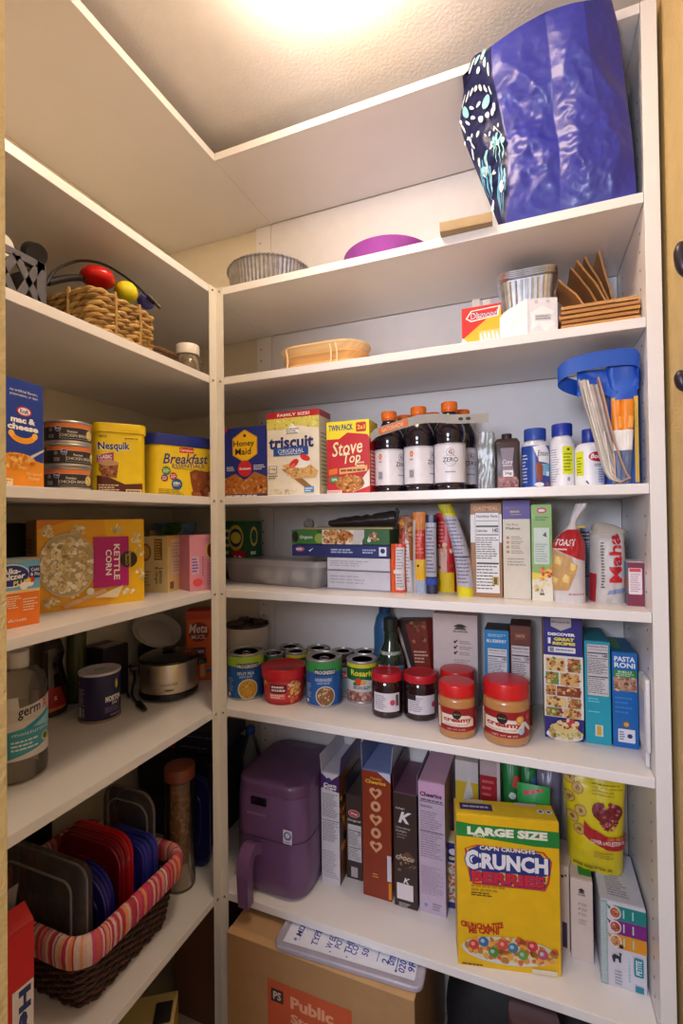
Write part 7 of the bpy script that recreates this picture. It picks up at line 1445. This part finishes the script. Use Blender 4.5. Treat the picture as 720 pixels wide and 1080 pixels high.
b = Bag('green_pouch', 'green pouch with red print leaning just behind top of yellow cereal box', 'pouch', A, B, h, z6, .04, P('#2a9a4a', .35), wr=.004, seed=5, na=12, nb=22); f = b.front(); f.poly([(.2, .93), (.8, .97), (.8, .985), (.2, .955)], '#c83a3a'); f.done()
A, B = onY(564, 830, 1.3), onY(592, 830, 1.3); h = min(hz(578, 815, A)-z6, .43)
Bag('grey_bag', 'grey plastic bag at the back between green packs and yellow pouch', 'bag', A, B, h, z6, .06, P('#77738a', .3), wr=.007, seed=8, na=12, nb=22)

# oat cartons, pet food box, yellow pouch on top of them
A, B = onZ(602.5, 1010, z6), onZ(629, 1022, z6); h = hz(603, 926, A)-z6
A2, B2 = Vector((A.x, A.y)), Vector((B.x-.004, A.y)); 
b = Box('oat_carton', 'cream oats carton with dark emblem beside the pet food box', 'box', A2, B2, .1, h, z6, '#d8c6bc', '#c8b4a8', '#d0bcb0', group='cream oats cartons on lowest shelf'); quaker(b, .5)
ft = b.top(); ft.rect(.4, .15, .98, .95, '#1f8a34'); ft.done()
A3 = onZ(593, 1012, z6); B3 = Vector((A2.x-.002, A2.y+.012)); A3 = Vector((B3.x-.034, A2.y+.018)); h3 = h+.012
b = Box('oat_carton', 'cream oats carton half hidden between yellow cereal box and emblem carton', 'box', A3, B3, .1, h3, z6, '#d0beb4', '#c0aca2', '#cfbcb4', group='cream oats cartons on lowest shelf'); f = b.front(); f.rect(.55, .04, .85, .34, '#3a2a52'); f.circ(.6, .88, .1, '#4a3a42'); f.circ(.8, .9, .07, '#4a3a42'); f.done()
A, B = onZ(634, 1036, z6), onZ(685, 1060, z6); A, B = Vector((A.x, A.y)), Vector((min(B.x, XR-.004), A.y)); h = hz(635, 949, A)-z6
b = Box('pet_food_box', 'white pet food box with teal, purple and orange stripes at right end', 'box', A, B, .17, h, z6, '#cfcdd8', '#a8acb8', '#c8c8d2', bev=.002)
f = b.front(); f.rect(.0, .0, .16, 1, '#8fa8ac'); f.lines(.02, .02, .14, .98, 40, '#c8d4d8', .5, 3, 0.1)
for k, c_ in enumerate(('#14827e', '#7a1f7c', '#d8901e')):
    y1 = .97-.165*k; f.poly([(.3, y1), (1, y1), (1, y1-.165), (.36, y1-.165)], c_); f.poly([(.14, y1), (.3, y1-.05), (.3, y1-.1), (.2, y1-.06)], c_); f.oval(.33, y1-.085, .13, .075, '#e0dcd8'); f.oval(.33, y1-.085, .11, .06, ('#b8604a', '#a8483e', '#c89858')[k]); f.blobs(.24, y1-.14, .42, y1-.03, 12, .02, .035, ['#d8a080', '#8a3a30', '#c87a5a'], k, True)
    for q in range(2): f.rect(.5+.2*q, y1-.13, .53+.2*q, y1-.03, '#a8d0d0'); 
f.circ(.45, .505, .05, '#26242e'); f.poly([(.24, .37), (.3, .4), (.44, .38), (.46, .42), (.4, .43), (.44, .31), (.4, .31), (.38, .35), (.32, .35), (.31, .3), (.27, .3)], '#26242e'); f.lines(.6, .1, .64, .4, 8, '#7ac0c8', .6, 2); f.rect(.72, .2, .92, .42, '#1f7f96', .04); f.text('PETITE', .82, .31, .12, '#d8eef2', w=.17, rot=PI/2, bold=.02); f.rect(.74, .02, .92, .09, '#1f7f96'); f.lines(.3, .04, .5, .22, 5, '#8a94a0', .4, 5); f.done()
ft = b.top(); ft.lines(.2, .1, .7, .9, 18, '#8a8a98', .4, 3); ft.circ(.4, .75, .06, '#2a2a36'); ft.circ(.62, .85, .05, '#2a2a36'); ft.circ(.62, .85, .025, '#c8c8d2'); ft.done()
ztop = z6+h+.0014
A, B = onY(596, 915, 1.225), onY(664, 915, 1.225); A.z = B.z = 0; zb_ = ztop if True else 0; h = min(hz(632, 822, (A+B)/2)-zb_, SH[5]-TH-zb_-.004)
b = Bag('cereal_pouch', 'yellow cereal pouch with maroon heart standing on top of pet food box', 'pouch', (A.x, A.y), (min(B.x, XR-.01), B.y), h, zb_, .07, P('#dcc81e', .3), tb=lambda q: .3+.8*math.sin(min(1, q*.9+.1)*PI) if q < .9 else .25, wb=lambda q: .86+.14*q, wr=.004, seed=3, na=24, nb=28)
b.root.rotation_euler.y = .0
f = b.front(); f.text('Cheerios', .62, .965, .05, '#2a2420', w=.6, bold=.03); f.lines(.45, .8, .95, .92, 4, '#b8a020', .5, 3)
for cx_, cy_ in ((.1, .92), (.22, .84), (.08, .74), (.25, .64), (.12, .56), (.22, .46)): f.circ(cx_, cy_, .095, '#a8823a'); f.circ(cx_, cy_, .08, '#c8a45e'); f.circ(cx_, cy_, .035, '#8a6a20')
hp = [(.68+.0155*16*math.sin(q)**3, .64+.0155*b.w/b.h*(13*math.cos(q)-5*math.cos(2*q)-2*math.cos(3*q)-math.cos(4*q))) for q in [2*PI*i/32 for i in range(32)]]
f.poly(hp, '#7a1f2a'); f.blobs(.48, .5, .9, .76, 60, .018, .03, ['#a84a4a', '#5a1620', '#c8806a', '#8f2f36'], 2, True)
f.poly([(.3, .56), (.42, .5), (.7, .44), (1, .44), (1, .3), (.7, .3), (.42, .36), (.28, .42)], '#b01e28'); f.text('CAN HELP', .8, .42, .03, '#e8a040', w=.25, bold=.02); f.text('LOWER CHOLESTEROL', .68, .375, .042, '#f0e0d8', w=.56, bold=.02); f.lines(.45, .2, .8, .28, 3, '#b8941e', .5, 4); f.lines(.1, .05, .8, .1, 1, '#9a8618', .6); f.done()

# ================================================================ under the lowest shelf, on the floor
p = onY(238, 980, 1.012); ztopb = .381; yb0 = 1.014
xL_, xR_ = onY(239, 1000, yb0).x, onY(437, 1060, yb0).x
b = Box('moving_box', 'large brown cardboard moving box with orange panel on the floor under shelf', 'box', (xL_, yb0), (xR_, yb0), .36, ztopb, 0, '#ab845a', '#9a7650', '#b8936a', bev=.003, seam=False)
f = b.front(rough=.7)
q0 = lambda u, v: ((onY(u, v, yb0).x-xL_)/b.w, onY(u, v, yb0).z/ztopb)
a0, a1 = q0(282, 1031), q0(371, 1075); f.rect(a0[0], a1[1]-.25, a1[0], a0[1], '#c2542e'); f.rect(a0[0]+.02, a0[1]-.13, a0[0]+.09, a0[1]-.05, '#3a2a26'); f.text('PS', a0[0]+.055, a0[1]-.09, .05, '#d0b8a0', w=.045, bold=.03)
f.text('Public', a0[0]+.13, a0[1]-.095, .075, '#e0a07c', w=.23, bold=.04, al='L'); f.text('Storage', a0[0]+.13, a0[1]-.2, .075, '#e0a07c', w=.27, bold=.04, al='L'); f.done()
ft = b.top(rough=.7); ft.rect(0, .49, 1, .5, '#8a643e'); ft.done()
G().add(bx(-b.w/2+.001, b.w/2-.001, -b.d/2-.0012, -b.d/2+.02, ztopb-.0005, ztopb+.001), P('#c8a070', .7)).obj('top_flap', b.root)
# flat translucent lid with a handwritten list lying on the box
c0, c1_ = onZ(287, 997, .392), onZ(445, 1046, .392); e = Vector((c1_.x-c0.x, c1_.y-c0.y)); L = e.length; e.normalize(); inw = Vector((-e.y, e.x)); dl = .22
mid = (Vector((c0.x, c0.y))+Vector((c1_.x, c1_.y)))/2+inw*dl/2
t = root('storage_tray_cover', 'milky plastic storage lid with handwritten list lying on cardboard moving box', 'lid', (mid.x, mid.y, ztopb+.0016), math.atan2(e.y, e.x)); th = .0125
G().add(loft([(0, L/2-.004, dl/2-.004, .02), (.002, L/2, dl/2, .022), (th-.003, L/2, dl/2, .022), (th, L/2-.003, dl/2-.003, .02), (th, L/2-.014, dl/2-.014, .014), (th-.003, L/2-.016, dl/2-.016, .012)], 6), P('#a9a4b4', .3)).obj('lid', t)
ar = Art('paper_list', L-.04, dl-.036, lambda x_, y_, z_: (x_-L/2+.02, y_-dl/2+.018, th-.0028+z_), t, rough=.6); ar.rect(0, 0, 1, 1, '#e2e4f0')
for i, (s_, x_, y_, h_) in enumerate((('* MD', .09, .27, .2), ('TYPE', .23, .3, .2), ('W ED', .35, .3, .17), ('POT', .41, .32, .15), ('THE', .49, .3, .16), ('COT', .54, .3, .16), ('501', .62, .3, .12), ('2', .775, .2, .06), ('om', .82, .26, .1), ('0201', .9, .24, .17), ('9R', .965, .26, .12))):
    ar.text(s_, x_, y_*.66, .05, '#26389a', w=h_*1.25, rot=PI/2+.06*math.sin(i*2.1), bold=.015, shear=.15)
ar.rect(.715, .1, .72, .36, '#26389a'); ar.rect(.86, .04, .866, .36, '#26389a'); ar.circ(.863, .05, .009, '#26389a'); ar.rect(.112, .07, .115, .3, '#26389a'); ar.rect(.252, .08, .255, .3, '#26389a'); ar.circ(.37, .04, .006, '#26389a'); ar.circ(.5, .04, .006, '#26389a'); ar.done()
# brown carton in the corner, yellow box with black strip
A, B = onZ(193, 1070, .0005), onZ(232, 1092, .0005); A, B = Vector((-.98, 1.11)), Vector((-.80, 1.11))
Box('floor_carton', 'reddish brown carton on the floor behind the corner post', 'box', A, B, .22, .385, 0, '#6a4430', '#5a3826', '#6a4430', seam=False)
b = Box('yellow_box', 'pale yellow box with black strip on the floor under left shelf', 'box', (-1.05, .74), (-.93, .90), .24, .24, 0, '#c8a44a', '#b8984a', '#c2ae6c', seam=False)
b.root.location = (0, 0, 0); pt = onZ(152, 1098, .245); b.root.location = (pt.x-.03, pt.y-.03, 0)
b.root.rotation_euler.z -= .35; bpy.context.view_layer.update(); q_ = b.root.matrix_world.inverted() @ onZ(172, 1068, .241); qx, qy = q_.x/b.w+.5, q_.y/b.d+.5
ft = b.top(rough=.6); ft.rect(qx-.1, qy-.11, qx+.1, qy+.11, '#1d1a18', .02); ft.done(); f = b.front(rough=.6); f.rect(.1, .2, .9, .8, '#d8b85a'); f.done()
# dark bag and round tin in the shadow at right
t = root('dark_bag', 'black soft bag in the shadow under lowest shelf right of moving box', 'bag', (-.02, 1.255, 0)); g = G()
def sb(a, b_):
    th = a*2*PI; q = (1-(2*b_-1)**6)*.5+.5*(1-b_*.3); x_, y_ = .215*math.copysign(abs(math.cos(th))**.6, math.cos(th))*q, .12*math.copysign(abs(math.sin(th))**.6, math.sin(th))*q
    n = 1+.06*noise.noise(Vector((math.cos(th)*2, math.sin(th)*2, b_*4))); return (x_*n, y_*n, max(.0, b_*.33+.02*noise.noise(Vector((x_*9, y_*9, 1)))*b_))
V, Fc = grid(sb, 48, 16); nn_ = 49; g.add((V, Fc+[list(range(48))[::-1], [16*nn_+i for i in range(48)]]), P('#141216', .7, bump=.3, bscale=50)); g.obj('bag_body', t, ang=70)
p = onZ(565, 1066, .34)
G().add(tube(smoothpath([(-.08, -.02, .31), (-.06, -.05, .35), (.03, -.06, .36), (.07, -.03, .31)]), .008, 8), P('#1a171c', .7)).obj('strap', t)
p = onY(562, 1062, 1.03)
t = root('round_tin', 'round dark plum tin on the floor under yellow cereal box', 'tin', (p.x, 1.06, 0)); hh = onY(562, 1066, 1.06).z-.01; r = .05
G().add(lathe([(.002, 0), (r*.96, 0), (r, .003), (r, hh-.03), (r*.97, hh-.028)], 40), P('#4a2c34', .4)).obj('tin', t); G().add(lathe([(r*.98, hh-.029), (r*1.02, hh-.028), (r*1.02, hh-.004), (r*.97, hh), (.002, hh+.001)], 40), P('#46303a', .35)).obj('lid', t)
# ================================================================ fittings belong to the part they sit on
NEST = {'pull_ring': 'can', 'lid_knob': 'lid', 'display_window': 'housing', 'drawer_seam': 'housing', 'pour_spout': 'top_lid', 'open_flap': 'carton', 'top_flap': 'carton',
        'twist_tie': 'bag', 'plug_grip': 'cord', 'plug_tip': 'cord', 'plug': 'cord', 'slot_cover': 'body', 'fork_cutout': 'carton', 'folded_base': 'bag', 'pin_hole': 'panel', 'grey_flap': 'carton'}
for o in list(bpy.data.objects):
    k = o.name.split('.')[0]
    if k in NEST and o.parent and o.parent.type == 'EMPTY':
        p = next((c for c in o.parent.children if c.name.split('.')[0] == NEST[k]), None)
        if p: o.parent = p
